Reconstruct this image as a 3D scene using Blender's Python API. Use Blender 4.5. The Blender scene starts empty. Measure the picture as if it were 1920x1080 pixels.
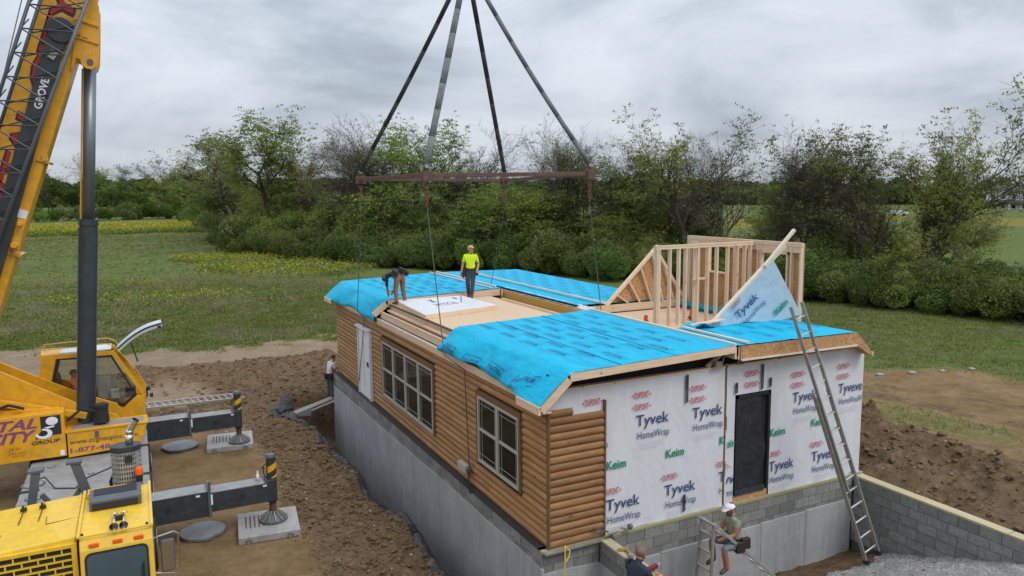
import bpy, bmesh, math, random
from mathutils import Vector, Matrix, noise
R = math.radians
rnd = random.Random(7)
SC = bpy.context.scene
COL = SC.collection

# ------------------------------------------------------------------ camera
YAW, PIT, ROL, FPX = 0.464492, 0.125094, -0.008881, 1406.65
CAM = Vector((-6.0008, -10.6847, 6.0605))
cf = Vector((math.sin(YAW)*math.cos(PIT), math.cos(YAW)*math.cos(PIT), -math.sin(PIT)))
cr = Vector((math.cos(YAW), -math.sin(YAW), 0)); cu = cr.cross(cf)
cr2 = cr*math.cos(ROL)+cu*math.sin(ROL); cu2 = cu*math.cos(ROL)-cr*math.sin(ROL)
camd = bpy.data.cameras.new('camera'); cam = bpy.data.objects.new('camera', camd); COL.objects.link(cam)
camd.sensor_width = 36; camd.lens = FPX/1920*36; camd.clip_start = 0.1; camd.clip_end = 6000
m = Matrix((cr2, cu2, -cf)).transposed().to_4x4(); m.translation = CAM; cam.matrix_world = m
SC.camera = cam

# ------------------------------------------------------------------ sky, sun, exposure
SUN_EL, SUN_AZ = 52, 150      # azimuth measured from +Y clockwise
world = bpy.data.worlds.new('World'); SC.world = world; world.use_nodes = True
nt = world.node_tree; nt.nodes.clear()
def N(t, ty, **k):
    n = t.nodes.new(ty)
    for a, b in k.items():
        if a.startswith('i_'): n.inputs[a[2:].replace('_', ' ')].default_value = b
        else: setattr(n, a, b)
    return n
out = N(nt, 'ShaderNodeOutputWorld'); sky = N(nt, 'ShaderNodeTexSky'); sky.sky_type = 'NISHITA'; sky.sun_disc = False
sky.sun_elevation = R(SUN_EL); sky.sun_rotation = R(SUN_AZ)
bg1 = N(nt, 'ShaderNodeBackground'); bg1.inputs[1].default_value = 0.1
bg2 = N(nt, 'ShaderNodeBackground'); bg2.inputs[1].default_value = 1.30
nt.links.new(sky.outputs[0], bg1.inputs[0])
tc = N(nt, 'ShaderNodeTexCoord'); sp = N(nt, 'ShaderNodeSeparateXYZ'); nt.links.new(tc.outputs['Generated'], sp.inputs[0])
def M(t, op, a, b=None, c=None):
    n = t.nodes.new('ShaderNodeMath'); n.operation = op
    for i, q in enumerate((a, b, c)):
        if q is None: continue
        if isinstance(q, (int, float)): n.inputs[i].default_value = q
        else: t.links.new(q, n.inputs[i])
    return n.outputs[0]
zz = M(nt, 'ADD', M(nt, 'MAXIMUM', sp.outputs[2], 0.0), 0.24)
cx = M(nt, 'DIVIDE', sp.outputs[0], zz); cy = M(nt, 'DIVIDE', sp.outputs[1], zz)
cb = N(nt, 'ShaderNodeCombineXYZ'); nt.links.new(cx, cb.inputs[0]); nt.links.new(cy, cb.inputs[1])
n1 = N(nt, 'ShaderNodeTexNoise', i_Scale=1.1, i_Detail=7.0, i_Roughness=0.5, i_Distortion=0.3); nt.links.new(cb.outputs[0], n1.inputs['Vector'])
mp = N(nt, 'ShaderNodeMapping'); mp.inputs['Scale'].default_value = (1.5, 1.5, 3.6); mp.inputs['Location'].default_value = (1.7, .4, 2.3); nt.links.new(tc.outputs['Generated'], mp.inputs[0])
n2 = N(nt, 'ShaderNodeTexNoise', i_Scale=1.7, i_Detail=8.0, i_Roughness=0.6, i_Distortion=0.5); nt.links.new(mp.outputs[0], n2.inputs['Vector'])
ns = M(nt, 'ADD', M(nt, 'MULTIPLY', n1.outputs[0], 0.5), M(nt, 'MULTIPLY', n2.outputs[0], 0.5))
rp = N(nt, 'ShaderNodeValToRGB'); nt.links.new(ns, rp.inputs[0])
e = rp.color_ramp.elements
e[0].position = 0.40; e[0].color = (0.24, 0.265, 0.31, 1)
e[1].position = 0.59; e[1].color = (0.475, 0.51, 0.555, 1)
for p_, c_ in ((0.45, (0.30, 0.335, 0.385, 1)), (0.52, (0.40, 0.435, 0.485, 1))):
    q_ = e.new(p_); q_.color = c_
nt.links.new(rp.outputs[0], bg2.inputs[0])
# an overcast sky is brightest overhead (about three times its horizon)
nt.links.new(M(nt, 'ADD', M(nt, 'MULTIPLY', M(nt, 'MAXIMUM', sp.outputs[2], 0.0), 1.6), 0.90), bg2.inputs[1])
mx = N(nt, 'ShaderNodeMixShader'); mx.inputs[0].default_value = 0.93
nt.links.new(bg1.outputs[0], mx.inputs[1]); nt.links.new(bg2.outputs[0], mx.inputs[2]); nt.links.new(mx.outputs[0], out.inputs[0])

sl = bpy.data.lights.new('sun', 'SUN'); sl.energy = 1.1; sl.angle = R(28); sl.color = (1.0, 0.97, 0.93)
so = bpy.data.objects.new('sun', sl); COL.objects.link(so)
sd = Vector((math.sin(R(SUN_AZ))*math.cos(R(SUN_EL)), math.cos(R(SUN_AZ))*math.cos(R(SUN_EL)), math.sin(R(SUN_EL))))
so.rotation_euler = sd.to_track_quat('Z', 'Y').to_euler(); so.location = (0, 0, 60)
SC.view_settings.view_transform = 'Standard'; SC.view_settings.look = 'None'
SC.view_settings.exposure = 0.50; SC.view_settings.gamma = 1.0; SC.view_settings.use_curve_mapping = False

# ------------------------------------------------------------------ mesh helpers
class MB:
    def __init__(s): s.v = []; s.f = []; s.m = []
    def add(s, vs, fs, mi=0):
        b = len(s.v); s.v += [Vector(q) for q in vs]; s.f += [[b+i for i in f] for f in fs]; s.m += [mi]*len(fs); return s
    def box(s, lo, hi, mi=0):
        x0, y0, z0 = lo; x1, y1, z1 = hi
        if x0 > x1: x0, x1 = x1, x0
        if y0 > y1: y0, y1 = y1, y0
        if z0 > z1: z0, z1 = z1, z0
        return s.add([(x0,y0,z0),(x1,y0,z0),(x1,y1,z0),(x0,y1,z0),(x0,y0,z1),(x1,y0,z1),(x1,y1,z1),(x0,y1,z1)],
                     [(0,3,2,1),(4,5,6,7),(0,1,5,4),(1,2,6,5),(2,3,7,6),(3,0,4,7)], mi)
    def beam(s, p, q, w, h, up=(0,0,1), mi=0):
        p = Vector(p); q = Vector(q); d = (q-p).normalized(); up = Vector(up)
        a = d.cross(up)
        if a.length < 1e-4: a = d.cross(Vector((1, 0, 0)))
        a.normalize(); b = a.cross(d); a = a*w/2; b = b*h/2
        return s.add([p-a-b, p+a-b, p+a+b, p-a+b, q-a-b, q+a-b, q+a+b, q-a+b],
                     [(0,1,2,3),(7,6,5,4),(4,5,1,0),(5,6,2,1),(6,7,3,2),(7,4,0,3)], mi)
    def cyl(s, p, q, r0, r1=None, n=10, mi=0, caps=True):
        if r1 is None: r1 = r0
        p = Vector(p); q = Vector(q); d = (q-p).normalized()
        a = d.orthogonal().normalized(); b = d.cross(a)
        vs = []
        for c, r in ((p, r0), (q, r1)):
            for k in range(n):
                t = 2*math.pi*k/n; vs.append(c+(a*math.cos(t)+b*math.sin(t))*r)
        fs = [(k, (k+1) % n, n+(k+1) % n, n+k) for k in range(n)]
        if caps: fs += [tuple(range(n-1, -1, -1)), tuple(range(n, 2*n))]
        return s.add(vs, fs, mi)
    def tube(s, pts, r, n=6, mi=0):
        for a, b in zip(pts, pts[1:]): s.cyl(a, b, r, r, n, mi)
        return s
    def prism(s, pts, off, mi=0):
        n = len(pts); off = Vector(off); pts = [Vector(q) for q in pts]
        nn = sum((pts[i].cross(pts[(i+1) % n]) for i in range(n)), Vector())
        if nn.dot(off) > 0: pts = pts[::-1]
        return s.add(pts+[q+off for q in pts], [tuple(range(n)), tuple(range(2*n-1, n-1, -1))]+[(i, n+i, n+(i+1) % n, (i+1) % n) for i in range(n)], mi)
    def sphere(s, c, r, nu=10, nv=6, mi=0, keep=None):
        c = Vector(c); r = Vector(r) if not isinstance(r, (int, float)) else Vector((r, r, r))
        vs = []
        for j in range(nv+1):
            ph = math.pi*j/nv
            for i in range(nu):
                th = 2*math.pi*i/nu
                vs.append(c+Vector((r.x*math.sin(ph)*math.cos(th), r.y*math.sin(ph)*math.sin(th), r.z*math.cos(ph))))
        fs = []
        for j in range(nv):
            for i in range(nu):
                f = (j*nu+i, (j+1)*nu+i, (j+1)*nu+(i+1) % nu, j*nu+(i+1) % nu)
                if keep is None or keep(sum((vs[t] for t in f), Vector())/4-c): fs.append(f)
        return s.add(vs, fs, mi)
    def xform(s, mat): s.v = [mat @ q for q in s.v]; return s
    def mesh(s, name, mats, origin=(0,0,0), smooth=False):
        o = Vector(origin); me = bpy.data.meshes.new(name)
        me.from_pydata([tuple(q-o) for q in s.v], [], s.f); me.validate()
        for k in (mats if isinstance(mats, (list, tuple)) else [mats]): me.materials.append(k)
        if len(me.polygons) == len(s.m): me.polygons.foreach_set('material_index', s.m)
        if smooth: me.polygons.foreach_set('use_smooth', [True]*len(me.polygons))
        me.update(); return me

def wloc(o):
    v = Vector((0, 0, 0))
    while o is not None: v = v+o.location; o = o.parent
    return v
def put(name, me, parent=None, loc=None, kind=None):
    o = bpy.data.objects.new(name, me); COL.objects.link(o)
    if parent is not None: o.parent = parent
    if loc is not None: o.location = loc
    if kind: o['kind'] = kind
    return o
def part(mb, name, mats, parent, smooth=False, bevel=0, kind=None, label=None, auto=None):
    me = mb.mesh(name, mats, wloc(parent), smooth)
    o = put(name, me, parent, kind=kind)
    if bevel:
        b = o.modifiers.new('bevel', 'BEVEL'); b.width = bevel; b.segments = 2; b.limit_method = 'ANGLE'; b.angle_limit = R(40)
    if label: o['label'] = label
    return o
def tag(o, label, cat, group=None):
    o['label'] = label; o['category'] = cat
    if group: o['group'] = group
    return o
def thing(name, label, cat, loc=(0,0,0), group=None):
    o = bpy.data.objects.new(name, None); COL.objects.link(o); o.location = loc; o.empty_display_size = .3
    return tag(o, label, cat, group)
def solo(mb, name, mats, label, cat, group=None, smooth=False, bevel=0):
    lo = Vector((min(v.x for v in mb.v), min(v.y for v in mb.v), min(v.z for v in mb.v)))
    hi = Vector((max(v.x for v in mb.v), max(v.y for v in mb.v), 0))
    org = Vector(((lo.x+hi.x)/2, (lo.y+hi.y)/2, lo.z))
    o = put(name, mb.mesh(name, mats, org, smooth), None, org)
    if bevel:
        b = o.modifiers.new('bevel', 'BEVEL'); b.width = bevel; b.segments = 2; b.limit_method = 'ANGLE'
    return tag(o, label, cat, group)
def structure(mb, name, mats, smooth=False):
    return put(name, mb.mesh(name, mats, (0, 0, 0), smooth), None, (0, 0, 0), 'structure')

# ------------------------------------------------------------------ materials
def new_mat(name):
    k = bpy.data.materials.new(name); k.use_nodes = True; t = k.node_tree; t.nodes.clear()
    o = t.nodes.new('ShaderNodeOutputMaterial'); p = t.nodes.new('ShaderNodeBsdfPrincipled'); t.links.new(p.outputs[0], o.inputs[0])
    return k, t, p, o
def mixc(t, fac, a, b, mode='MIX'):
    n = t.nodes.new('ShaderNodeMix'); n.data_type = 'RGBA'; n.blend_type = mode
    for i, q in ((0, fac), (6, a), (7, b)):
        if isinstance(q, (int, float)): n.inputs[i].default_value = q
        elif isinstance(q, tuple): n.inputs[i].default_value = (*q[:3], 1)
        else: t.links.new(q, n.inputs[i])
    return n.outputs[2]
def coords(t, scale=(1,1,1), kind='Object', rand=0.0):
    c = t.nodes.new('ShaderNodeTexCoord'); mpn = t.nodes.new('ShaderNodeMapping'); mpn.inputs['Scale'].default_value = scale
    t.links.new(c.outputs[kind], mpn.inputs[0])
    if rand:
        oi = t.nodes.new('ShaderNodeObjectInfo'); cbn = t.nodes.new('ShaderNodeCombineXYZ')
        v = M(t, 'MULTIPLY', oi.outputs['Random'], rand)
        for i in range(3): t.links.new(v, cbn.inputs[i])
        t.links.new(cbn.outputs[0], mpn.inputs['Location'])
    return mpn.outputs[0]
def tnoise(t, vec, scale, detail=4, rough=.55, dist=0):
    n = t.nodes.new('ShaderNodeTexNoise'); n.inputs['Scale'].default_value = scale; n.inputs['Detail'].default_value = detail
    n.inputs['Roughness'].default_value = rough; n.inputs['Distortion'].default_value = dist; t.links.new(vec, n.inputs['Vector']); return n.outputs[0]
def ramp(t, fac, *stops):
    n = t.nodes.new('ShaderNodeValToRGB'); t.links.new(fac, n.inputs[0]); el = n.color_ramp.elements
    el[0].position, el[0].color = stops[0][0], (*stops[0][1], 1)
    el[1].position, el[1].color = stops[-1][0], (*stops[-1][1], 1)
    for q in stops[1:-1]:
        w = el.new(q[0]); w.color = (*q[1], 1)
    return n.outputs[0]
def g3(v): return (v, v, v)
def bump(t, p, h, strength=.3, dist=.02):
    b = t.nodes.new('ShaderNodeBump'); b.inputs['Strength'].default_value = strength; b.inputs['Distance'].default_value = dist
    t.links.new(h, b.inputs['Height']); t.links.new(b.outputs[0], p.inputs['Normal'])
def basic(name, col, rough=.6, metal=0, var=.12, ns=3.0, stretch=(1,1,1), bmp=.15, bs=30, dirt=None, dirt_amt=.0, orand=.0, spec=.5, coat=0):
    k, t, p, o = new_mat(name)
    v = coords(t, stretch, rand=(9 if orand else 0)); a = tnoise(t, v, ns, 5, .6)
    c = mixc(t, ramp(t, a, (.3, g3(0)), (.7, g3(1))), tuple(max(0, q*(1-var)) for q in col), tuple(min(1, q*(1+var)) for q in col))
    if orand:
        oi = t.nodes.new('ShaderNodeObjectInfo')
        f = M(t, 'ADD', M(t, 'MULTIPLY', oi.outputs['Random'], 2*orand), 1-orand)
        cbn = t.nodes.new('ShaderNodeCombineColor')
        for i in range(3): t.links.new(f, cbn.inputs[i])
        c = mixc(t, 1.0, c, cbn.outputs[0], 'MULTIPLY')
    if dirt:
        d = tnoise(t, coords(t, (1,1,1)), ns*2.3, 6, .7); c = mixc(t, M(t, 'MULTIPLY', ramp(t, d, (.45, g3(0)), (.7, g3(1))), dirt_amt), c, dirt)
    t.links.new(c, p.inputs['Base Color']); p.inputs['Roughness'].default_value = rough; p.inputs['Metallic'].default_value = metal
    p.inputs['Specular IOR Level'].default_value = spec
    if coat: p.inputs['Coat Weight'].default_value = coat
    if bmp: bump(t, p, tnoise(t, v, bs, 3), bmp, .01)
    return k
def wood(name, col, dark, stretch, orand=.12, knots=True, rough=.7, ks=5):
    k, t, p, o = new_mat(name)
    v = coords(t, stretch, rand=13); a = tnoise(t, v, 6, 6, .6, .4)
    c = mixc(t, ramp(t, a, (.35, g3(0)), (.72, g3(1))), col, dark)
    if knots:
        vo = t.nodes.new('ShaderNodeTexVoronoi'); vo.inputs['Scale'].default_value = ks
        t.links.new(coords(t, tuple(.55 if q < 1 else 1 for q in stretch), rand=7), vo.inputs['Vector'])
        c = mixc(t, ramp(t, vo.outputs['Distance'], (.05, g3(.75)), (.13, g3(0))), c, tuple(q*.35 for q in dark))
    oi = t.nodes.new('ShaderNodeObjectInfo'); f = M(t, 'ADD', M(t, 'MULTIPLY', oi.outputs['Random'], 2*orand), 1-orand)
    cbn = t.nodes.new('ShaderNodeCombineColor')
    for i in range(3): t.links.new(f, cbn.inputs[i])
    c = mixc(t, 1.0, c, cbn.outputs[0], 'MULTIPLY')
    t.links.new(c, p.inputs['Base Color']); p.inputs['Roughness'].default_value = rough; p.inputs['Specular IOR Level'].default_value = .3
    bump(t, p, a, .15, .005); return k
MT = {}
MT['log_y'] = wood('stained_log_long_lightened', (0.42, 0.225, 0.090), (0.27, 0.130, 0.048), (3, .3, 3), .16, True, .55, 3.5)  # long wall lightened in colour to offset its shade
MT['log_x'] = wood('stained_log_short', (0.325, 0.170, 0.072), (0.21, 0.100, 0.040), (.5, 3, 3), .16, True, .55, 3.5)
MT['trim'] = wood('brown_trim', (0.20, 0.11, 0.05), (0.14, 0.07, 0.03), (2, 2, .5), .05, False)
MT['lum_x'] = wood('pine_lumber_across', (0.76, 0.58, 0.41), (0.64, 0.45, 0.29), (.4, 4, 4), .08)
MT['lum_y'] = wood('pine_lumber_along', (0.76, 0.58, 0.41), (0.64, 0.45, 0.29), (4, .4, 4), .08)
MT['lum_z'] = wood('pine_lumber_upright', (0.78, 0.60, 0.44), (0.66, 0.47, 0.31), (4, 4, .4), .08)
MT['pale_y'] = wood('pale_batten', (0.74, 0.66, 0.54), (0.66, 0.55, 0.42), (4, .4, 4), .04, False)
MT['lvl'] = wood('laminated_beam', (0.80, 0.46, 0.12), (0.70, 0.36, 0.08), (4, .5, 3), .03, False)
MT['treated'] = wood('treated_sill_lumber', (0.38, 0.35, 0.20), (0.28, 0.25, 0.14), (.4, 4, 4), .08)
MT['treated_y'] = wood('treated_sill_lumber_along', (0.50, 0.43, 0.27), (0.38, 0.31, 0.18), (4, .4, 4), .08)
MT['plank'] = wood('weathered_plank', (0.34, 0.30, 0.24), (0.24, 0.21, 0.16), (.6, 4, 4), .05, False)
def osb():
    k, t, p, o = new_mat('oriented_strand_board')
    v = coords(t, (1, 1, 1), rand=3)
    vo = t.nodes.new('ShaderNodeTexVoronoi'); vo.inputs['Scale'].default_value = 26; t.links.new(v, vo.inputs['Vector'])
    s = t.nodes.new('ShaderNodeSeparateColor'); t.links.new(vo.outputs['Color'], s.inputs[0])
    c = ramp(t, s.outputs[0], (0, (.30, .14, .05)), (.4, (.46, .25, .10)), (.75, (.58, .36, .17)), (1, (.66, .45, .25)))
    c = mixc(t, tnoise(t, v, 2), c, (.44, .23, .09)); t.links.new(c, p.inputs['Base Color']); p.inputs['Roughness'].default_value = .75
    bump(t, p, s.outputs[0], .2, .004); return k
MT['osb'] = osb()
MT['osb_pale'] = basic('pale_osb_deck', (0.60, 0.44, 0.29), .8, 0, .18, 22, bmp=.2, bs=40)
def wrap_mat(name, col, s=1.0):
    k, t, p, o = new_mat(name); v = coords(t)
    a = tnoise(t, coords(t, (1, 1, .35)), 3, 6, .65, .8); b = tnoise(t, v, 9, 6, .7)
    c = mixc(t, ramp(t, a, (.35, g3(0)), (.75, g3(1))), col, tuple(q*.90 for q in col))
    c = mixc(t, M(t, 'MULTIPLY', ramp(t, b, (.58, g3(0)), (.75, g3(1))), .12), c, (.42, .38, .32))
    t.links.new(c, p.inputs['Base Color']); p.inputs['Roughness'].default_value = .55; p.inputs['Specular IOR Level'].default_value = .4
    bump(t, p, M(t, 'ADD', a, M(t, 'MULTIPLY', b, .22)), .5*s, .05); return k
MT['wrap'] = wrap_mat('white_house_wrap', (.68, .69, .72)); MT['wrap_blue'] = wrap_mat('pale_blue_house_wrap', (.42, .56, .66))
def blue():
    k, t, p, o = new_mat('blue_roof_underlayment'); v = coords(t)
    a = tnoise(t, coords(t, (2.2, .5, 1)), 5, 7, .7, .6); b = tnoise(t, v, 1.3, 4, .6)
    c = mixc(t, ramp(t, a, (.3, g3(0)), (.7, g3(1))), (.0, .31, .51), (.005, .50, .75))
    c = mixc(t, M(t, 'MULTIPLY', ramp(t, b, (.5, g3(0)), (.72, g3(1))), .3), c, (.0, .48, .74))
    w = tnoise(t, coords(t, (1, 3, 1)), 11, 5, .7); c = mixc(t, M(t, 'MULTIPLY', ramp(t, w, (.64, g3(0)), (.74, g3(1))), .25), c, (.05, .52, .72))
    t.links.new(c, p.inputs['Base Color']); p.inputs['Roughness'].default_value = .55; p.inputs['Specular IOR Level'].default_value = .16
    bump(t, p, a, .6, .03); return k
MT['blue'] = blue()
MT['ink_navy'] = basic('navy_print', (.035, .07, .19), .6, var=.05, bmp=0)
MT['ink_red'] = basic('red_print', (.50, .04, .07), .6, var=.05, bmp=0)
MT['ink_green'] = basic('green_print', (.0, .26, .14), .6, var=.05, bmp=0)
MT['ink_grey'] = basic('pale_grey_print', (.50, .50, .56), .6, var=.05, bmp=0)
MT['seam_blue'] = basic('blue_lap_edge', (.0, .20, .38), .6, var=.05, bmp=0)
MT['ink_blue'] = basic('dark_blue_print', (.0, .055, .19), .6, var=.05, bmp=0)
MT['ink_black'] = basic('black_print', (.02, .02, .025), .6, var=.05, bmp=0)
MT['ink_purple'] = basic('purple_print', (.22, .06, .17), .5, var=.05, bmp=0)
MT['ink_orange'] = basic('rust_orange_print', (.45, .10, .02), .5, var=.05, bmp=0)
MT['white'] = basic('white_print', (.78, .78, .80), .5, var=.03, bmp=0)
MT['block'] = basic('concrete_block', (.235, .235, .215), .9, 0, .16, 7, bmp=.5, bs=60, orand=.22, dirt=(.10, .10, .09), dirt_amt=.5)
MT['mortar'] = basic('mortar_joint', (.115, .115, .10), .95, 0, .15, 7, bmp=.3)
def parge():
    k, t, p, o = new_mat('parged_concrete'); v = coords(t)
    a = tnoise(t, v, 1.3, 6, .6); b = tnoise(t, v, 14, 4, .6); c_ = tnoise(t, v, 6, 8, .75)
    c = mixc(t, ramp(t, a, (.3, g3(0)), (.7, g3(1))), (.32, .32, .325), (.43, .43, .43))
    c = mixc(t, M(t, 'MULTIPLY', ramp(t, b, (.68, g3(0)), (.74, g3(1))), .7), c, (.10, .10, .11))
    c = mixc(t, M(t, 'MULTIPLY', ramp(t, c_, (.56, g3(0)), (.7, g3(1))), .45), c, (.20, .21, .225))
    st_ = tnoise(t, coords(t, (2.5, 2.5, .25)), 2.2, 5, .6); c = mixc(t, M(t, 'MULTIPLY', ramp(t, st_, (.5, g3(0)), (.72, g3(1))), .4), c, (.17, .165, .16))
    ml = tnoise(t, coords(t, (1, 1, 2)), .8, 6, .7); c = mixc(t, M(t, 'MULTIPLY', ramp(t, ml, (.55, g3(0)), (.7, g3(1))), .35), c, (.50, .50, .49))
    t.links.new(c, p.inputs['Base Color']); p.inputs['Roughness'].default_value = .85; bump(t, p, M(t, 'ADD', c_, M(t, 'MULTIPLY', b, .6)), .6, .02); return k
MT['parge'] = parge()
MT['dark_membrane'] = basic('dark_sill_membrane', (.035, .030, .027), .7, bmp=.2)
MT['plastic'] = basic('black_poly_sheet', (.022, .025, .032), .42, 0, .3, 5, bmp=.4, bs=9, dirt=(.10, .07, .05), dirt_amt=.35, spec=.3)
MT['void_shade'] = basic('painted_interior_shade', (.02, .018, .016), .9, bmp=0)  # near-black colour stands in for the shade inside unlit spaces
MT['frame'] = basic('almond_window_frame', (.46, .43, .37), .45, var=.04, bmp=0)
MT['alu'] = basic('aluminium', (.62, .62, .60), .36, .6, .12, 8, bmp=.1, dirt=(.25, .24, .2), dirt_amt=.4)
MT['alu_w'] = basic('worn_aluminium', (.36, .35, .30), .5, .45, .15, 8, bmp=.1, dirt=(.2, .18, .14), dirt_amt=.5)
MT['chrome'] = basic('bright_steel', (.62, .63, .64), .16, 1.0, .05, bmp=0)
MT['yellow'] = basic('crane_yellow_paint', (.74, .36, .010), .42, 0, .09, 2.4, bmp=.08, bs=3, dirt=(.26, .15, .045), dirt_amt=.45, coat=.3)
MT['lemon'] = basic('lemon_yellow_paint', (.78, .49, .025), .45, 0, .07, 3.5, bmp=.08, bs=3, dirt=(.42, .31, .12), dirt_amt=.4, coat=.3)
MT['charcoal'] = basic('charcoal_paint', (.030, .040, .048), .42, 0, .15, 2, bmp=.05, dirt=(.10, .10, .095), dirt_amt=.35)
MT['slate'] = basic('slate_grey_paint', (.085, .10, .115), .42, 0, .12, 2, bmp=.05, dirt=(.16, .16, .15), dirt_amt=.3)
MT['deckgrey'] = basic('scuffed_grey_deck', (.27, .28, .28), .55, 0, .16, 2.2, bmp=.15, bs=6, dirt=(.15, .13, .10), dirt_amt=.55)
MT['steelpale'] = basic('perforated_guard_steel', (.36, .36, .33), .5, .3, .12, 4, bmp=.05, dirt=(.18, .16, .13), dirt_amt=.4)
MT['rust'] = basic('red_oxide_steel', (.125, .068, .052), .8, 0, .25, 5, bmp=.3, dirt=(.09, .045, .035), dirt_amt=.6)
MT['orange'] = basic('signal_orange', (.85, .12, .01), .4, var=.04, bmp=0)
MT['redorange'] = basic('red_orange_tool', (.55, .07, .02), .5, bmp=0)
MT['rubber'] = basic('black_rubber', (.018, .018, .018), .8, bmp=.4, bs=20)
MT['redpaint'] = basic('red_lettering_paint', (.42, .02, .02), .4, var=.06, bmp=0)
MT['cable'] = basic('steel_cable', (.09, .09, .085), .6, .3, bmp=0)
MT['sling_dark'] = basic('dark_lifting_sling', (.028, .028, .030), .8, 0, .3, 6, stretch=(1, 1, .3), bmp=.3, dirt=(.09, .065, .045), dirt_amt=.7)
MT['sling_grey'] = basic('grey_lifting_sling', (.13, .15, .15), .8, 0, .3, 6, stretch=(1, 1, .3), bmp=.3, dirt=(.06, .06, .055), dirt_amt=.6)
MT['yrope'] = basic('yellow_rope', (.75, .50, .03), .7, bmp=0)
MT['matsteel'] = basic('galvanised_mat', (.33, .335, .33), .6, .1, .18, 3, bmp=.15, dirt=(.26, .13, .07), dirt_amt=.55)
MT['padgrey'] = basic('scuffed_round_pad', (.15, .16, .165), .5, .1, .22, 4, bmp=.2, dirt=(.30, .28, .24), dirt_amt=.4)
def glass(name, col, rough=.06):
    k, t, p, o = new_mat(name); v = coords(t); a = tnoise(t, v, .9, 3)
    c = mixc(t, a, tuple(q*.5 for q in col), tuple(q*1.5 for q in col)); t.links.new(c, p.inputs['Base Color'])
    p.inputs['Roughness'].default_value = rough; p.inputs['Specular IOR Level'].default_value = .7; return k
MT['glass'] = glass('dark_window_glass', (.010, .013, .009), .05); MT['glass'].node_tree.nodes['Principled BSDF'].inputs['Specular IOR Level'].default_value = .20; MT['cabglass'] = glass('tinted_windscreen', (.045, .075, .085), .09)
k, t, p, o = new_mat('clear_cab_glass'); tr = t.nodes.new('ShaderNodeBsdfTransparent'); tr.inputs[0].default_value = (.78, .84, .82, 1)
gl = t.nodes.new('ShaderNodeBsdfGlossy'); gl.inputs['Roughness'].default_value = .03; ms = t.nodes.new('ShaderNodeMixShader')
ms.inputs[0].default_value = .13; t.links.new(tr.outputs[0], ms.inputs[1]); t.links.new(gl.outputs[0], ms.inputs[2]); t.links.new(ms.outputs[0], o.inputs[0])
MT['clear'] = k
def stripes():
    k, t, p, o = new_mat('hazard_stripes'); s = t.nodes.new('ShaderNodeSeparateXYZ'); c = t.nodes.new('ShaderNodeTexCoord'); t.links.new(c.outputs['Object'], s.inputs[0])
    f = M(t, 'ADD', s.outputs[2], M(t, 'MULTIPLY', s.outputs[0], -.55)); f = M(t, 'FRACT', M(t, 'DIVIDE', f, .28)); f = M(t, 'GREATER_THAN', f, .5)
    t.links.new(mixc(t, f, (.035, .04, .045), (.72, .38, .01)), p.inputs['Base Color']); p.inputs['Roughness'].default_value = .45; return k
MT['hazard'] = stripes()
def cloth(n, c): return basic(n, c, .9, 0, .18, 12, bmp=.35, bs=25)
MT['hivis'] = cloth('hi_vis_cloth', (.62, .90, .02)); MT['charc_cloth'] = cloth('charcoal_cloth', (.055, .058, .065)); MT['tan_cloth'] = cloth('tan_work_cloth', (.22, .125, .07))
MT['black_cloth'] = cloth('black_cloth', (.025, .03, .036)); MT['white_cloth'] = cloth('white_cotton', (.70, .70, .72)); MT['sage_cloth'] = cloth('sage_green_cloth', (.27, .28, .19))
MT['navy_cloth'] = cloth('navy_cloth', (.022, .032, .055)); MT['greyshort'] = cloth('grey_cloth', (.15, .16, .18)); MT['orange_cloth'] = cloth('orange_vest', (.85, .13, .02))
MT['grey_trouser'] = cloth('faded_grey_cloth', (.095, .105, .105))
MT['skin'] = basic('skin', (.50, .235, .145), .55, var=.08, bmp=.05); MT['skin_tan'] = basic('tanned_skin', (.38, .155, .085), .55, var=.08, bmp=.05)
MT['blond'] = basic('blond_hair', (.50, .34, .15), .7, bmp=.6, bs=60); MT['brownhair'] = basic('brown_hair', (.09, .05, .032), .7, bmp=.6, bs=60); MT['greyhair'] = basic('greying_hair', (.17, .11, .08), .7, bmp=.6, bs=60)
MT['leather'] = basic('dark_leather', (.030, .022, .018), .6, bmp=.3); MT['boot'] = basic('brown_boot', (.10, .07, .035), .7, bmp=.3)

# ------------------------------------------------------------------ lettering
_tc = {}
def text_mesh(s, bold=0.0, shear=0.0):
    key = (s, bold, shear)
    if key in _tc: return _tc[key]
    cu_ = bpy.data.curves.new('lettering', 'FONT'); cu_.body = s; cu_.size = 1; cu_.offset = bold; cu_.shear = shear; cu_.fill_mode = 'FRONT'; cu_.resolution_u = 3
    ob = bpy.data.objects.new('lettering_tmp', cu_); COL.objects.link(ob)
    dg = bpy.context.evaluated_depsgraph_get(); me = bpy.data.meshes.new_from_object(ob.evaluated_get(dg))
    vs = [v.co.copy() for v in me.vertices]; fs = [tuple(p_.vertices) for p_ in me.polygons]
    bpy.data.objects.remove(ob); bpy.data.meshes.remove(me)
    x0 = min(v.x for v in vs); x1 = max(v.x for v in vs)
    vs = [Vector(((v.x-x0)/(x1-x0), v.y, 0)) for v in vs]
    _tc[key] = (vs, fs); return _tc[key]
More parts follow.
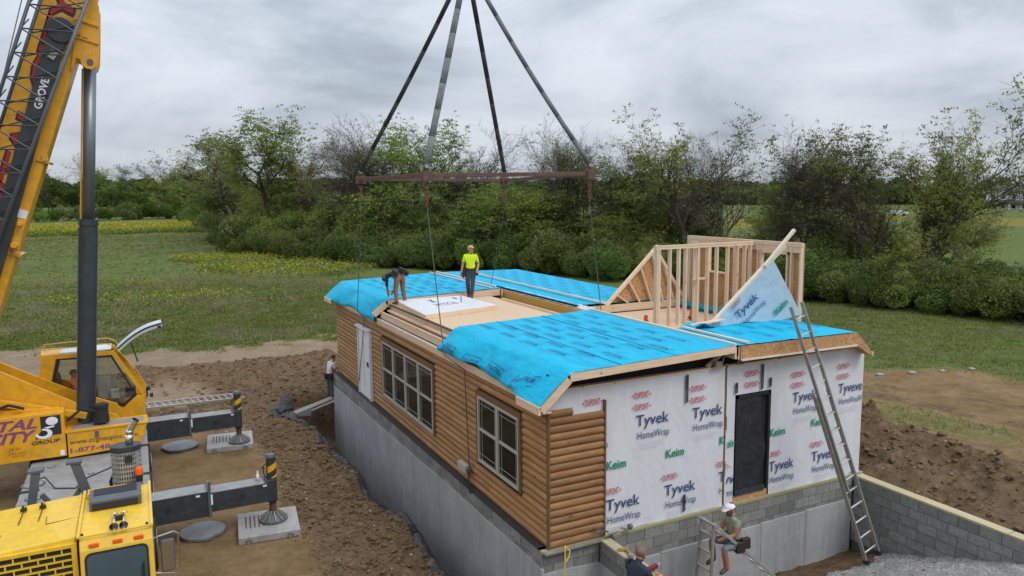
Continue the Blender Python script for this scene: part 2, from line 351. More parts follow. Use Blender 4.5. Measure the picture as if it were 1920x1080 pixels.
def write(mb, s, org, ux, uy, width, cap, bold=0, shear=0, mi=0, clip=None):
    """lettering on a plane: org = left end of baseline, ux/uy unit vectors, width, cap height"""
    vs, fs = text_mesh(s, bold, shear); org = Vector(org); ux = Vector(ux); uy = Vector(uy)
    sy = cap/.70
    pts = [(v.x*width, v.y*sy) for v in vs]
    if clip is None:
        mb.add([org+ux*a+uy*b for a, b in pts], fs, mi); return
    bm = bmesh.new(); bv = [bm.verts.new((a, b, 0)) for a, b in pts]
    for f in fs:
        try: bm.faces.new([bv[i] for i in f])
        except Exception: pass
    for lim, sg in ((clip[0], -1), (clip[1], 1)):
        if lim is None: continue
        g = bm.verts[:]+bm.edges[:]+bm.faces[:]
        bmesh.ops.bisect_plane(bm, geom=g, plane_co=(lim, 0, 0), plane_no=(sg, 0, 0), clear_outer=True)
    bm.verts.index_update(); bm.verts.ensure_lookup_table()
    mb.add([org+ux*v.co.x+uy*v.co.y for v in bm.verts], [[v.index for v in f.verts] for f in bm.faces], mi); bm.free()
# ------------------------------------------------------------------ terrain
def fb(x, y, s, o=4, z=0.0): return noise.fractal(Vector((x*s, y*s, z)), 1.0, 2.0, o)
def sst(a, b, x):
    t = min(1, max(0, (x-a)/(b-a))) if a != b else 0
    return t*t*(3-2*t)
def trench_edge(y): return -0.95-0.055*max(0, y-2)+0.10*math.sin(y*1.7)
def soil_pile(x, y):
    # spoil heap beyond the right-hand garage wall
    a = math.exp(-((x-11.2)/2.4)**2-((y-2.6)/1.8)**2)*1.05+math.exp(-((x-14.5)/2.6)**2-((y+.3)/1.6)**2)*1.0+math.exp(-((x-17.5)/2.4)**2-((y+2.2)/2)**2)*.9
    return a
def ground_z(x, y):
    z = -1.2+0.10*fb(x, y, .07, 3)
    d = math.hypot(x-4, y-7)
    if d < 45:
        # rough spoil round the house
        w = spoil_w(x, y)
        z += w*(.10+.26*fb(x, y, .55, 5, 3)+.16*fb(x, y, 2.2, 5, 9)+.30*math.exp(-((y-21.3-.5*fb(x, 0, .5, 3))/.9)**2)*(x < 3))
        # backfill against the garage wall
        bk = sst(7.6, 8.0, x)*sst(12.4, 11.3, x+.5*fb(x, y, .5, 3))*sst(9, 5, y)
        rg = math.exp(-((x-10.7-.35*math.sin(y*1.3))/.95)**2)*(.55+.55*fb(x, y, .55, 4, 5)+.12*math.sin(y*.9))
        z += bk*(.72+rg+.10*fb(x, y, 1.6, 5, 6))
        # compact pad for the crane
        if x < -2: z = z*(1-pad_w(x, y))+(-1.2+.02*fb(x, y, 1.5, 4))*pad_w(x, y)
        z += -.045*max(0, math.sin((x+.25*math.sin(y*.4))*7.5))*math.exp(-((x+5.2)/2.0)**2-((y-18.8)/3)**4)
        # trench and basement dig
        if y > -1.0:
            e = trench_edge(y); t_ = sst(e, e+.45, x)*sst(8.3, 7.9, x)*sst(16.3, 15.5, y)
            t_ *= sst(-.9, -.3, y) if x < .9 else 1
            z = z*(1-t_)+(-2.7)*t_
        # porch or garage bay in front of the right facade
        if 1.15 < x < 7.6 and y < 0.1:
            g = -1.76+.37*max(0, -y)-1.1*(1-sst(3.3, 5.2, x+.35*fb(x, y, 1.2, 3)))+.05*fb(x, y, 3, 3)
            z = g
    else:
        z += .12*fb(x, y, .05, 3, 2)*sst(45, 90, d)
    if y > 300: z += 12*sst(300, 800, y)
    return z
def pad_w(x, y): return sst(-2.6, -3.3, x+.5*fb(x, y, .6, 3))*sst(15.6, 14.4, y+.6*fb(x, y, .5, 3, 4))
def spoil_w(x, y):
    n_ = .9*fb(x, y, .35, 4, 7)
    left = sst(-3.6, -2.7, x+n_*.5)*sst(24.5, 22.5, y+n_*1.5)*sst(3, 1, x)*1.0
    far = sst(13.5, 15, y+n_)*sst(24.5, 22.5, y+n_*1.6)*sst(-9, -7.5, x+n_)*sst(1.5, 0, x)
    right = sst(7.7, 8.1, x)*sst(9, 6, y+n_)*sst(12.9, 12.2, x+.4*n_)
    far *= 1-.9*math.exp(-((x+5.2)/1.7)**2-((y-18.8)/2.6)**2)
    return min(1, max(left, far, right))
def axis(lo, dlo, dhi, hi, st, gr):
    a = [dlo]; s_ = st
    while a[0] > lo: s_ *= gr; a.insert(0, a[0]-s_)
    n_ = int(round((dhi-dlo)/st)); a += [dlo+(dhi-dlo)*i/n_ for i in range(1, n_+1)]; s_ = st
    while a[-1] < hi: s_ *= gr; a.append(a[-1]+s_)
    return a
XS = axis(-1800, -6.5, 15.0, 1800, .14, 1.055); YS = axis(-60, -5.0, 24.5, 2600, .14, 1.055)
def zone(x, y):
    """returns (dark spoil, pale bare soil, grass, goldenrod)"""
    n1_ = fb(x, y, .16, 4, 11); n2_ = fb(x, y, .05, 4, 13); n3_ = fb(x, y, .5, 4, 17)
    d = spoil_w(x, y)
    if 1 < x < 7.7 and y < .2: d = 1
    side = y+.42*x      # rows parallel to the picture
    grass = 0; bare = 0; gold = 0
    if x < 9 or y > 22:
        grass = sst(25.0, 31.0, side+n1_*5.0+n3_*2.2-.1*x)
        bare = (1-grass)*(1-d)*sst(13, 17, y)
        gs = sst(30, 60, side)
        bare = max(bare, .75*sst(.05, .42, n2_+.35*n1_-.06)*gs*sst(150, 110, side))
        band = .5+.5*math.sin(side*.33+1.5*n1_); bare = max(bare, .80*sst(.62, .95, band+.3*n3_)*gs*sst(150, 110, side))
        if 52 < side < 66 and x < 22: bare = max(bare, .8*sst(0, .25, n2_*1.5+.25+.3*n1_-abs(side-59)/12))
    else:
        # right-hand ground, from the spoil bank out to the hedge: patchy grass over mud, wheel ruts, then turf
        q = x+.35*y
        grass = .9*sst(18.5, 29, q+n1_*6+n3_*3)
        grass = max(grass, .50*sst(.0, .4, n1_+.8*n3_)*sst(13, 16, q))
        bare = .6*(1-d)*sst(-.1, .3, -n1_+.15)*sst(24, 18, q); d = max(d, .55*sst(-.1, .35, -n3_-.3*n1_)*sst(24, 18, q))
        rut = math.exp(-((q-19.2-1.2*n1_)/.8)**2)+math.exp(-((q-21.8-1.2*n1_)/.5)**2)
        d = max(d, min(.8, rut)*sst(-.4, .1, n3_)); bare = bare*(1-min(1, rut))
    grass *= (1-d)
    g1 = sst(150, 158, y)*sst(197, 190, y)*sst(14, 6, x)
    ex = (x-7.5+.12*(y-70))/9.5; ey = (y-74)/17.
    rr = ex*ex+ey*ey+.9*fb(x, y, .09, 4, 21)
    g2 = sst(1.05, .75, rr)
    g3_ = sst(.18, .4, fb(x, y, .12, 3, 31))*sst(36, 46, y)*sst(80, 70, y)*sst(8, 3, x)*.6
    gold = max(g1, g2, g3_)
    if x > 60 and y > 60: gold = max(gold, .6*sst(.1, .3, fb(x, y, .02, 3, 41)))
    return d, bare, grass, gold
gv = []; gc = []
for yy in YS:
    for xx in XS:
        gv.append((xx, yy, ground_z(xx, yy))); gc.append(zone(xx, yy) if math.hypot(xx, yy) < 400 else (0, 0, 1, 0))
nx = len(XS)
gf = [(j*nx+i, j*nx+i+1, (j+1)*nx+i+1, (j+1)*nx+i) for j in range(len(YS)-1) for i in range(nx-1)]
gme = bpy.data.meshes.new('ground'); gme.from_pydata(gv, [], gf)
ca = gme.color_attributes.new('zone', 'FLOAT_COLOR', 'POINT'); ca.data.foreach_set('color', [c_ for q in gc for c_ in q])
gme.polygons.foreach_set('use_smooth', [True]*len(gme.polygons)); gme.update()
def ground_mat():
    k, t, p, o = new_mat('site_ground'); v = coords(t)
    at = t.nodes.new('ShaderNodeAttribute'); at.attribute_name = 'zone'; s = t.nodes.new('ShaderNodeSeparateColor'); t.links.new(at.outputs['Color'], s.inputs[0])
    nA = tnoise(t, v, 1.1, 8, .65); nB = tnoise(t, v, 6, 7, .7); nC = tnoise(t, v, .16, 5, .6); nD = tnoise(t, v, 28, 4, .7)
    def edge(val, n_, w=.35):    # break the zone edge up with noise
        return ramp(t, M(t, 'ADD', val, M(t, 'MULTIPLY', M(t, 'SUBTRACT', n_, .5), w*2.2)), (.38, g3(0)), (.62, g3(1)))
    sandy = ramp(t, nA, (.25, (.135, .085, .038)), (.5, (.225, .150, .072)), (.75, (.31, .215, .115)))
    sandy = mixc(t, M(t, 'MULTIPLY', ramp(t, nB, (.5, g3(0)), (.7, g3(1))), .55), sandy, (.095, .055, .03))
    pale = ramp(t, nA, (.25, (.20, .145, .092)), (.75, (.33, .25, .17)))
    pale = mixc(t, M(t, 'MULTIPLY', ramp(t, nB, (.5, g3(0)), (.66, g3(1))), .6), pale, (.15, .105, .068))
    dark = ramp(t, nB, (.3, (.072, .045, .024)), (.5, (.145, .094, .052)), (.7, (.235, .165, .098)))
    dark = mixc(t, M(t, 'MULTIPLY', ramp(t, nA, (.48, g3(0)), (.62, g3(1))), .6), dark, (.185, .125, .070))
    gr = ramp(t, nB, (.28, (.060, .092, .018)), (.5, (.100, .138, .032)), (.72, (.155, .175, .065)))
    gr = mixc(t, ramp(t, nC, (.38, g3(0)), (.62, g3(.75))), gr, (.085, .13, .018))
    gr = mixc(t, ramp(t, tnoise(t, v, .035, 4, .6), (.42, g3(0)), (.6, g3(.5))), gr, (.085, .100, .032))
    gr = mixc(t, M(t, 'MULTIPLY', ramp(t, nA, (.45, g3(0)), (.7, g3(1))), .5), gr, (.17, .155, .075))
    gd = ramp(t, nB, (.35, (.10, .10, .02)), (.6, (.25, .19, .025)))
    c = mixc(t, edge(s.outputs[1], nA, .45), sandy, pale)
    c = mixc(t, edge(s.outputs[2], nB, .5), c, gr)
    c = mixc(t, edge(at.outputs['Alpha'], nA, .3), c, gd)
    c = mixc(t, edge(s.outputs[0], nB, .25), c, dark)
    c = mixc(t, M(t, 'MULTIPLY', ramp(t, nD, (.66, g3(0)), (.74, g3(1))), .5), c, (.24, .20, .15))
    t.links.new(c, p.inputs['Base Color']); p.inputs['Roughness'].default_value = .95; p.inputs['Specular IOR Level'].default_value = .15
    bump(t, p, M(t, 'ADD', M(t, 'MULTIPLY', nB, .7), M(t, 'MULTIPLY', nD, .3)), 1.0, .09); return k
gme.materials.append(ground_mat()); put('ground', gme, None, (0, 0, 0), 'structure')

# clods and stones: joined stuff
def lumps(name, n_, where, smin, smax, mat, label=None, flat=.7, sides=6):
    vs, fs = [], []
    base = [(0, 0, 1), (.9, 0, .3), (.28, .86, .3), (-.73, .53, .3), (-.73, -.53, .3), (.28, -.86, .3), (.73, .53, -.5), (-.28, .86, -.5), (-.9, 0, -.5), (-.28, -.86, -.5), (.73, -.53, -.5)]
    bf = [(0, 1, 2), (0, 2, 3), (0, 3, 4), (0, 4, 5), (0, 5, 1), (1, 6, 2), (2, 6, 7), (2, 7, 3), (3, 7, 8), (3, 8, 4), (4, 8, 9), (4, 9, 5), (5, 9, 10), (5, 10, 1), (1, 10, 6)]
    c_ = 0
    for _ in range(n_*20):
        if c_ >= n_: break
        q = where()
        if q is None: continue
        x, y = q; c_ += 1; s_ = smin+(smax-smin)*rnd.random()**3
        z = ground_z(x, y)+s_*.15; a = rnd.random()*6.3; ca_, sa_ = math.cos(a), math.sin(a); b = len(vs)
        ex = s_*rnd.uniform(.7, 1.3); ey = s_*rnd.uniform(.6, 1.1); ez = s_*flat*rnd.uniform(.6, 1.1)
        for u in base:
            j = rnd.uniform(.75, 1.2); ux, uy, uz = u[0]*ex*j, u[1]*ey*j, u[2]*ez*j
            vs.append((x+ux*ca_-uy*sa_, y+ux*sa_+uy*ca_, z+uz))
        fs += [tuple(b+i for i in f) for f in bf]
    me = bpy.data.meshes.new(name); me.from_pydata(vs, [], fs); me.materials.append(mat)
    o_ = put(name, me, None, (0, 0, 0), 'stuff')
    if label: o_['label'] = label; 
    return o_
MT['clod'] = basic('soil_clod', (.15, .098, .056), .97, 0, .35, 2.5, bmp=.6, bs=35, spec=.1)
MT['stone'] = basic('grey_stone', (.30, .295, .28), .85, 0, .3, 3, bmp=.2, spec=.3)
def w_spoil():
    x = rnd.uniform(-7, 19); y = rnd.uniform(-4.5, 24)
    if -.2 < x < 7.8 and -.1 < y < 15: return None
    if 1 < x < 7.7 and y < 0: return None
    if trench_edge(y) < x < 0 and -1 < y < 15.6: return None
    if rnd.random() < spoil_w(x, y)*(1-.0): return x, y
def w_near():
    x = rnd.uniform(-3.4, -.9); y = rnd.uniform(-.5, 13)
    if x > trench_edge(y)-.05: return None
    return (x, y) if rnd.random() < spoil_w(x, y) else None
lumps('soil_clods', 9000, w_spoil, .012, .10, MT['clod'])['label'] = 'loose dark soil clods over the spoil round the dig'
lumps('fine_soil_clods', 6500, w_near, .010, .065, MT['clod'])['label'] = 'crumbly brown soil beside the foundation trench'
lumps('soil_stones', 900, w_spoil, .01, .045, MT['stone'])['label'] = 'pale stones scattered in the spoil'
def w_gravel():
    x = rnd.uniform(3.6, 7.42); y = rnd.uniform(-4.8, -.45)
    e_ = 4.6+.5*fb(x, y, .9, 3, 2)+(-.55*(y+1.2) if y < -1.2 else (y+1.2)*-1.5)*0
    return (x, y) if x > 4.8+.35*fb(x, y, .9, 3, 2)-.3*(y+1.2) and y < -1.05+.25*fb(x, y, 1.5, 3)-.12*(7.4-x) else None
lumps('gravel', 15000, w_gravel, .010, .034, MT['stone'], flat=.8)['label'] = 'grey crushed gravel in front of the foundation'

gb = MB(); gq = {}
for j in range(61):
    for i in range(61):
        x = 4.4+3.12*i/60; y = -5.2+4.9*j/60; gq[i, j] = len(gb.v); gb.v.append(Vector((x, y, ground_z(x, y)+.012+.008*noise.noise(Vector((x*9, y*9, 0))))))
for j in range(60):
    for i in range(60):
        x = 4.4+3.12*i/60; y = -5.2+4.9*j/60
        if x > 4.9+.35*fb(x, y, .9, 3, 2)-.3*(y+1.2) and y < -1.15+.25*fb(x, y, 1.5, 3)-.12*(7.4-x): gb.f.append([gq[i, j], gq[i+1, j], gq[i+1, j+1], gq[i, j+1]]); gb.m.append(0)
structure(gb, 'gravel_bed', basic('crushed_gravel', (.23, .225, .21), .9, 0, .45, 30, bmp=1.0, bs=70, dirt=(.10, .08, .055), dirt_amt=.4), True)
# ------------------------------------------------------------------ foundation
HL, HW, SEAM = 14.75, 7.72, 3.90      # house length, width, joint between the two modules
FX, FY = -.15, -.06
fnd = thing('house_foundation', 'grey block and parged concrete foundation carrying the brown log house', 'foundation', (3.8, 7.4, -2.8))
b = MB(); b.box((FX+.03, FY+.03, -2.8), (FX+.22, HL+.12, -.02)); b.box((FX+.22, FY+.03, -2.8), (HW+.1, FY+.22, -.02))
b.box((HW-.1, FY+.22, -2.8), (HW+.1, HL+.12, -.02)); b.box((FX+.22, HL-.08, -2.8), (HW-.1, HL+.12, -.02)); part(b, 'wall_core', MT['mortar'], fnd)
def blocks(parent, axis_, a0, a1, ztop, rows, face, back, L=.40, Hh=.20, g=.011, out=1):
    """courses of single blocks; axis_ 'x' or 'y', face = outer coordinate"""
    for r_ in range(rows):
        z1 = ztop-r_*Hh-g/2; z0 = z1-Hh+g
        a = a0-(L/2 if r_ % 2 else 0)
        while a < a1-.02:
            p0 = max(a+g/2, a0); p1 = min(a+L-g/2, a1)
            if p1-p0 > .03:
                j = rnd.uniform(-.003, .003); mb = MB()
                if axis_ == 'y': mb.box((face+j, p0, z0), (back, p1, z1))
                else: mb.box((p0, face+j, z0), (p1, back, z1))
                part(mb, 'block', MT['block'], parent)
            a += L
blocks(fnd, 'y', FY+.001, HL+.12, -.02, 2, FX, FX+.029)
blocks(fnd, 'x', FX+.03, 1.0, -.06, 2, FY-.001, FY+.028)
blocks(fnd, 'x', 1.2, 7.5, -.06, 3, FY, FY+.028)
def wavy_skin(pts, off, zb, amp=.02, st=.25):
    """parge coat: thin skin with an uneven trowelled top edge; pts = list of (x,y,ztop)"""
    mb = MB(); col_ = []
    for (x0, y0, t0), (x1, y1, t1) in zip(pts, pts[1:]):
        L_ = math.hypot(x1-x0, y1-y0); n_ = max(1, int(L_/st))
        for i in range(n_+(1 if (x1, y1, t1) == pts[-1] else 0)):
            f = i/n_; x = x0+(x1-x0)*f; y = y0+(y1-y0)*f; col_.append((x, y, t0+(t1-t0)*f+amp*noise.noise(Vector((x*2, y*2, 0)))))
    ox, oy = off; vs = []
    for x, y, z in col_:
        vs += [(x, y, zb), (x, y, z), (x-ox, y-oy, z), (x-ox, y-oy, zb)]
    fs = []
    for i in range(len(col_)-1):
        for k_ in range(4): fs.append((4*i+k_, 4*i+(k_+1) % 4, 4*(i+1)+(k_+1) % 4, 4*(i+1)+k_))
    fs += [(0, 1, 2, 3), tuple(4*(len(col_)-1)+q for q in (3, 2, 1, 0))]
    mb.add(vs, fs); return mb
part(wavy_skin([(FX-.02, FY-.03, -.30), (FX-.02, 4.5, -.33), (FX-.02, 10, -.42), (FX-.02, HL+.14, -.5)], (-.046, 0), -2.8), 'parge_coat', MT['parge'], fnd)
part(wavy_skin([(FX-.018, FY-.028, -.40), (.99, FY-.028, -.44)], (0, -.052), -2.8), 'parge_coat', MT['parge'], fnd)
px_ = [1.21, 2.35, 3.6, 4.85, 6.1, 7.45]
for a, c_ in zip(px_, px_[1:]):
    mb = MB(); mb.box((a+.006, FY-.04, -2.8), (c_-.006, FY+.02, -.56+.05*(a-4)/4+.0)); part(mb, 'parge_panel', MT['parge'], fnd)
mb = MB()
for i in range(60): 
    x = rnd.uniform(1.3, 7.3); mb.cyl((x, FY-.045, rnd.choice([-.62, -.66, -.7, rnd.uniform(-1.6, -.7)])), (x, FY-.039, -.66 if False else 0), .001, .001, 3) if False else None
mb.box((FX-.01, .02, -.018), (.0, HL+.1, -.004)); part(mb, 'sill_membrane', MT['dark_membrane'], fnd)
mb = MB(); mb.box((FX+.0, FY-.01, -.055), (SEAM, .10, -.004)); part(mb, 'sill_plate', MT['treated'], fnd)
mb = MB(); mb.box((SEAM+.01, FY-.012, -.055), (HW+.1, .10, -.004)); part(mb, 'sill_plate', MT['treated'], fnd)
mb = MB(); mb.beam((FX+.02, FY-.06, -.03), (1.05, FY-.06, -.012), .09, .03); part(mb, 'flashing', MT['alu_w'], fnd)
part(MB().box((FX+.2, FY+.22, -.6), (HW-.1, HL-.08, -.5)), 'basement_cover', MT['void_shade'], fnd)

gw = thing('garage_wall', 'grey block garage wall with a pale timber sill, right of the house wrap', 'wall', (7.7, -5, -2.0))
part(MB().box((7.53, -10.5, -2.2), (7.72, FY-.04, -.05)), 'wall_core', MT['mortar'], gw)
blocks(gw, 'y', -8.0, FY-.05, -.05, 3, 7.5, 7.529)
blocks(gw, 'y', -8.0, FY-.05, -.66, 4, 7.47, 7.5)
part(MB().box((7.47, -8, -.66), (7.5, FY-.05, -.652)), 'ledge', MT['block'], gw)
for a, c_ in ((-10.5, -6.9), (-6.88, -3.3), (-3.28, FY-.06)):
    part(MB().box((7.50, a, -.049), (7.72, c_, -.008)), 'sill_board', MT['treated_y'], gw)
sw = thing('porch_stem_wall', 'short grey block wall with a yellow timber sill beside the man in navy', 'wall', (1.1, -3, -2.2))
part(MB().box((1.03, -8, -2.2), (1.17, FY-.04, -.05)), 'wall_core', MT['mortar'], sw)
blocks(sw, 'y', -5.0, FY-.05, -.05, 2, 1.0, 1.029); 
part(MB().box((.985, -5, -2.2), (1.03, FY-.03, -.45)), 'parge_coat', MT['parge'], sw)
part(MB().box((1.17, -5, -2.2), (1.19, FY-.03, -.06)), 'parge_coat', MT['parge'], sw)
part(MB().box((.99, -2.05, -.049), (1.18, -.16, -.008)), 'sill_board', MT['treated_y'], sw)
part(MB().box((.99, -5.3, -.049), (1.18, -2.07, -.008)), 'sill_board', MT['treated_y'], sw)

# ------------------------------------------------------------------ house modules
modA = thing('house_module', 'nearer house section with stained log siding, windows and roof opening, hung from the lifting frame', 'house', (1.9, 7.4, 0))
modB = thing('house_module', 'farther house section in white wrap with a dark doorway and stud dormer framing on top', 'house', (5.8, 7.4, 0))
TOP = 2.75
part(MB().box((.06, .04, -.002), (SEAM-.03, HL-.02, TOP-.06)), 'wall_box', MT['void_shade'], modA)  # box coloured near-black for the shade of the closed inside
part(MB().box((SEAM+.03, .04, -.002), (HW-.04, HL-.02, TOP-.06)), 'wall_box', MT['void_shade'], modB)
# --- log siding, long side (plane x = 0)
PITCH = .1355; NC = 18
openY = [(10.44, 11.84, -.1, 2.12), (5.30, 9.48, .38, 2.12), (.92, 2.90, .58, 2.14)]
def log_profile(n=6):
    return [(-.036*math.sin(math.pi*i/n)**.6 if 0 < i < n else 0.0, i/n) for i in range(n+1)]
PF = log_profile()
def log_piece(a0, a1, z0, ax, parent, taper=0):
    prof = [(o_+.016-(.052 if ax == 'x' else 0), z0+f*(PITCH-.003)) for o_, f in PF]; n_ = len(prof); mb = MB(); vs = []
    for a in (a0, a1):
        for o_, z in prof: vs.append((o_, a, z) if ax == 'y' else (a, o_, z))
        vs += [(.05, a, z0+PITCH-.003), (.05, a, z0)] if ax == 'y' else [(a, .0, z0+PITCH-.003), (a, .0, z0)]
    m_ = n_+2; fs = [(i, (i+1) % m_, m_+(i+1) % m_, m_+i) for i in range(m_)]+[tuple(range(m_-1, -1, -1)), tuple(range(m_, 2*m_))]
    if ax == 'y': fs = [f[::-1] for f in fs]
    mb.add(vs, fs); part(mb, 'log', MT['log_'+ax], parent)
for r_ in range(NC):
    z0 = r_*PITCH+.0; ivs = [(.0, HL)]
    for y0, y1, za, zb in openY:
        if z0+PITCH*.5 > za and z0+PITCH*.5 < zb:
            nv = []
            for a, c_ in ivs:
                if y1 <= a or y0 >= c_: nv.append((a, c_)); continue
                if y0 > a: nv.append((a, y0))
                if y1 < c_: nv.append((y1, c_))
            ivs = nv
    for a, c_ in ivs:
        s_ = a
        while s_ < c_-.01:
            L_ = rnd.choice([2.4, 3.0, 3.6, 4.2]) if s_ > a else rnd.uniform(1.2, 4.2)
            t_ = min(c_, s_+L_)
            if c_-t_ < .5: t_ = c_
            log_piece(s_+.0015, t_-.0015, z0, 'y', modA); s_ = t_
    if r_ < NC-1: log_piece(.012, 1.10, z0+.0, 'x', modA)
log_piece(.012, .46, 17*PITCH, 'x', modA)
part(MB().box((-.026, -.068, .0), (.012, -.002, 2.44)), 'corner_board', MT['trim'], modA)
part(MB().box((1.10, -.078, .02), (1.132, -.002, 2.49)), 'end_board', MT['trim'], modA)
# top band and plates above the siding
for a, c_ in ((.55, 4.6), (4.61, 8.2), (8.21, 11.4), (11.41, HL)):
    part(MB().box((-.055, a, 2.445), (-.012, c_, 2.60)), 'frieze_board', MT['lum_y'], modA)
part(MB().box((-.012, .05, 2.445), (.06, HL, 2.585)), 'plate_wrap', MT['wrap'], modA)
part(MB().box((.06, 4.0, 2.56), (.24, 9.9, 2.612)), 'plate_wrap', MT['wrap'], modA)
part(MB().box((.24, 4.0, 2.54), (.46, 9.9, 2.66)), 'osb_strip', MT['osb_pale'], modA)
# door in the log wall
dr = part(MB().box((-.055, 10.56, .0), (.03, 11.72, 2.05)), 'wrapped_door', MT['white'], modA)
part(MB().beam((-.045, 10.52, -.02), (-.045, 10.52, 2.10), .05, .09, (1, 0, 0)).beam((-.045, 11.78, -.02), (-.045, 11.78, 2.10), .05, .09, (1, 0, 0)).beam((-.06, 10.48, 2.11), (-.06, 11.84, 2.11), .16, .05), 'door_trim', MT['white'], dr)
part(MB().box((-.075, 10.72, .98), (-.054, 10.86, 1.12)), 'latch', MT['ink_black'], dr)
part(MB().box((-.062, 11.2, 1.0), (-.053, 11.23, 1.06)).box((-.058, 11.20, .3), (-.0545, 11.215, 1.7)), 'zip_strip', MT['ink_black'], dr)
# windows
def window(y0, y1, z0, z1, parent, nunits):
    part(MB().box((-.05, y0-.09, z1+.003), (.02, y1+.09, z1+.10)).box((-.045, y0-.085, z0-.03), (.02, y0-.003, z1+.002)).box((-.045, y1+.003, z0-.03), (.02, y1+.085, z1+.002)), 'window_trim', MT['trim'], parent)
    w_ = (y1-y0)/nunits
    for i in range(nunits):
        a = y0+i*w_; c_ = a+w_; f = .045; zm = (z0+z1)/2
        m_ = MB(); m_.box((-.052, a+.004, z0), (.03, a+f, z1)); m_.box((-.052, c_-f, z0), (.03, c_-.004, z1))
        m_.box((-.052, a+f, z0), (.03, c_-f, z0+.05)); m_.box((-.052, a+f, z1-.05), (.03, c_-f, z1)); m_.box((-.04, a+f, zm-.025), (.03, c_-f, zm+.025))
        fr = part(m_, 'window', MT['frame'], parent)
        for q0, q1 in ((z0+.05, zm-.025), (zm+.025, z1-.05)):
            part(MB().box((-.012, a+f, q0), (.02, c_-f, q1)), 'pane', MT['glass'], fr)
        m_ = MB(); q0, q1 = zm+.025, z1-.05
        m_.box((-.018, a+f+.10, z0+.05), (-.0125, a+f+.108, zm-.025)).box((-.018, c_-f-.108, z0+.05), (-.0125, c_-f-.10, zm-.025))
        m_.box((-.018, a+f+.10, q0), (-.0125, a+f+.108, q1)).box((-.018, c_-f-.108, q0), (-.0125, c_-f-.10, q1)).box((-.018, a+f, q1-.115), (-.0125, c_-f, q1-.107)).box((-.018, a+f, z0+.16), (-.0125, c_-f, z0+.168))
        part(m_, 'glazing_bars', MT['frame'], fr)
window(5.39, 9.39, .47, 2.02, modA, 4); window(1.01, 2.81, .67, 2.04, modA, 2)
# meter box and stub of cable on the wall
bx = thing('electrical_box', 'beige electrical box hanging at the foot of the log wall', 'box', (-.1, 3.45, .25))
part(MB().box((-.15, 3.25, .26), (-.045, 3.68, .42)), 'box_body', MT['frame'], bx, bevel=.01)
part(MB().cyl((-.1, 3.24, .36), (-.1, 3.14, .36), .05, .05, 8), 'conduit_hub', MT['slate'], bx)
part(MB().tube([(-.1, 3.2, .3), (-.16, 3.1, .1), (-.18, 2.95, -.05), (-.14, 2.85, .02)], .012), 'cable_tail', MT['rubber'], bx)

# --- gable-end wrap (plane y = 0), both modules
def wrap_sheet(x0, x1, z0, z1, parent, holes=(), yoff=-.010, amp=.009):
    """wrinkled sheet with rectangular holes; top edge follows z1(x)"""
    nxs = int((x1-x0)/.055); nzs = 48; vs = []; fs = []
    for j in range(nzs+1):
        for i in range(nxs+1):
            x = x0+(x1-x0)*i/nxs; zt = z1; z = z0+(zt-z0)*j/nzs
            e_ = amp*(noise.noise(Vector((x*1.7, z*.9, 3)))+.6*noise.noise(Vector((x*5-z*3, z*4, 8)))*(1 if j < 12 else .35))
            e_ += .008*math.exp(-(((x+.1*z*noise.noise(Vector((x*.5, 0, 9)))) % .61-.3)/.022)**2)
            if j < 3: e_ -= .004*(3-j)*(.5+noise.noise(Vector((x*3, 0, 1))))
            vs.append((x, yoff-abs(e_), z+(.012*noise.noise(Vector((x*2.3, 5, 0))) if j == 0 else 0)))
    for j in range(nzs):
        for i in range(nxs):
            x = x0+(x1-x0)*(i+.5)/nxs; z = z0+(z1-z0)*(j+.5)/nzs
            if any(h[0] < x < h[1] and h[2] < z < h[3] for h in holes): continue
            a = j*(nxs+1)+i; fs.append((a, a+1, a+nxs+2, a+nxs+1))
    mb = MB().add(vs, fs); return part(mb, 'house_wrap', MT['wrap'], parent, smooth=True)
WY = -.034   # lettering sits just off the wrap
wa = wrap_sheet(.02, SEAM-.03, .0, 2.74, modA)
DX0, DX1, DZ0, DZ1 = 4.17, 5.06, .14, 2.14
wb = wrap_sheet(SEAM+.022, HW+.02, -.02, 2.74, modB, holes=((DX0-.02, DX1+.02, -.5, DZ1+.02),))
UX, UZ = (1, 0, 0), (0, 0, 1)
def word(txt, x, z, w, cap, mat, par, bold=0, clip=None, y=None):
    m_ = MB(); write(m_, txt, (x, WY if y is None else y, z), UX, UZ, w, cap, bold, clip=None if clip is None else (None if clip[0] is None else clip[0]-x, None if clip[1] is None else clip[1]-x))
    if m_.f: part(m_, 'lettering', MT[mat], par)
def dupont(x, z, par, clip=None):
    m_ = MB(); cl = None if clip is None else (None if clip[0] is None else clip[0]-x, None if clip[1] is None else clip[1]-x)
    write(m_, 'DUPONT', (x, WY, z), UX, UZ, .31, .115, .010, clip=cl)
    for sx, sg in ((x-.035, 1), (x+.345, -1)):
        if clip and ((clip[0] is not None and sx < clip[0]) or (clip[1] is not None and sx > clip[1])): continue
        m_.add([(sx-.02*sg, WY, z+.055), (sx+.012*sg, WY, z+.08), (sx+.012*sg, WY, z+.03)], [(0, 1, 2)] if sg < 0 else [(0, 2, 1)])
    if m_.f: part(m_, 'lettering', MT['ink_red'], par)
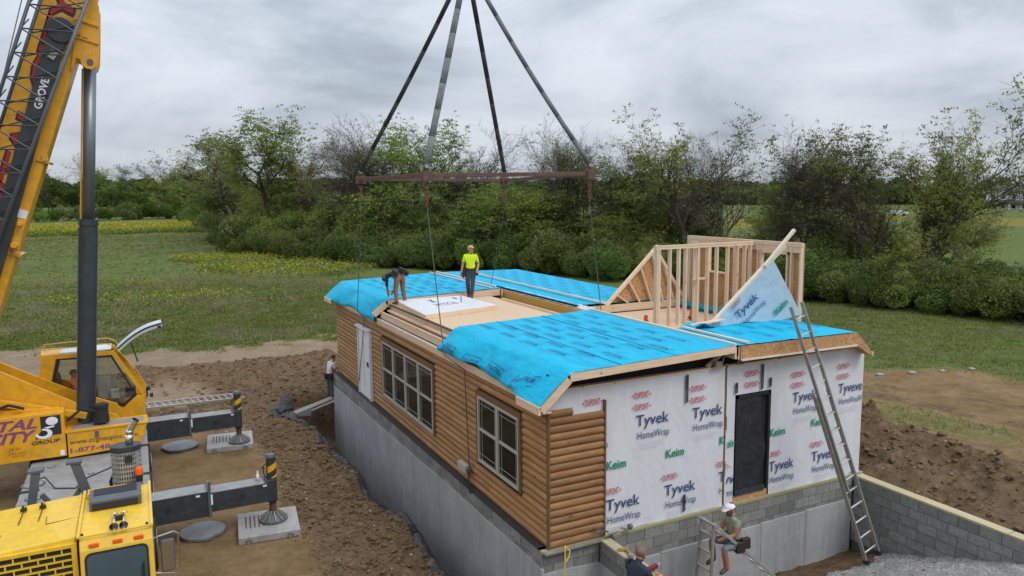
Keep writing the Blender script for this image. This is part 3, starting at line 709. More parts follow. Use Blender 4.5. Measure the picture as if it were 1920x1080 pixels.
def brand(x, zb, par, w=.73, clip=None, two=0, fine=True, s='Tyvek', h='HomeWrap'):
    word(s, x, zb, w, .205, 'ink_navy', par, .008, clip); word(h, x+.03, zb-.245, w*.98, .135, 'ink_navy', par, 0, clip)
    for k_ in range(1+two): dupont(x-.04, zb+.295+.22*k_, par, clip)
    if fine:
        g_ = MB()
        for k_ in range(3):
            a = x+.06; c_ = x+w*.85-(.12 if k_ == 2 else 0)
            if clip and clip[0] is not None: a = max(a, clip[0])
            if clip and clip[1] is not None: c_ = min(c_, clip[1])
            if c_ > a+.05: g_.add([(a, WY, zb-.34-.045*k_), (c_, WY, zb-.34-.045*k_), (c_, WY, zb-.334-.045*k_), (a, WY, zb-.334-.045*k_)], [(0, 1, 2, 3)])
        if g_.f: part(g_, 'fine_print', MT['ink_grey'], par, kind='stuff')
brand(.45, 1.86, wa); brand(1.80, 1.90, wa, two=1); brand(3.08, 1.86, wa, two=1); brand(1.17, .44, wa); brand(2.46, .47, wa); brand(3.76, .50, wa, clip=(None, SEAM-.035), fine=False)
for x, z in ((1.17, 1.20), (2.48, 1.20), (3.76, 1.25)): word('Keim', x, z, .42, .155, 'ink_green', wa, .022, (None, SEAM-.035))
dupont(.72, 2.42, wa)
brand(5.66, 1.82, wb, two=1, w=.68); brand(6.98, 1.84, wb, two=1, clip=(None, HW), w=.72, s='Tyveve', h='HomeWneW'); brand(5.07, .47, wb, clip=(DX1+.03, None), w=.68); brand(6.27, .48, wb, w=.68)
brand(3.72, .42, wb, clip=(SEAM+.06, DX0-.03), fine=False)
for zz_ in (2.50, 2.28): dupont(4.38, zz_, wb)
word('Keim', 3.80, 1.16, .42, .155, 'ink_green', wb, .022, (SEAM+.06, DX0-.03)); word('Keim', 5.06, 1.20, .42, .155, 'ink_green', wb, .022); word('Keim', 6.22, 1.24, .40, .155, 'ink_green', wb, .022)
# tie straps on the wrap
for x, z0, z1, par in ((2.93, 2.18, 2.72, modA), (2.915, .08, .42, modA), (4.80, 2.2, 2.72, modB), (5.02, 2.22, 2.42, modB), (4.14, 2.2, 2.42, modB)):
    m_ = MB(); m_.box((x-.03, -.05, z0), (x-.005, -.043, z1)).box((x+.005, -.05, z0+.02), (x+.03, -.043, z1)); m_.box((x-.03, -.052, (z0+z1)/2), (x+.03, -.044, z1-.02)); part(m_, 'metal_strap', MT['charcoal'], par)
# doorway with black sheet
m_ = MB(); m_.box((DX0, -.03, DZ0), (DX0+.05, .12, DZ1)).box((DX1-.05, -.03, DZ0), (DX1, .12, DZ1)).box((DX0, -.03, DZ1-.05), (DX1, .12, DZ1))
m_.box((DX0+.05, .10, DZ0), (DX1-.05, .12, DZ1-.05)); dw = part(m_, 'doorway', MT['void_shade'], modB)  # reveals and back coloured near-black for the shade indoors
vs = []; fs = []
for j in range(25):
    for i in range(17):
        x = DX0+.03+(DX1-DX0-.25)*i/16; z = DZ0+(DZ1-DZ0-.04)*j/24
        sag = .16*math.exp(-((j-9)/5.)**2)
        x2 = x+(.13-.16*(1-math.exp(-((j-10)/5.)**2)) if i > 12 else 0)*(i-12)/4
        vs.append((x2, -.015+.02*noise.noise(Vector((x*5, z*3, 2)))+.012*noise.noise(Vector((x*14, z*9, 2))), z))
for j in range(24):
    for i in range(16): a = j*17+i; fs.append((a, a+1, a+18, a+17))
part(MB().add(vs, fs), 'door_sheet', MT['plastic'], dw, smooth=True)
part(MB().box((DX0-.02, -.02, -.03), (DX1-.02, .02, DZ0-.003)), 'sill_panel', MT['osb'], modB)
part(MB().box((DX0, -.05, DZ0), (DX1-.12, -.01, DZ0+.10)), 'sheet_hem', MT['charcoal'], modB)
# plates above the wrap and dark seam
part(MB().box((.05, -.02, TOP-.008), (SEAM-.03, .10, TOP+.03)), 'top_plate', MT['lum_x'], modA)
part(MB().box((SEAM+.05, -.02, TOP-.008), (HW-.02, .10, TOP+.03)), 'top_plate', MT['lum_x'], modB)
part(MB().box((SEAM-.028, -.012, .0), (SEAM+.048, .03, TOP-.01)), 'marriage_seam', MT['trim'], modB)
# ------------------------------------------------------------------ roof
YN, YF = -.30, 15.05
OA, OB = 4.70, 9.70         # roof opening of the nearer section
profA = [(-.31, 2.615), (-.14, 2.77), (.08, 2.95), (.22, 3.055), (.34, 3.105), (1.2, 3.135), (2.4, 3.17), (3.84, 3.215)]
def prof_at(pr, s):
    for (a, za), (b_, zb) in zip(pr, pr[1:]):
        if s <= 1: return (a+(b_-a)*s, za+(zb-za)*s)
        s -= 1
    return pr[-1]
def sheet(pr, y0, y1, parent, ny, sub=5, drape=None, name='roof_underlayment', rag=0.0, seed=1):
    ns_ = (len(pr)-1)*sub; vs = []; fs = []
    for j in range(ny+1):
        for i in range(ns_+1):
            x, z = prof_at(pr, i/sub); y = y0+(y1-y0)*j/ny
            if j in (0, ny) and rag: y += rag*noise.noise(Vector((x*4, j, seed)))
            w_ = .014*noise.noise(Vector((x*2.6, y*.8, seed)))+.012*noise.noise(Vector((x*9, y*1.6, seed)))
            z += abs(w_)+.004
            if drape: x, z = drape(x, y, z, i/sub)
            vs.append((x, y, z))
    for j in range(ny):
        for i in range(ns_): a = j*(ns_+1)+i; fs.append((a, a+1, a+ns_+2, a+ns_+1))
    return part(MB().add(vs, fs), name, MT['blue'], parent, smooth=True)
def drape_near(x, y, z, s):
    if s < 3.2:
        k_ = sst(.5, 1.4, y)*(1-s/3.2)          # loose part: hem pulls in and hangs on the wall band
        k2 = sst(.35, 1.0, y)*math.sin(math.pi*min(1, s/3.0))
        x = x*(1-k_)+(-.07+.02*math.sin(y*5))*k_
        z = z*(1-k_)+(2.60+.05*math.sin(y*2.1+1)+.04*sst(1, 2, y))*k_
        x += -.12*k2*(.6+.5*math.sin(y*1.9+.5))+.06*k2*noise.noise(Vector((x*5+y*2, y*3, 4)))
        z += .05*k2*math.sin(y*3+s)
    return x, z
def drape_far(x, y, z, s):
    if s < 3.2:
        k_ = sst(14.4, 13.2, y)*(1-s/3.2); k2 = sst(14.6, 13.8, y)*math.sin(math.pi*min(1, s/3.0))
        x = x*(1-k_)+(-.07+.02*math.sin(y*5))*k_; z = z*(1-k_)+(2.52+.06*math.sin(y*1.7))*k_
        x += -.10*k2*(.6+.4*math.sin(y*2.3)); z += .04*k2*math.sin(y*2.6+s)
    return x, z
ra = sheet(profA, YN+.005, OA, modA, 60, drape=drape_near, seed=2)
rf = sheet(profA, OB, YF-.005, modA, 60, drape=drape_far, seed=5)
# roof deck under the sheets: rigid panels
def deck(pr, y0, y1, parent, th, mat, name='roof_panel'):
    top = [(x, z-.006) for x, z in pr]; bot = [(x, z-th) for x, z in pr[::-1]]
    pts = [(x, y0, z) for x, z in top+bot]; part(MB().prism(pts, (0, y1-y0, 0)), name, mat, parent)
inner = [(.26, 3.085)]+profA[5:]
deck([(.30, 3.09), (1.2, 3.128), (2.4, 3.163), (3.83, 3.208)], YN+.045, OA-.045, modA, .12, MT['void_shade'])
deck([(.30, 3.09), (1.2, 3.128), (2.4, 3.163), (3.83, 3.208)], OB+.045, YF-.045, modA, .12, MT['void_shade'])
# boards: gable fascia, hinged eave board, opening edges
for x_ in (1.28, 2.46, 3.52):
    for y0_, y1_, pr_ in ((YN+.02, OA-.02, ra), (OB+.02, YF-.04, rf)):
        if x_ < 3.5: part(MB().beam((x_, y0_, 3.146+(x_-1.2)*.031), (x_+.02, y1_, 3.146+(x_-1.2)*.031), .016, .010), 'lap_seam', MT['seam_blue'], pr_)
def board(p, q, w, h, mat, parent, name='fascia_board', up=(0, 0, 1)): return part(MB().beam(p, q, w, h, up), name, MT[mat], parent)
board((.275, YN+.02, 3.035), (3.85, YN+.02, 3.148), .04, .135, 'lum_x', modA)
board((-.275, YN+.02, 2.535), (.255, YN+.02, 3.00), .04, .135, 'lum_x', modA)
part(MB().box((-.335, YN, 2.475), (-.295, .52, 2.612)), 'fascia_board', MT['lum_y'], modA)
part(MB().box((-.30, YN+.05, 2.47), (-.06, .45, 2.49)), 'soffit_board', MT['lum_y'], modA)
part(MB().beam((-.25, .32, 2.46), (-.05, .62, 2.42), .06, .04).beam((-.2, .5, 2.44), (-.1, .15, 2.40), .03, .03), 'hinge_bracket', MT['charcoal'], modA)
board((.275, YF-.02, 3.035), (3.85, YF-.02, 3.148), .04, .135, 'lum_x', modA); board((-.275, YF-.02, 2.535), (.255, YF-.02, 3.00), .04, .135, 'lum_x', modA)
part(MB().box((-.335, 14.2, 2.475), (-.295, YF, 2.612)), 'fascia_board', MT['lum_y'], modA)
board((.28, OB+.02, 3.00), (3.80, OB+.02, 3.10), .04, .20, 'lum_x', modA, 'opening_board'); board((-.14, OB+.02, 2.70), (.24, OB+.02, 2.99), .045, .16, 'lum_x', modA, 'opening_board')
board((.28, OA-.02, 3.03), (3.80, OA-.02, 3.14), .04, .14, 'lum_x', modA, 'opening_board')
board((3.84, YN, 3.24), (3.84, OA-.02, 3.24), .05, .045, 'pale_y', modA, 'ridge_batten'); board((3.80, OB+.3, 3.245), (3.80, YF, 3.245), .05, .04, 'pale_y', modA, 'ridge_batten')
board((3.55, OB+.1, 3.238), (3.55, YF+.05, 3.238), .05, .03, 'pale_y', modA, 'ridge_batten')
board((3.87, YN+.02, 3.07), (3.87, OA, 3.07), .04, .22, 'lum_y', modA, 'ridge_board'); board((3.87, OB, 3.07), (3.87, YF, 3.07), .04, .22, 'lum_y', modA, 'ridge_board')
# near-black panel paints the shade of the recess below the gable fascia
for x in [.5+.56*i for i in range(7)]:
    part(MB().beam((x, .02, TOP+.03), (x, .02, 3.0), .04, .14, (0, 1, 0)), 'truss_web', MT['lum_z'], modA) if x in (0,) else None
part(MB().box((.1, .18, TOP-.05), (SEAM-.03, .22, 3.0)), 'gable_shade_panel', MT['void_shade'], modA)
# opening: deck, folded roof panel, plates
part(MB().box((.36, OA-.6, 2.62), (.40, OB+.2, 2.955)), 'deck_edge_board', MT['lum_y'], modA)
part(MB().box((.05, OA-.3, 2.615), (.09, OB-.02, 2.80)).box((.09, OA-.3, 2.66), (.36, OB-.02, 2.70)), 'plate_board', MT['lum_y'], modA)
part(MB().box((.22, OA-.4, 2.80), (.36, OB-.1, 2.84)), 'plate_board', MT['lum_y'], modA)
part(MB().box((.30, OA-.5, 2.957), (3.50, OB-.02, 2.978)), 'black_layer', MT['ink_black'], modA)  # thin black layer, its edge showing under the deck
part(MB().box((.33, OA-.45, 2.979), (3.46, OB-.03, 3.002)), 'osb_deck', MT['osb_pale'], modA)
part(MB().box((3.40, OA, 3.003), (3.44, OB-.9, 3.06)), 'deck_kerb', MT['lum_y'], modA)
pn = thing('roof_panel', 'flat timber panel faced with white wrap lying on the open deck by the two roofers', 'panel', (1.4, 8.2, 3.003))
pc = [(.28, 6.62), (2.52, 7.22), (2.45, 9.48), (.45, 9.45)]
for i in range(4):
    a = Vector((*pc[i], 3.055)); b_ = Vector((*pc[(i+1) % 4], 3.055)); part(MB().beam(a, b_, .04, .10), 'edge_board', MT['lum_x'], pn)
part(MB().prism([(x, y, 3.106) for x, y in pc], (0, 0, .006)), 'wrap_facing', MT['wrap'], pn)
ink = MB(); write(ink, 'Tyvek', (1.75, 8.35, 3.116), (-.96, -.26, 0), (.26, -.96, 0), .75, .16, .02); write(ink, 'HomeWrap', (1.75, 8.1, 3.116), (-.96, -.26, 0), (.26, -.96, 0), .75, .10)
write(ink, 'Tyvek', (1.2, 9.1, 3.116), (0, -1, 0), (1, 0, 0), .6, .14, .02); write(ink, 'Keim', (2.0, 9.2, 3.116), (0, -1, 0), (1, 0, 0), .35, .1, .02)
part(ink, 'lettering', MT['ink_navy'], pn)
part(MB().beam((1.9, 8.2, 3.125), (2.35, 9.3, 3.125), .02, .015), 'strap', MT['sling_grey'], pn)

# --- farther section roof
profB = [(3.95, 3.205), (5.0, 3.20), (6.0, 3.19), (7.10, 3.17)]
CH0, CH1 = 1.60, 5.55      # dormer bay
rb = sheet(profB, YN+.005, CH0+.1, modB, 24, seed=8, sub=8); rc = sheet([(4.0, 3.21), (5.0, 3.20), (6.0, 3.18), (7.10, 3.155)], CH1-.02, YF-.03, modB, 60, seed=9, sub=8)
deck([(3.95, 3.198), (7.1, 3.163)], YN+.04, CH0, modB, .2, MT['void_shade']); deck([(4.0, 3.20), (7.1, 3.148)], CH1+.04, YF-.05, modB, .2, MT['void_shade'])
board((3.98, YN+.02, 3.075), (7.12, YN+.02, 3.045), .04, .235, 'osb', modB)
board((3.98, YN-.012, 2.935), (7.12, YN-.012, 2.905), .04, .035, 'pale_y', modB, 'edge_strip')
part(MB().prism([(7.14, YN+.02, 3.17), (7.62, YN+.02, 2.72), (7.60, YN+.02, 2.64), (7.14, YN+.02, 2.90)], (0, 1.2, 0)), 'eave_panel', MT['osb'], modB)
part(MB().prism([(7.10, 1.0, 3.16), (7.62, 1.0, 2.70), (7.62, 1.0, 2.62), (7.10, 1.0, 3.05)], (0, 14, 0)), 'eave_panel', MT['blue'], modB)
board((7.64, YN, 2.67), (7.64, 1.2, 2.67), .03, .08, 'lum_y', modB, 'eave_strip')
part(MB().box((4.0, .16, TOP), (7.4, .2, 2.95)), 'gable_shade_panel', MT['void_shade'], modB)  # near-black panel painting the shade under this fascia
board((4.16, YN, 3.245), (4.16, 1.62, 3.245), .06, .04, 'pale_y', modB, 'ridge_batten'); board((4.62, 5.2, 3.26), (4.72, 13.4, 3.26), .06, .045, 'pale_y', modB, 'ridge_batten')
board((3.97, 10.3, 3.06), (3.97, YF, 3.06), .04, .24, 'lum_y', modB, 'ridge_board')
board((3.97, YN+.03, 3.06), (3.97, CH0, 3.06), .04, .24, 'lum_y', modB, 'ridge_board')
part(MB().beam((3.965, OA-.4, 2.965), (3.965, 10.28, 2.965), .05, .32), 'laminated_beam', MT['lvl'], modB)
for y in (5.5, 6.1, 6.75, 7.4, 8.1): part(MB().box((3.925, y, 2.86), (3.939, y+.05, 2.93)), 'joist_clip', MT['alu'], modB)
# ragged white underlay scrap along the beam
vs = []; fs = []
for i in range(61):
    y = 4.9+5.0*i/60; j_ = .10+.05*noise.noise(Vector((y*6, 0, 0)))
    vs += [(3.985, y, 3.145+.02*noise.noise(Vector((y*4, 1, 0)))), (3.985+j_, y, 3.215+.02*rnd.random())]
for i in range(60): fs.append((2*i, 2*i+1, 2*i+3, 2*i+2))
part(MB().add(vs, fs), 'torn_wrap_edge', MT['wrap'], modB)

# printed logos on the underlayment
_lg = {}
def logos(cells, parent, wid=.62, hh=.155):
    for (x, y, z), ux, uy in cells:
        ux = Vector(ux).normalized(); uy = Vector(uy).normalized(); key = (tuple(uy), wid)
        if key not in _lg:
            m_ = MB(); o_ = ux.cross(uy)*.012
            write(m_, 'PLATINUM', o_+ux*.14+uy*.045, ux, uy, wid-.18, hh*.45, .006, .25); write(m_, 'P', o_+ux*.03+uy*.04, ux, uy, .06, hh*.5, .02, .25)
            for a, b_, c_, d_ in ((0, 0, wid, .008), (.05, hh-.008, wid+.05, hh)): m_.add([o_+ux*a+uy*b_, o_+ux*c_+uy*b_, o_+ux*c_+uy*d_, o_+ux*a+uy*d_], [(0, 1, 2, 3)])
            m_.add([o_, o_+ux*.008, o_+ux*.058+uy*hh, o_+ux*.05+uy*hh], [(0, 1, 2, 3)]); m_.add([o_+ux*(wid-.008), o_+ux*wid, o_+ux*(wid+.05)+uy*hh, o_+ux*(wid+.042)+uy*hh], [(0, 1, 2, 3)])
            _lg[key] = m_.mesh('printed_logo', MT['ink_blue'])
        put('printed_logo', _lg[key], parent, Vector((x, y, z))-wloc(parent))
def zprof(pr, x):
    for (a, za), (b_, zb) in zip(pr, pr[1:]):
        if a <= x <= b_: return za+(zb-za)*(x-a)/(b_-a)
    return pr[-1][1]
def cells(pr, x0, x1, y0, y1, sx=.36, sy=1.05):
    out_ = []; r_ = 0; x = x0
    while x < x1:
        y = y1-.1-(r_ % 3)*.36
        while y-.68 > y0: jx = rnd.uniform(-.03, .03); out_.append(((x+jx, y+rnd.uniform(-.06, .06), zprof(pr, x)+.013), (0, -1, 0), (1, 0, .03))); y -= sy
        x += sx; r_ += 1
    return out_
ca_ = cells(profA, .75, 3.55, YN+.05, OA-.05)
ev = [((-.16+.0, y, 2.80), (0, -1, 0), (.77, 0, .64)) for y in (4.2, 3.15, 2.1)]+[((-.12, .72, 2.80), (0, -1, 0), (.77, 0, .64))]
ev = [((x-.17 if y > 1 else x, y, z+.05), u_, v_) for (x, y, z), u_, v_ in ev]
logos(ca_, ra)
def on_drape(s, y):
    x, z = prof_at(profA, s); x, z = drape_near(x, y, z, s); return Vector((x, y, z))
for y0_ in (4.35, 3.3, 2.25, 1.02):
    flat = MB(); write(flat, 'PLATINUM', (.14, .04, 0), (1, 0, 0), (0, 1, 0), .50, .075, .006, .25); write(flat, 'P', (.03, .04, 0), (1, 0, 0), (0, 1, 0), .06, .08, .02, .25)
    for q in (((0, 0), (.68, 0), (.68, .009), (0, .009)), ((.05, .15), (.73, .15), (.73, .159), (.05, .159)), ((0, 0), (.01, 0), (.06, .15), (.05, .15)), ((.67, 0), (.68, 0), (.73, .15), (.72, .15))): flat.add([(a, b_, 0) for a, b_ in q], [(0, 1, 2, 3)])
    wv = []
    for v in flat.v:
        s_ = 1.05+v.y*5.6; y_ = y0_-v.x; q = on_drape(s_, y_); tu = on_drape(s_, y_-.05)-q; tv = on_drape(s_+.1, y_)-q; wv.append(q+tu.cross(tv).normalized()*.022)
    flat.v = wv; part(flat, 'printed_logo', MT['ink_blue'], ra)
logos(cells(profA, .75, 3.4, OB+.1, YF-.1), rf); logos(cells(profB, 4.35, 6.9, YN+.1, CH0-.05), rb); logos(cells(profB, 5.0, 6.9, CH1+.1, YF-.2, .36, 1.1), rc)

# --- dormer framing on the farther section
S = .04
def stud(x, y, z0, z1, ax='x', w=.04, d=.10, name='wall_stud'):
    a = MB(); a.box((x-(w/2 if ax == 'x' else d/2), y-(d/2 if ax == 'x' else w/2), z0), (x+(w/2 if ax == 'x' else d/2), y+(d/2 if ax == 'x' else w/2), z1)); part(a, name, MT['lum_z'], modB)
ZT = 4.85; ZB = 2.96
part(MB().box((4.05, CH0-.02, ZB-.06), (7.58, CH1+.04, ZB-.02)), 'attic_floor', MT['osb_pale'], modB)
for y in (1.9, 2.35, 2.8): board((4.1, y, ZB), (7.4, y+.05, ZB), .05, .05, 'lum_x', modB, 'floor_joist')
# centre partition, across the roof (plane y = 3.1)
PY = 3.1
board((4.56, PY, ZT-.02), (7.55, PY, ZT-.02), .10, .045, 'lum_x', modB, 'wall_plate'); board((4.56, PY, ZT-.066), (7.55, PY, ZT-.066), .10, .04, 'lum_x', modB, 'wall_plate'); board((4.60, PY, ZB+.0), (7.5, PY, ZB+.0), .10, .04, 'lum_x', modB, 'wall_plate')
stud(4.60, PY, ZB-.1, ZT-.09, w=.045, d=.11); stud(4.65, PY, ZB-.1, ZT-.09, w=.045, d=.11); stud(4.70, PY+.0, ZB, ZT-.09, w=.03, d=.04)
for x in (4.98, 5.24, 5.44, 5.80, 6.10, 6.38, 6.72, 7.02, 7.26, 7.44): stud(x, PY, ZB+.02, ZT-.09)
for x in (5.84,): stud(x, PY+.14, ZB, ZT-.1, w=.09, d=.04)
board((5.70, PY+.03, 4.02), (6.1, PY+.03, 4.02), .08, .04, 'lum_x', modB, 'blocking')
# outer dormer wall, along the eave (plane x = 7.6)
WX = 7.58
board((WX, 1.60, ZT+.01), (WX, 5.56, ZT+.01), .10, .045, 'lum_y', modB, 'wall_plate'); board((WX, 1.60, ZT-.035), (WX, 5.56, ZT-.035), .10, .04, 'lum_y', modB, 'wall_plate')
board((WX-.01, 1.66, ZT-.13), (WX-.01, 5.5, ZT-.13), .05, .14, 'lum_y', modB, 'header')
for y in (1.63, 1.9, 2.02, 2.85, 2.95, 3.4, 3.75, 4.02, 4.72, 5.1, 5.47, 5.53): stud(WX, y, 2.95, ZT-.06, 'y')
m_ = MB()
for a, c_, z0, z1 in ((1.60, 2.00, 2.9, ZT), (2.90, 4.05, 2.9, ZT), (4.05, 4.70, 2.9, 3.95), (4.70, 5.56, 2.9, ZT)): m_.box((WX+.055, a, z0), (WX+.07, c_, z1))
for a, c_, z0, z1 in ((1.60, 2.00, 2.9, ZT), (2.90, 4.05, 2.9, ZT), (4.05, 4.70, 2.9, 3.95), (4.70, 5.56, 2.9, ZT)): part(MB().box((WX+.055, a+.002, z0), (WX+.07, c_-.002, z1)), 'sheathing', MT['osb'], modB)
board((WX, 4.0, 3.97), (WX, 4.75, 3.97), .10, .04, 'lum_y', modB, 'window_sill'); board((WX, 2.0, 4.62), (WX, 2.9, 4.62), .10, .05, 'lum_y', modB, 'window_header')
board((WX, 1.62, 2.97), (WX, 5.54, 2.97), .10, .04, 'lum_y', modB, 'wall_plate')
# far cheek triangle (plane y = 5.5): sheathing behind rafters
FYC = 5.52
part(MB().prism([(4.98, FYC+.06, 3.18), (6.50, FYC+.06, 4.56), (7.36, FYC+.06, 3.18)], (0, .015, 0)), 'sheathing', MT['osb'], modB)
board((4.86, FYC, 3.14), (6.50, FYC, 4.64), .10, .07, 'lum_x', modB, 'rafter'); board((6.40, FYC, 4.60), (7.42, FYC, 3.12), .10, .07, 'lum_x', modB, 'rafter')
for x in (5.25, 5.62, 6.00, 6.38, 6.74):
    zt = 3.16+(x-4.92)*.914 if x < 6.4 else 3.16+(7.38-x)*1.45
    dx_ = .30; board((x+dx_, FYC+.01, 3.16), (x-dx_*.2 if x < 6.4 else x, FYC+.01, min(zt, 3.17+(x-dx_*.2-4.9)*.914)-.03), .09, .04, 'lum_x', modB, 'cheek_stud')
board((4.10, FYC-.03, 3.06), (7.5, FYC-.03, 3.06), .05, .19, 'lum_x', modB, 'opening_board')
part(MB().box((4.2, FYC-.08, 2.93), (7.4, FYC-.055, 2.965)), 'painted_shadow_strip', MT['void_shade'], modB)  # solid near-black strip painting shade below the opening board
# near cheek (plane y = 1.6) : wrap triangle and rake
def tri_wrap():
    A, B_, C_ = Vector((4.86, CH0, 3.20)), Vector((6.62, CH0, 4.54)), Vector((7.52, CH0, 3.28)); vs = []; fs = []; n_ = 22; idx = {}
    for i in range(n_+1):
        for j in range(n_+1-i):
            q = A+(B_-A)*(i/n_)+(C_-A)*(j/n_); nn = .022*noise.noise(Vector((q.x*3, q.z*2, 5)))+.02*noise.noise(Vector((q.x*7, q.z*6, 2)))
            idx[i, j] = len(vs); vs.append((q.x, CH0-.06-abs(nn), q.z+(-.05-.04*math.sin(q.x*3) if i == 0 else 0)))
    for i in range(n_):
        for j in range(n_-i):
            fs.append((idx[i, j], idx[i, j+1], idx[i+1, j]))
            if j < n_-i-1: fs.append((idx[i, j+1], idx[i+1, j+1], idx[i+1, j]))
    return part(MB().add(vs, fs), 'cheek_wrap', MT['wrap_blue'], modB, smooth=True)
tw = tri_wrap()
rk = Vector((1.76, 0, 1.34)).normalized(); rkn = Vector((-rk.z, 0, rk.x))
n_, r_, g_ = MB(), MB(), MB(); n2_ = MB(); o_ = Vector((5.58, CH0-.112, 3.30))
write(n_, 'Tyvek', o_, rk, rkn, .74, .18, .018); write(n2_, 'HomeWrap', o_+rk*.10-rkn*.24, rk, rkn, .74, .12, .0); write(r_, 'DUPONT', o_+rk*.02+rkn*.27, rk, rkn, .30, .10, .012)
part(n_, 'lettering', MT['ink_navy'], tw); part(n2_, 'lettering', MT['ink_navy'], tw); part(r_, 'lettering', MT['ink_red'], tw)
write(g_, 'Keim', (6.72, CH0-.112, 3.30), rk, rkn, .44, .15, .035); part(g_, 'lettering', MT['ink_green'], tw)
for k_ in range(3): pass
board((4.80, CH0-.01, 3.13), (6.98, CH0-.01, 4.86), .09, .09, 'pale_y', modB, 'rake_board'); board((6.35, CH0-.06, 4.42), (7.22, CH0-.06, 5.20), .07, .06, 'pale_y', modB, 'rake_board')
board((6.62, CH0, 4.52), (7.55, CH0, 3.2), .08, .05, 'pale_y', modB, 'rake_board')
part(MB().prism([(4.95, CH0, 3.18), (6.58, CH0, 4.45), (7.45, CH0, 3.18)], (0, .02, 0)), 'sheathing', MT['osb'], modB)
# curled underlay flap and loose board by the cheek
vs = []; fs = []
for j in range(13):
    for i in range(9):
        u = i/8; v = j/12; x = 4.22+.62*v; y = 1.35+.42*u; z = 3.22+.09*math.sin(math.pi*min(1, v*1.2))*(1-.4*u)+.03*math.sin(6*u+v*3); vs.append((x, y, z))
for j in range(12):
    for i in range(8): a = j*9+i; fs.append((a, a+9, a+10, a+1))
part(MB().add(vs, fs), 'underlay_flap', MT['blue'], modB, smooth=True)
board((4.35, 1.55, 3.27), (5.15, 1.50, 3.34), .14, .03, 'lum_x', modB, 'loose_block')
# hydraulic hinge arm and chain by the seam
part(MB().beam((3.98, YN+.05, 3.02), (4.16, -.06, 2.80), .05, .05).beam((4.16, -.06, 2.80), (4.28, -.05, 2.79), .05, .02), 'hinge_arm', MT['slate'], modB)
part(MB().beam((3.56, -.12, 2.98), (3.56, -.08, 2.80), .02, .02).beam((3.72, -.12, 2.98), (3.72, -.08, 2.80), .02, .02).beam((3.5, -.1, 2.80), (3.78, -.1, 2.80), .05, .02).box((3.58, -.1, 2.8), (3.7, -.02, 2.9)), 'hinge_chain', MT['alu_w'], modA)
board((3.45, .02, TOP+.05), (3.87, .12, 2.98), .05, .08, 'lum_x', modA, 'truss_web'); board((3.98, .02, 2.98), (4.5, .1, TOP+.05), .05, .08, 'lum_x', modB, 'truss_web')

# nail guns
def nailer(x, y, z, rz, label):
    t_ = thing('nail_gun', label, 'nail gun', (x, y, z), 'orange framing nail guns'); mt = Matrix.Translation((x, y, z)) @ Matrix.Rotation(rz, 4, 'Z')
    part(MB().beam((0, 0, .02), (.05, 0, .24), .09, .07, (0, 1, 0)).xform(mt), 'gun_body', MT['redorange'], t_, bevel=.012)
    part(MB().beam((.04, 0, .16), (.17, 0, .03), .05, .045, (0, 1, 0)).xform(mt), 'handle', MT['redorange'], t_, bevel=.01)
    part(MB().beam((-.04, 0, .01), (.19, 0, .01), .10, .03).xform(mt), 'magazine', MT['leather'], t_)
nailer(4.42, 3.25, 3.0, .5, 'orange nail gun lying on the attic floor left of the tall stud post')
nailer(6.05, 3.55, 2.98, 1.2, 'orange nail gun standing behind the partition studs')
# ------------------------------------------------------------------ mobile crane
cr_ = thing('mobile_crane', 'yellow mobile crane with raised boom and outriggers planted beside the house', 'crane', (-7.3, 6.5, -1.2))
CX0, CX1 = -8.55, -6.05
ch = part(MB().box((CX0, 3.45, -.52), (CX1, 14.2, -.20)), 'carrier_deck', MT['deckgrey'], cr_, bevel=.02)
part(MB().box((CX0+.6, .5, -.80), (CX1-.6, 14.5, -.53)), 'chassis', MT['charcoal'], cr_)
for x, y, r_ in ((-8.35, 8.2, .24), (-8.25, 7.3, .17), (-7.25, 8.4, .07), (-8.1, 9.3, .09)):
    dc = part(MB().cyl((x, y, -.199), (x, y, -.188), r_, r_, 20), 'deck_cover', MT['slate'], ch)
    part(MB().cyl((x, y, -.187), (x, y, -.182), r_*.78, r_*.78, 20), 'cover_plate', MT['deckgrey'], dc)
for lo_, hi_ in (((-8.5, 5.9, -.199), (-8.0, 6.8, -.192)), ((-6.9, 5.4, -.199), (-6.3, 7.6, -.193)), ((-7.75, 5.6, -.199), (-7.0, 6.4, -.196))): part(MB().box(lo_, hi_), 'hatch', MT['deckgrey'], ch, bevel=.003)
for pts_, r_ in (([(-8.2, 7.6, -.1), (-8.3, 7.8, .02), (-8.1, 8.0, 0), (-7.9, 7.7, -.18), (-7.5, 7.5, -.18), (-7.3, 8.1, -.18), (-6.9, 8.5, -.18), (-6.6, 8.8, -.16)], .014),
                 ([(-6.75, 5.4, -.16), (-6.68, 5.1, .3), (-6.7, 4.7, .8), (-6.55, 4.3, 1.2)], .03), ([(-6.7, 5.4, -.16), (-6.62, 5.0, .3), (-6.62, 4.6, .8)], .022), ([(-7.1, 4.2, .55), (-6.8, 4.5, .2), (-6.7, 5.2, -.17)], .03)):
    part(MB().tube(pts_, r_), 'hose', MT['rubber'], ch)
# walkway grating
m_ = MB()
for i in range(26): m_.beam((-8.35+.05*i, 3.38, .79), (-8.35+.05*i, 3.62, .79), .012, .03)
for i in range(6): m_.beam((-8.36, 3.39+.045*i, .80), (-7.08, 3.39+.045*i, .80), .012, .03)
part(m_, 'grating', MT['steelpale'], cr_)
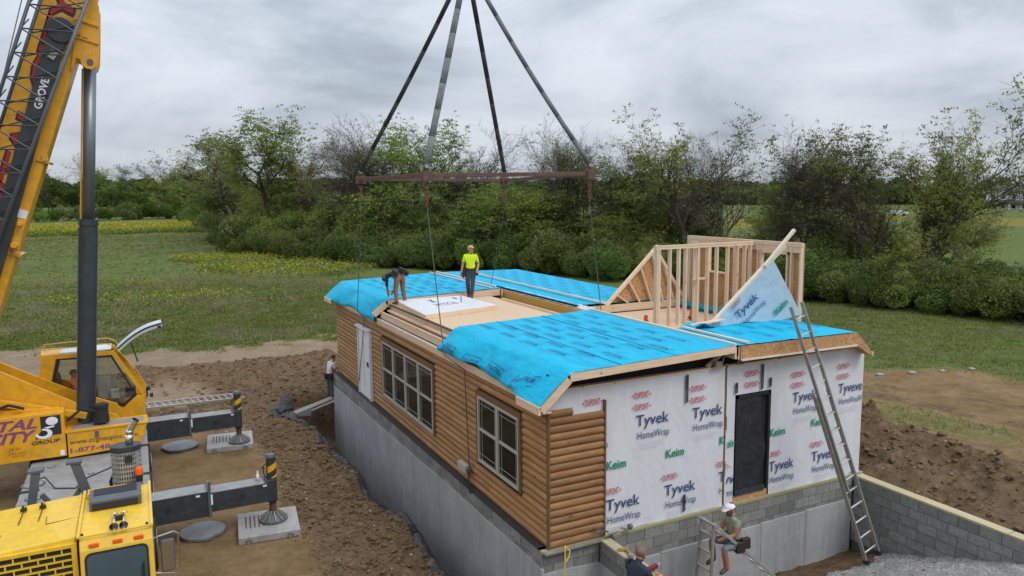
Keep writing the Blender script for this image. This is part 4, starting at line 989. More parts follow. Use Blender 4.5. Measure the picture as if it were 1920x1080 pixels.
# boom rest: two V brackets on a cross bar
m_ = MB(); m_.beam((-8.10, 4.0, .66), (-6.75, 4.0, .60), .12, .14); part(m_, 'boom_rest_bar', MT['slate'], cr_)
for p_, q_, s_ in (((-7.90, 4.0, .7), (-7.77, 4.0, 1.44), ((-7.72, 4.0, 1.0), (-7.52, 4.0, .68))), ((-6.98, 4.0, .66), (-7.20, 4.0, 1.50), ((-7.14, 4.0, 1.0), (-7.36, 4.0, .66)))):
    part(MB().beam(p_, q_, .16, .13, (1, 0, 0)).beam(*s_, .08, .07, (0, 1, 0)).beam(Vector(q_)-Vector((.12, 0, 0)), Vector(q_)+Vector((.12, 0, 0)), .2, .05), 'boom_rest_post', MT['slate'], cr_, bevel=.008)
part(MB().prism([(-7.0, 4.2, .12), (-6.62, 4.2, .9), (-6.5, 4.2, .9), (-6.75, 4.2, .12)], (0, .03, 0)), 'stack_gusset', MT['slate'], cr_)
# hood with radiator grille
HY0, HY1 = 1.56, 3.36
m_ = MB(); sec = [(-8.55, .9), (-8.42, 1.06), (-7.06, 1.12), (-7.06, -.6), (-8.55, -.6)]
m_.prism([(x, HY0+.03, z) for x, z in sec], (0, HY1-HY0-.03, 0)); hd = part(m_, 'engine_hood', MT['lemon'], cr_, bevel=.03)
m_ = MB(); gx0, gx1, gz0, gz1 = -8.45, -7.13, -.45, .98
m_.box((-8.55, HY0-.03, gz1), (-7.06, HY0+.029, 1.03)).box((-8.55, HY0-.03, -.6), (-7.06, HY0+.029, gz0)).box((-8.55, HY0-.03, gz0), (gx0, HY0+.029, gz1)).box((gx1, HY0-.03, gz0), (-7.06, HY0+.029, gz1))
rows = 15; rh = (gz1-gz0)/rows; cw = .20
for r_ in range(rows+1): m_.box((gx0, HY0-.02, gz0+r_*rh-.010), (gx1, HY0+.01, gz0+r_*rh+.010))
for r_ in range(rows):
    x = gx0+(cw/2 if r_ % 2 else cw)
    while x < gx1-.02: m_.box((x-.010, HY0-.019, gz0+r_*rh+.010), (x+.010, HY0+.009, gz0+(r_+1)*rh-.010)); x += cw
part(m_, 'radiator_grille', MT['lemon'], cr_); part(MB().box((gx0, HY0+.012, gz0), (gx1, HY0+.028, gz1)), 'grille_shade_sheet', MT['ink_black'], hd)  # black sheet paints the shade behind the grille bars
m_ = MB()
for x in (-7.88, -7.62): m_.beam((x, 2.5, 1.103), (x+.02, 3.25, 1.110), .012, .01).box((x-.03, 3.0, 1.11), (x+.06, 3.06, 1.15)).cyl((x+.01, 3.02, 1.12), (x+.01, 3.02, 1.2), .018, .018, 8)
part(m_, 'hood_latch', MT['leather'], hd); part(MB().cyl((-8.2, 2.2, 1.06), (-8.2, 2.2, 1.082), .13, .13, 18), 'filler_cap', MT['ink_black'], hd)
part(MB().tube([(-7.1, 2.35, 1.115), (-7.5, 2.3, 1.11), (-7.52, 2.62, 1.11)], .005, 4), 'panel_line', MT['leather'], hd)
# carrier cab
m_ = MB(); yk = [(3.42, -.6), (3.42, 1.06), (3.30, 1.13), (1.62, 1.13), (1.46, 1.06), (1.40, .94), (1.22, .0), (1.20, -.6)]
m_.prism([(-7.02, y, z) for y, z in yk], (.97, 0, 0)); cb_ = part(m_, 'carrier_cab', MT['lemon'], cr_, bevel=.025)
def fr(x, s, off):   # point on the sloping front face, s = 0 top .. 1 down
    a = Vector((x, 1.40, .94)); b_ = Vector((x, 1.22, .0)); n_ = Vector((0, -.94, .18)).normalized(); return a+(b_-a)*s+n_*off
def rr(x0, x1, s0, s1, rad, off):
    pts = []; 
    for cx_, cs_, a0 in ((x1-rad, s0+rad, 0), (x0+rad, s0+rad, 90), (x0+rad, s1-rad, 180), (x1-rad, s1-rad, 270)):
        for k_ in range(5):
            a = R(a0+k_*22.5); pts.append(fr(cx_+rad*math.cos(a), cs_-rad*math.sin(a), off))
    return pts
part(MB().prism(rr(-6.96, -6.12, .04, 1.1, .09, .004), tuple(Vector((0, -.94, .18)).normalized()*.012)), 'windscreen_seal', MT['rubber'], cb_)
part(MB().prism(rr(-6.93, -6.15, .075, 1.08, .07, .017), tuple(Vector((0, -.94, .18)).normalized()*.006)), 'windscreen', MT['cabglass'], cb_)
part(MB().beam(fr(-6.24, 1.05, .04), fr(-6.21, .35, .04), .02, .02).beam(fr(-6.19, .3, .04), fr(-6.20, .9, .04), .012, .02), 'wiper', MT['rubber'], cb_)
for x in (-6.83, -6.52, -6.24): part(MB().box((x-.065, 1.395, .975+.0), (x+.065, 1.432, 1.03)), 'marker_light', MT['orange'], cb_, bevel=.008)
m_ = MB(); m_.beam((-7.03, 1.45, 1.14), (-7.03, 3.40, 1.14), .04, .03).beam((-6.055, 1.45, 1.14), (-6.055, 3.40, 1.14), .04, .03).beam((-7.03, 1.46, 1.135), (-6.05, 1.46, 1.135), .03, .02); part(m_, 'roof_gutter', MT['lemon'], cb_)
m_ = MB(); m_.prism([(-6.92, 2.42, 1.135), (-6.92, 2.42, 1.29), (-6.92, 2.52, 1.33), (-6.92, 2.90, 1.33), (-6.92, 2.95, 1.135)], (.74, 0, 0)); ac = part(m_, 'air_conditioner', MT['slate'], cb_, bevel=.012)
part(MB().box((-6.88, 2.41, 1.15), (-6.23, 2.425, 1.25)).box((-6.86, 2.56, 1.331), (-6.24, 2.86, 1.338)), 'fan_grille', MT['ink_black'], ac)
part(MB().prism([(-6.98, 2.98, 1.135), (-6.98, 2.98, 1.22), (-6.35, 3.02, 1.24), (-6.30, 3.3, 1.135), (-6.98, 3.36, 1.135)], (0, .03, .0)).box((-6.98, 2.98, 1.135), (-6.4, 3.3, 1.20)), 'roof_duct', MT['yellow'], cb_, bevel=.01)
m_ = MB()
for x in (-6.56, -6.43): m_.cyl((x, 1.98, 1.20), (x, 1.62, 1.20), .012, .016, 8).cyl((x, 1.62, 1.20), (x, 1.48, 1.20), .016, .062, 14, caps=False).cyl((x, 1.99, 1.19), (x, 2.0, 1.21), .05, .05, 12)
part(m_, 'horn', MT['chrome'], cb_, smooth=True); part(MB().box((-6.55, 1.86, 1.13), (-6.44, 1.94, 1.2)), 'horn_bracket', MT['rubber'], cb_)
m_ = MB()
for x, y in ((-6.98, 1.53), (-6.12, 1.53)): m_.cyl((x, y, 1.13), (x, y, 1.16), .018, .018, 8)
part(m_, 'roof_bolt', MT['leather'], cb_)
m_ = MB(); m_.tube([(-6.05, 1.5, .9), (-5.76, 1.5, .95), (-5.70, 1.5, .9), (-5.70, 1.5, .35), (-5.78, 1.5, .28), (-6.05, 1.5, .34)], .012, 8); mi_ = part(m_, 'mirror_bracket', MT['chrome'], cb_)
part(MB().box((-5.96, 1.47, .33), (-5.76, 1.53, .85)), 'mirror', MT['slate'], mi_, bevel=.03); part(MB().box((-5.94, 1.462, .36), (-5.78, 1.469, .82)), 'mirror_glass', MT['chrome'], mi_)
for y in (2.1, 5.0, 7.8, 10.0):
    for x in (-6.42, -8.6):
        wl_ = part(MB().cyl((x, y, -.69), (x+.42, y, -.69), .50, .50, 28), 'wheel', MT['rubber'], cr_, bevel=.03); part(MB().cyl((x-.01, y, -.69), (x+.43, y, -.69), .26, .26, 20), 'rim', MT['steelpale'], wl_)
# exhaust stack behind the cab
ex = Vector((-6.39, 3.85, 0)); RX, RY = .255, .20
def oct_(sc, z): return [Vector((ex.x+RX*sc*math.cos(R(22.5+45*i)), ex.y+RY*sc*math.sin(R(22.5+45*i)), z)) for i in range(8)]
st = part(MB().cyl((ex.x, ex.y, .5), (ex.x, ex.y, 1.7), .15, .15, 16), 'exhaust_stack', MT['charcoal'], cr_)
m_ = MB(); z0_, z1_ = .62, 1.62; A_, B_ = oct_(1, z0_), oct_(1, z1_)
for i in range(8):
    a0, a1 = A_[i], A_[(i+1) % 8]; b0, b1 = B_[i], B_[(i+1) % 8]; nrow, ncol = 12, 5
    nrm = Vector(((a0+a1)/2-Vector((ex.x, ex.y, z0_)))).normalized()*.006
    P_ = lambda u, v: a0.lerp(a1, u).lerp(b0.lerp(b1, u), v)
    for r_ in range(nrow+1):
        v0 = max(0, r_/nrow-.018); v1 = min(1, r_/nrow+.018); q = [P_(0, v0), P_(1, v0), P_(1, v1), P_(0, v1)]; m_.add(q, [(0, 1, 2, 3)])
    for c_ in range(ncol+1):
        w_ = .05 if c_ in (0, ncol) else .055; u0 = max(0, c_/ncol-w_); u1 = min(1, c_/ncol+w_)
        for r_ in range(nrow):
            q = [P_(u0, r_/nrow+.018), P_(u1, r_/nrow+.018), P_(u1, (r_+1)/nrow-.018), P_(u0, (r_+1)/nrow-.018)]; m_.add(q, [(0, 1, 2, 3)])
part(m_, 'perforated_guard', MT['steelpale'], st)
part(MB().prism(oct_(1.03, 1.625), (0, 0, .10)), 'guard_cap', MT['charcoal'], st, bevel=.01)
part(MB().cyl((ex.x+.06, ex.y, 1.72), (ex.x+.07, ex.y, 1.90), .062, .062, 14).cyl((ex.x+.07, ex.y, 1.90), (ex.x+.09, ex.y-.01, 1.98), .062, .062, 14).cyl((ex.x+.09, ex.y-.01, 1.98), (ex.x+.19, ex.y-.05, 2.16), .062, .06, 14, caps=False), 'tail_pipe', MT['chrome'], st, smooth=True)
part(MB().box((ex.x-.02, ex.y-.215, 1.45), (ex.x+.1, ex.y-.20, 1.57)), 'guard_plate', MT['ink_black'], st)
bl = part(MB().cyl((-6.2, 3.55, 1.12), (-6.2, 3.55, 1.24), .05, .06, 12), 'beacon_base', MT['rubber'], cr_)
part(MB().cyl((-6.2, 3.55, 1.241), (-6.2, 3.55, 1.37), .068, .060, 16), 'beacon', MT['orange'], bl, smooth=True, bevel=.01)
# outriggers
def outrigger(y0, y1, jy, rot):
    r_ = part(MB().box((-6.9, y0+.02, -.60), (-4.95, y1-.02, -.06)).box((-4.95, y0+.05, -.53), (-3.78, y1-.05, -.11)), 'outrigger_beam', MT['charcoal'], cr_, bevel=.012)
    part(MB().box((-6.04, y0+.02, -.058), (-4.97, y1-.02, -.05)).box((-4.94, y0+.05, -.108), (-3.85, y1-.05, -.10)), 'beam_top_plate', MT['deckgrey'], r_)
    part(MB().box((-4.99, y0-.01, -.62), (-4.93, y1+.01, .02)).box((-4.98, y0-.02, .02), (-4.93, y0+.06, .16)), 'beam_collar', MT['slate'], r_)
    part(MB().box((-4.935, y0-.016, -.34), (-4.90, y0-.011, -.12)), 'collar_label', MT['white'], r_)
    for xx_, yo_ in ((-4.30, .047), (-5.75, .018)): part(MB().cyl((xx_, y0+yo_, -.31), (xx_, y0+yo_-.005, -.31), .055, .055, 14), 'painted_beam_hole', MT['ink_black'], r_)  # flat black discs paint the shade inside the holes
    part(MB().box((-3.88, y0+.044, -.17), (-3.80, y0+.049, -.135)), 'small_label', MT['white'], r_); part(MB().box((-5.22, y0+.014, -.14), (-5.14, y0+.019, -.10)), 'small_label', MT['white'], r_)
    part(MB().box((-3.80, jy-.17, -.55), (-3.60, jy+.17, -.08)), 'jack_housing', MT['charcoal'], r_, bevel=.01)
    jk = part(MB().cyl((-3.66, jy, -.62), (-3.66, jy, .40), .105, .105, 20), 'jack', MT['charcoal'], cr_)
    part(MB().cyl((-3.66, jy, .40), (-3.66, jy, .46), .11, .09, 20), 'jack_cap', MT['slate'], jk)
    vs = []
    for k_ in range(9):
        a = R(215+k_*16); vs += [(-3.66+.109*math.cos(a), jy+.109*math.sin(a), -.06), (-3.66+.109*math.cos(a), jy+.109*math.sin(a), .30)]
    part(MB().add(vs, [(2*i, 2*i+2, 2*i+3, 2*i+1) for i in range(8)]), 'hazard_label', MT['hazard'], jk)
    part(MB().tube([(-3.78, jy-.05, -.05), (-3.84, jy-.07, .1), (-3.83, jy-.07, .24), (-3.76, jy-.05, .28)], .012), 'hydraulic_line', MT['rubber'], jk)
    part(MB().cyl((-3.66, jy, -.98), (-3.66, jy, -.60), .075, .075, 16), 'jack_rod', MT['rust'], jk)
    ft = part(MB().cyl((-3.66, jy, -1.035), (-3.66, jy, -1.0), .30, .30, 28).cyl((-3.66, jy, -1.0), (-3.66, jy, -.86), .27, .09, 28), 'jack_foot', MT['slate'], jk)
    m_ = MB()
    for k_ in range(12):
        a = R(30*k_); c_, s_ = math.cos(a), math.sin(a); m_.beam((-3.66+.29*c_, jy+.29*s_, -.985), (-3.66+.08*c_, jy+.08*s_, -.83), .014, .035)
    part(m_, 'foot_rib', MT['alu_w'], ft)
outrigger(5.58, 6.10, 5.86, 0); outrigger(11.55, 12.07, 11.82, 0)
def steel_mat(cx_, cy_, rz, label):
    t_ = thing('outrigger_mat', label, 'support mat', (cx_, cy_, -1.2), 'steel mats under the outriggers'); mt = Matrix.Translation((cx_, cy_, -1.2)) @ Matrix.Rotation(R(rz), 4, 'Z')
    part(MB().box((-.63, -.66, .0), (.63, .66, .15)).xform(mt), 'plate', MT['matsteel'], t_, bevel=.012)
    m_ = MB(); [m_.box((-.48+i*.09, -.2-.03*(i % 2), .151), (-.45+i*.09, .42, .155)) for i in range(6)]; part(m_.xform(mt), 'tread_strip', MT['rust'], t_)
    for x, y in ((-.42, -.69), (.42, -.69), (-.3, .69)):
        m_ = MB(); pts = [Vector((x+.06*math.cos(a_), y+(.03 if y < 0 else -.03)*(-1 if y < 0 else -1)*0, .06+.05*math.sin(a_))) for a_ in [i*math.pi/5 for i in range(11)]]; m_.tube(pts, .01, 6); part(m_.xform(mt), 'lifting_ring', MT['slate'], t_)
steel_mat(-3.88, 12.2, -6, 'square steel mat under the farther outrigger foot'); steel_mat(-3.78, 5.82, -6, 'square steel mat under the nearer outrigger foot')
def disc(x, y, r_, rz, label):
    m_ = MB(); n_ = 40; rad = []
    for i in range(n_):
        a = 2*math.pi*i/n_; q = r_*(1-.10*max(0, math.cos(2*(a-rz)))**10); rad.append((x+q*math.cos(a), y+q*.98*math.sin(a)))
    m_.prism([(a, c_, -1.185) for a, c_ in rad], (0, 0, .07)); o_ = solo(m_, 'round_pad', MT['padgrey'], label, 'support pad', 'spare round outrigger pads on the soil', bevel=.012)
disc(-5.22, 12.55, .50, .4, 'scuffed round grey pad lying by the farther outrigger'); disc(-5.10, 6.2, .47, 2.2, 'scuffed round grey pad lying by the nearer outrigger')
bt = thing('water_bottle', 'clear plastic water bottle standing on the nearer outrigger beam', 'bottle', (-3.95, 5.85, -.10))
part(MB().cyl((-3.95, 5.85, -.1), (-3.95, 5.85, .06), .033, .033, 12).cyl((-3.95, 5.85, .06), (-3.95, 5.85, .10), .033, .014, 12), 'bottle_body', basic('cloudy_clear_plastic', (.62, .66, .74), .15, bmp=0), bt, smooth=True)
part(MB().cyl((-3.95, 5.85, .101), (-3.95, 5.85, .125), .016, .016, 10), 'cap', MT['white'], bt)
# superstructure side boxes
SY = 9.7
p1 = part(MB().box((-11.6, SY, -.10), (-7.80, SY+.5, .99)), 'side_cabinet', MT['yellow'], cr_, bevel=.012)
m_ = MB(); UXc, UZc = (1, 0, 0), (0, 0, 1)
write(m_, 'CAPITAL', (-10.15, SY-.006, .68), UXc, (.12, 0, 1), 1.80, .23, .03, .25); part(m_, 'lettering', MT['ink_purple'], p1)
m_ = MB(); write(m_, 'CITY', (-9.38, SY-.006, .38), UXc, (.12, 0, 1), .98, .25, .035, .25); part(m_, 'lettering', MT['ink_purple'], p1)
m_ = MB(); m_.box((-8.28, SY-.010, .46), (-7.87, SY-.004, .93)).prism([(-8.42, SY-.009, .40), (-8.1, SY-.009, .44), (-8.2, SY-.009, .62), (-8.3, SY-.009, .56)], (0, .004, 0)); part(m_, 'logo_ground', MT['ink_black'], p1)
m_ = MB(); write(m_, 'GROUP', (-8.50, SY-.006, .27), UXc, (.10, 0, 1), .58, .085, .02, .2); part(m_, 'lettering', MT['ink_black'], p1)
m_ = MB(); write(m_, 'CRANE', (-9.70, SY-.006, .12), UXc, (.1, 0, 1), .55, .12, .03, .2); part(m_, 'lettering', MT['ink_black'], p1)
m_ = MB(); m_.sphere((-8.05, SY-.012, .80), (.125, .004, .10), 20, 10)
for k_ in range(14):
    a = R(100-k_*20); b2 = R(100-(k_+1)*20); w0, w1 = .045+.05*math.sin(math.pi*k_/14), .045+.05*math.sin(math.pi*(k_+1)/14)
    cxh, czh = -8.24, .52
    f_ = lambda an, rr_: (cxh+rr_*1.05*math.cos(an), SY-.016, czh+rr_*.75*math.sin(an))
    m_.add([f_(a, .13-w0/2), f_(a, .13+w0/2), f_(b2, .13+w1/2), f_(b2, .13-w1/2)], [(0, 1, 2, 3)])
m_.prism([(-8.22, SY-.018, .66), (-8.02, SY-.018, .69), (-8.0, SY-.018, .66), (-8.14, SY-.018, .63)], (0, .004, 0)); part(m_, 'hook_logo', MT['white'], p1)
m_ = MB(); write(m_, '24 hr', (-8.98, SY-.006, .18), (1, 0, .06), (.25, 0, 1), .26, .085, .005, .3); write(m_, 'EMERGENCY', (-8.97, SY-.006, .10), UXc, (.1, 0, 1), .38, .05, .0, .3); write(m_, 'SERVICE', (-8.92, SY-.006, .03), UXc, (.1, 0, 1), .28, .05, .0, .3)
part(m_, 'lettering', MT['ink_orange'], p1, kind='stuff'); part(MB().box((-7.93, SY-.006, -.07), (-7.84, SY-.002, .06)), 'sticker', MT['white'], p1)
m_ = MB(); m_.prism([(-7.77, SY, -.16), (-7.77, SY, .44), (-6.03, SY, .44), (-6.2, SY, -.08)], (0, .62, 0)); p2 = part(m_, 'tool_cabinet', MT['yellow'], cr_, bevel=.01)
part(MB().box((-7.80, SY-.02, .445), (-6.01, SY+.66, .50)), 'cabinet_lid', MT['yellow'], p2, bevel=.01); part(MB().box((-7.68, SY+.09, .501), (-6.10, SY+.50, .507)), 'tread_plate', MT['deckgrey'], p2)
m_ = MB(); write(m_, 'www.ccgroupinc.com', (-7.72, SY-.005, .16), UXc, UZc, 1.46, .11, .0); part(m_, 'lettering', MT['ink_black'], p2)
m_ = MB(); write(m_, '1-877-48-', (-7.72, SY-.005, -.05), UXc, UZc, .92, .11, .02); part(m_, 'lettering', MT['ink_purple'], p2)
part(MB().box((-7.18, SY-.03, .27), (-7.10, SY-.002, .42)), 'cabinet_latch', MT['slate'], p2, bevel=.01)
part(MB().cyl((-7.4, 10.9, -.20), (-7.4, 10.9, .3), 1.0, 1.0, 32).box((-11.5, 10.3, -.05), (-6.9, 11.5, .25)), 'slewing_frame', MT['charcoal'], cr_)
m_ = MB(); m_.prism([(-11.0, 10.25, .3), (-11.0, 10.25, 2.4), (-9.6, 10.25, 2.35), (-7.5, 10.25, 1.0), (-6.7, 10.25, .62), (-6.5, 10.25, .3)], (0, .05, 0)).prism([(-11.0, 11.0, .3), (-11.0, 11.0, 2.5), (-9.6, 11.0, 2.35), (-7.5, 11.0, 1.1), (-6.7, 11.0, .72), (-6.5, 11.0, .3)], (0, .05, 0))
m_.beam((-10.0, 10.12, 1.55), (-7.35, 10.12, .72), .12, .16).beam((-9.6, 10.05, 1.05), (-7.9, 10.05, .98), .1, .1); part(m_, 'turntable_frame', MT['yellow'], cr_, bevel=.01)
m_ = MB(); m_.tube([(-7.75, 9.95, .70), (-7.45, 9.9, .95), (-7.1, 9.9, .85), (-6.98, 9.95, .5)], .03, 8).tube([(-9.2, 9.9, 1.15), (-8.9, 9.88, 1.25), (-8.6, 9.9, 1.12)], .035, 8); part(m_, 'hose', MT['rubber'], cr_)
part(MB().cyl((-7.02, 9.98, .56), (-7.02, 9.98, .92), .17, .15, 14).cyl((-7.02, 9.98, .92), (-7.02, 9.98, 1.0), .17, .17, 14).cyl((-7.15, 9.9, .5), (-7.15, 9.9, .7), .05, .05, 8), 'swivel_unit', MT['rubber'], cr_)
# luffing cylinder
LB, LT = Vector((-7.38, 10.3, .55)), Vector((-6.70, 10.3, 9.20)); ld = (LT-LB).normalized()
lc = part(MB().cyl(LB, LB+ld*4.85, .195, .195, 28), 'lift_cylinder', MT['charcoal'], cr_, smooth=False)
part(MB().cyl(LB+ld*4.85, LB+ld*5.0, .215, .215, 28), 'cylinder_collar', MT['charcoal'], lc)
part(MB().cyl(LB+ld*5.0, LT, .135, .135, 28), 'cylinder_rod', basic('hard_chrome', (.20, .22, .24), .42, .6, .05, bmp=0), lc, smooth=True)
part(MB().cyl(LB+ld*5.02+Vector((-.165, 0, 0)), LT+Vector((-.165, 0, -.1)), .02, .02, 8), 'guide_rod', MT['yellow'], lc)
part(MB().cyl(LB+ld*.2+Vector((.20, -.05, 0)), LB+ld*4.8+Vector((.20, -.05, 0)), .012, .012, 6).cyl(LB+ld*.2+Vector((-.205, -.05, 0)), LB+ld*4.8+Vector((-.205, -.05, 0)), .014, .014, 6), 'oil_line', MT['slate'], lc)
# boom
bd = Vector((.322, 0, .947)); bn = Vector((.947, 0, -.322))      # along the boom, towards its underside
b0 = Vector((-8.27, 9.8, 5.35))-bd*6.0                            # underside line starts well below the frame
BW = 1.03
def bp(s, n_, y): v = b0+bd*s-bn*n_; return Vector((v.x, y, v.z))
m_ = MB(); m_.prism([bp(0, 0, 9.9), bp(16.5, 0, 9.9), bp(16.5, BW, 9.9), bp(0, BW, 9.9)], (0, .82, 0)); bm_ = part(m_, 'boom', MT['yellow'], cr_, bevel=.05)
m_ = MB(); hp = [(-7.10, 8.88), (-6.86, 9.40), (-6.86, 9.20), (-6.80, 9.08), (-6.68, 9.03), (-6.56, 9.08), (-6.50, 9.22), (-6.46, 9.6), (-6.40, 10.5), (-6.55, 11.0), (-6.9, 11.3), (-6.6, 11.4), (-7.0, 10.9)]
hp = [(-7.10, 8.92), (-6.95, 9.28), (-6.88, 9.24), (-6.86, 9.12), (-6.78, 9.05), (-6.66, 9.03), (-6.55, 9.10), (-6.50, 9.25), (-6.46, 9.7), (-6.41, 10.45), (-6.50, 10.95), (-6.72, 11.2)]
for y in (9.86, 10.68): m_.prism([(x, y, z) for x, z in hp], (0, .06, 0))
part(m_, 'cylinder_bracket', MT['yellow'], cr_, bevel=.008)
part(MB().cyl((-6.68, 9.84, 9.2), (-6.68, 10.76, 9.2), .07, .07, 14), 'pivot_pin', MT['slate'], cr_)
part(MB().prism([(-7.02, 9.95, 9.35), (-6.55, 9.95, 9.75), (-6.45, 9.95, 10.6), (-6.8, 9.95, 10.7)], (0, .72, 0)).prism([(-7.0, 9.855, 9.75), (-6.47, 9.855, 9.6), (-6.47, 9.855, 9.64), (-7.0, 9.855, 9.79)], (0, -.03, 0)).prism([(-6.95, 9.855, 10.15), (-6.45, 9.855, 10.0), (-6.45, 9.855, 10.04), (-6.95, 9.855, 10.19)], (0, -.03, 0)), 'bracket_web', MT['yellow'], cr_)
m_ = MB(); ux = tuple(bd); uy = tuple(Vector((-bn.x, 0, -bn.z)))
write(m_, 'CAPITAL CITY', bp(4.6, .36, 9.893), ux, uy, 7.0, .40, .02, .1); part(m_, 'lettering', MT['redpaint'], bm_)
m_ = MB(); write(m_, 'CAPITAL CITY', bp(4.58, .33, 9.896), ux, uy, 7.04, .45, .05, .1); part(m_, 'lettering_outline', MT['ink_black'], bm_)
for s_, n_ in ((5.35, .0), (7.6, .0), (10.6, .0)):
    part(MB().prism([bp(s_, -.09, 9.86), bp(s_+.05, -.09, 9.86), bp(s_+.05, .18, 9.86), bp(s_, .18, 9.86)], (0, .9, 0)).box(bp(s_+.06, -.05, 9.84), bp(s_+.14, .1, 9.9)), 'wear_pad_clamp', MT['yellow'], cr_)
part(MB().prism([bp(5.5, -.02, 9.82), bp(6.2, .02, 9.82), bp(6.2, .18, 9.82), bp(5.5, .16, 9.82)], (0, .08, 0)).cyl(bp(5.6, .08, 9.8), bp(5.6, .08, 9.6), .07, .07, 10).cyl(bp(6.1, .1, 9.8), bp(6.1, .1, 9.62), .05, .05, 10), 'jib_pin_bracket', MT['yellow'], cr_, bevel=.01)
part(MB().prism([bp(6.22, .03, 9.86), bp(6.42, .03, 9.86), bp(6.42, .22, 9.86), bp(6.22, .22, 9.86)], (0, .02, 0)), 'sticker', MT['white'], cr_)
part(MB().prism([bp(9.75, .28, 9.86), bp(9.95, .28, 9.86), bp(9.95, .42, 9.86), bp(9.75, .42, 9.86)], (0, .02, 0)), 'sticker', MT['white'], cr_)
# stowed lattice jib on the boom flank
def jl(z, a): return a[0]+(z-a[1])*a[2]
cR = (-6.60, 10.5, (10.5-5.19)**-1*( -6.59+8.69)); cL = (-7.72, 10.4, (10.39-8.23)**-1*(-7.70+8.46))
jb = part(MB().cyl((jl(3.6, (-8.69, 5.19, .395)), 9.15, 3.6), (jl(12.5, (-8.69, 5.19, .395)), 9.15, 12.5), .042, .042, 10), 'lattice_jib', MT['slate'], cr_, smooth=True)
def XR(z): return -8.69+(z-5.19)*.395
def XL(z): return -8.46+(z-8.23)*.352
YJ0, YJ1 = 9.15, 9.66
for X_, y in ((XL, YJ0), (lambda z: XR(z)-.06, YJ1), (lambda z: XL(z)+.12, YJ1)):
    part(MB().cyl((X_(3.6), y, 3.6), (X_(12.5), y, 12.5), .038, .038, 10), 'chord', MT['charcoal'], jb, smooth=True)
z = 4.0; k_ = 0
while z < 12:
    part(MB().cyl((XR(z), YJ0, z), (XL(z-.0), YJ0, z), .018, .018, 7), 'lacing', MT['charcoal'], jb)
    part(MB().cyl((XR(z), YJ0, z), (XL(z+.52), YJ0, z+.52), .018, .018, 7), 'lacing', MT['charcoal'], jb)
    part(MB().cyl((XR(z), YJ0, z), (XR(z)-.06, YJ1, z+.02), .016, .016, 7), 'lacing', MT['charcoal'], jb)
    part(MB().cyl((XL(z), YJ0, z), (XL(z)+.12, YJ1, z+.3), .016, .016, 7), 'lacing', MT['charcoal'], jb)
    part(MB().cyl((XR(z+.26)-.06, YJ1, z+.26), (XL(z)+.12, YJ1, z), .016, .016, 7), 'lacing', MT['charcoal'], jb)
    z += .52
# dark inner boom section / cylinder with its badge
dA, dB = Vector((-7.30, 9.78, 9.72)), Vector((-8.75, 9.78, 5.1)); dd = (dA-dB).normalized(); dn = Vector((-dd.z, 0, dd.x))
fc = part(MB().beam(dB-dd*3, dA, .10, .38, dn), 'folding_jib_beam', MT['charcoal'], cr_, bevel=.015)
part(MB().cyl((-7.22, 9.70, 9.85), (-7.22, 9.86, 9.85), .29, .29, 30), 'jib_drum', MT['charcoal'], cr_, bevel=.02)
m_ = MB(); o_ = dA-dd*1.72+dn*(-.085); write(m_, 'GROVE', Vector((o_.x, 9.722, o_.z)), tuple(dd), tuple(dn), .72, .15, .03); part(m_, 'lettering', MT['white'], fc)
part(MB().beam(Vector((-7.46, 9.70, 9.2)), Vector((-7.36, 9.70, 9.36)), .03, .14, tuple(dn)), 'sensor_box', MT['steelpale'], fc)
# thin hoist line left of the boom
part(MB().cyl((-8.72, 10.3, 7.9), (-7.88, 10.3, 10.9), .012, .012, 5), 'hoist_line', MT['cable'], cr_)
# operator cab
YC0, YC1 = 11.1, 12.0
oc = part(MB().prism([(-8.50, YC0, .12), (-8.47, YC0, 1.15), (-8.13, YC0, 1.36), (-7.20, YC0, .90), (-6.56, YC0, .56), (-6.24, YC0, .84), (-6.0, YC0, .84), (-6.12, YC0, .06)], (0, .035, 0)).prism([(-8.50, YC1, .12), (-8.47, YC1, 1.15), (-8.13, YC1, 1.40), (-7.20, YC1, .95), (-6.56, YC1, .57), (-6.25, YC1, .85), (-6.0, YC1, .85), (-6.12, YC1, .1)], (0, -.04, 0)).box((-8.50, YC0+.035, .12), (-8.44, YC1-.04, 1.3)).box((-6.12, YC0+.035, .1), (-6.06, YC1-.04, .75)).box((-8.44, YC0+.035, .08), (-6.12, YC1-.04, .16)), 'operator_cab', MT['yellow'], cr_, bevel=.012)
for y0_, y1_ in ((YC0, YC0+.035), (YC1-.04, YC1)):
    part(MB().prism([(-8.47, y0_, 1.16), (-8.30, y0_, 2.06), (-7.98, y0_, 2.06), (-8.14, y0_, 1.37)], (0, y1_-y0_, 0)), 'rear_quarter_panel', MT['yellow'], oc)
    part(MB().beam((-6.70, (y0_+y1_)/2, 2.04), (-6.05, (y0_+y1_)/2, .86), .04, .10), 'windscreen_pillar', MT['yellow'], oc)
    part(MB().beam((-8.3, (y0_+y1_)/2, 2.07), (-6.68, (y0_+y1_)/2, 2.05), .05, .10), 'roof_rail', MT['yellow'], oc)
gp = [(-8.13, 1.37), (-7.97, 2.02), (-6.74, 1.99), (-6.22, .87), (-6.56, .58), (-7.20, .92)]
def ring(pts, w, y, dy):
    c_ = Vector((sum(a for a, _ in pts)/len(pts), 0, sum(b for _, b in pts)/len(pts))); m = MB(); n_ = len(pts); vs = []
    P3 = [Vector((a, y, b)) for a, b in pts]; Q3 = [v+(Vector((c_.x, y, c_.z))-v).normalized()*w for v in P3]
    for i in range(n_): m.prism([P3[i], P3[(i+1) % n_], Q3[(i+1) % n_], Q3[i]], (0, dy, 0))
    return m
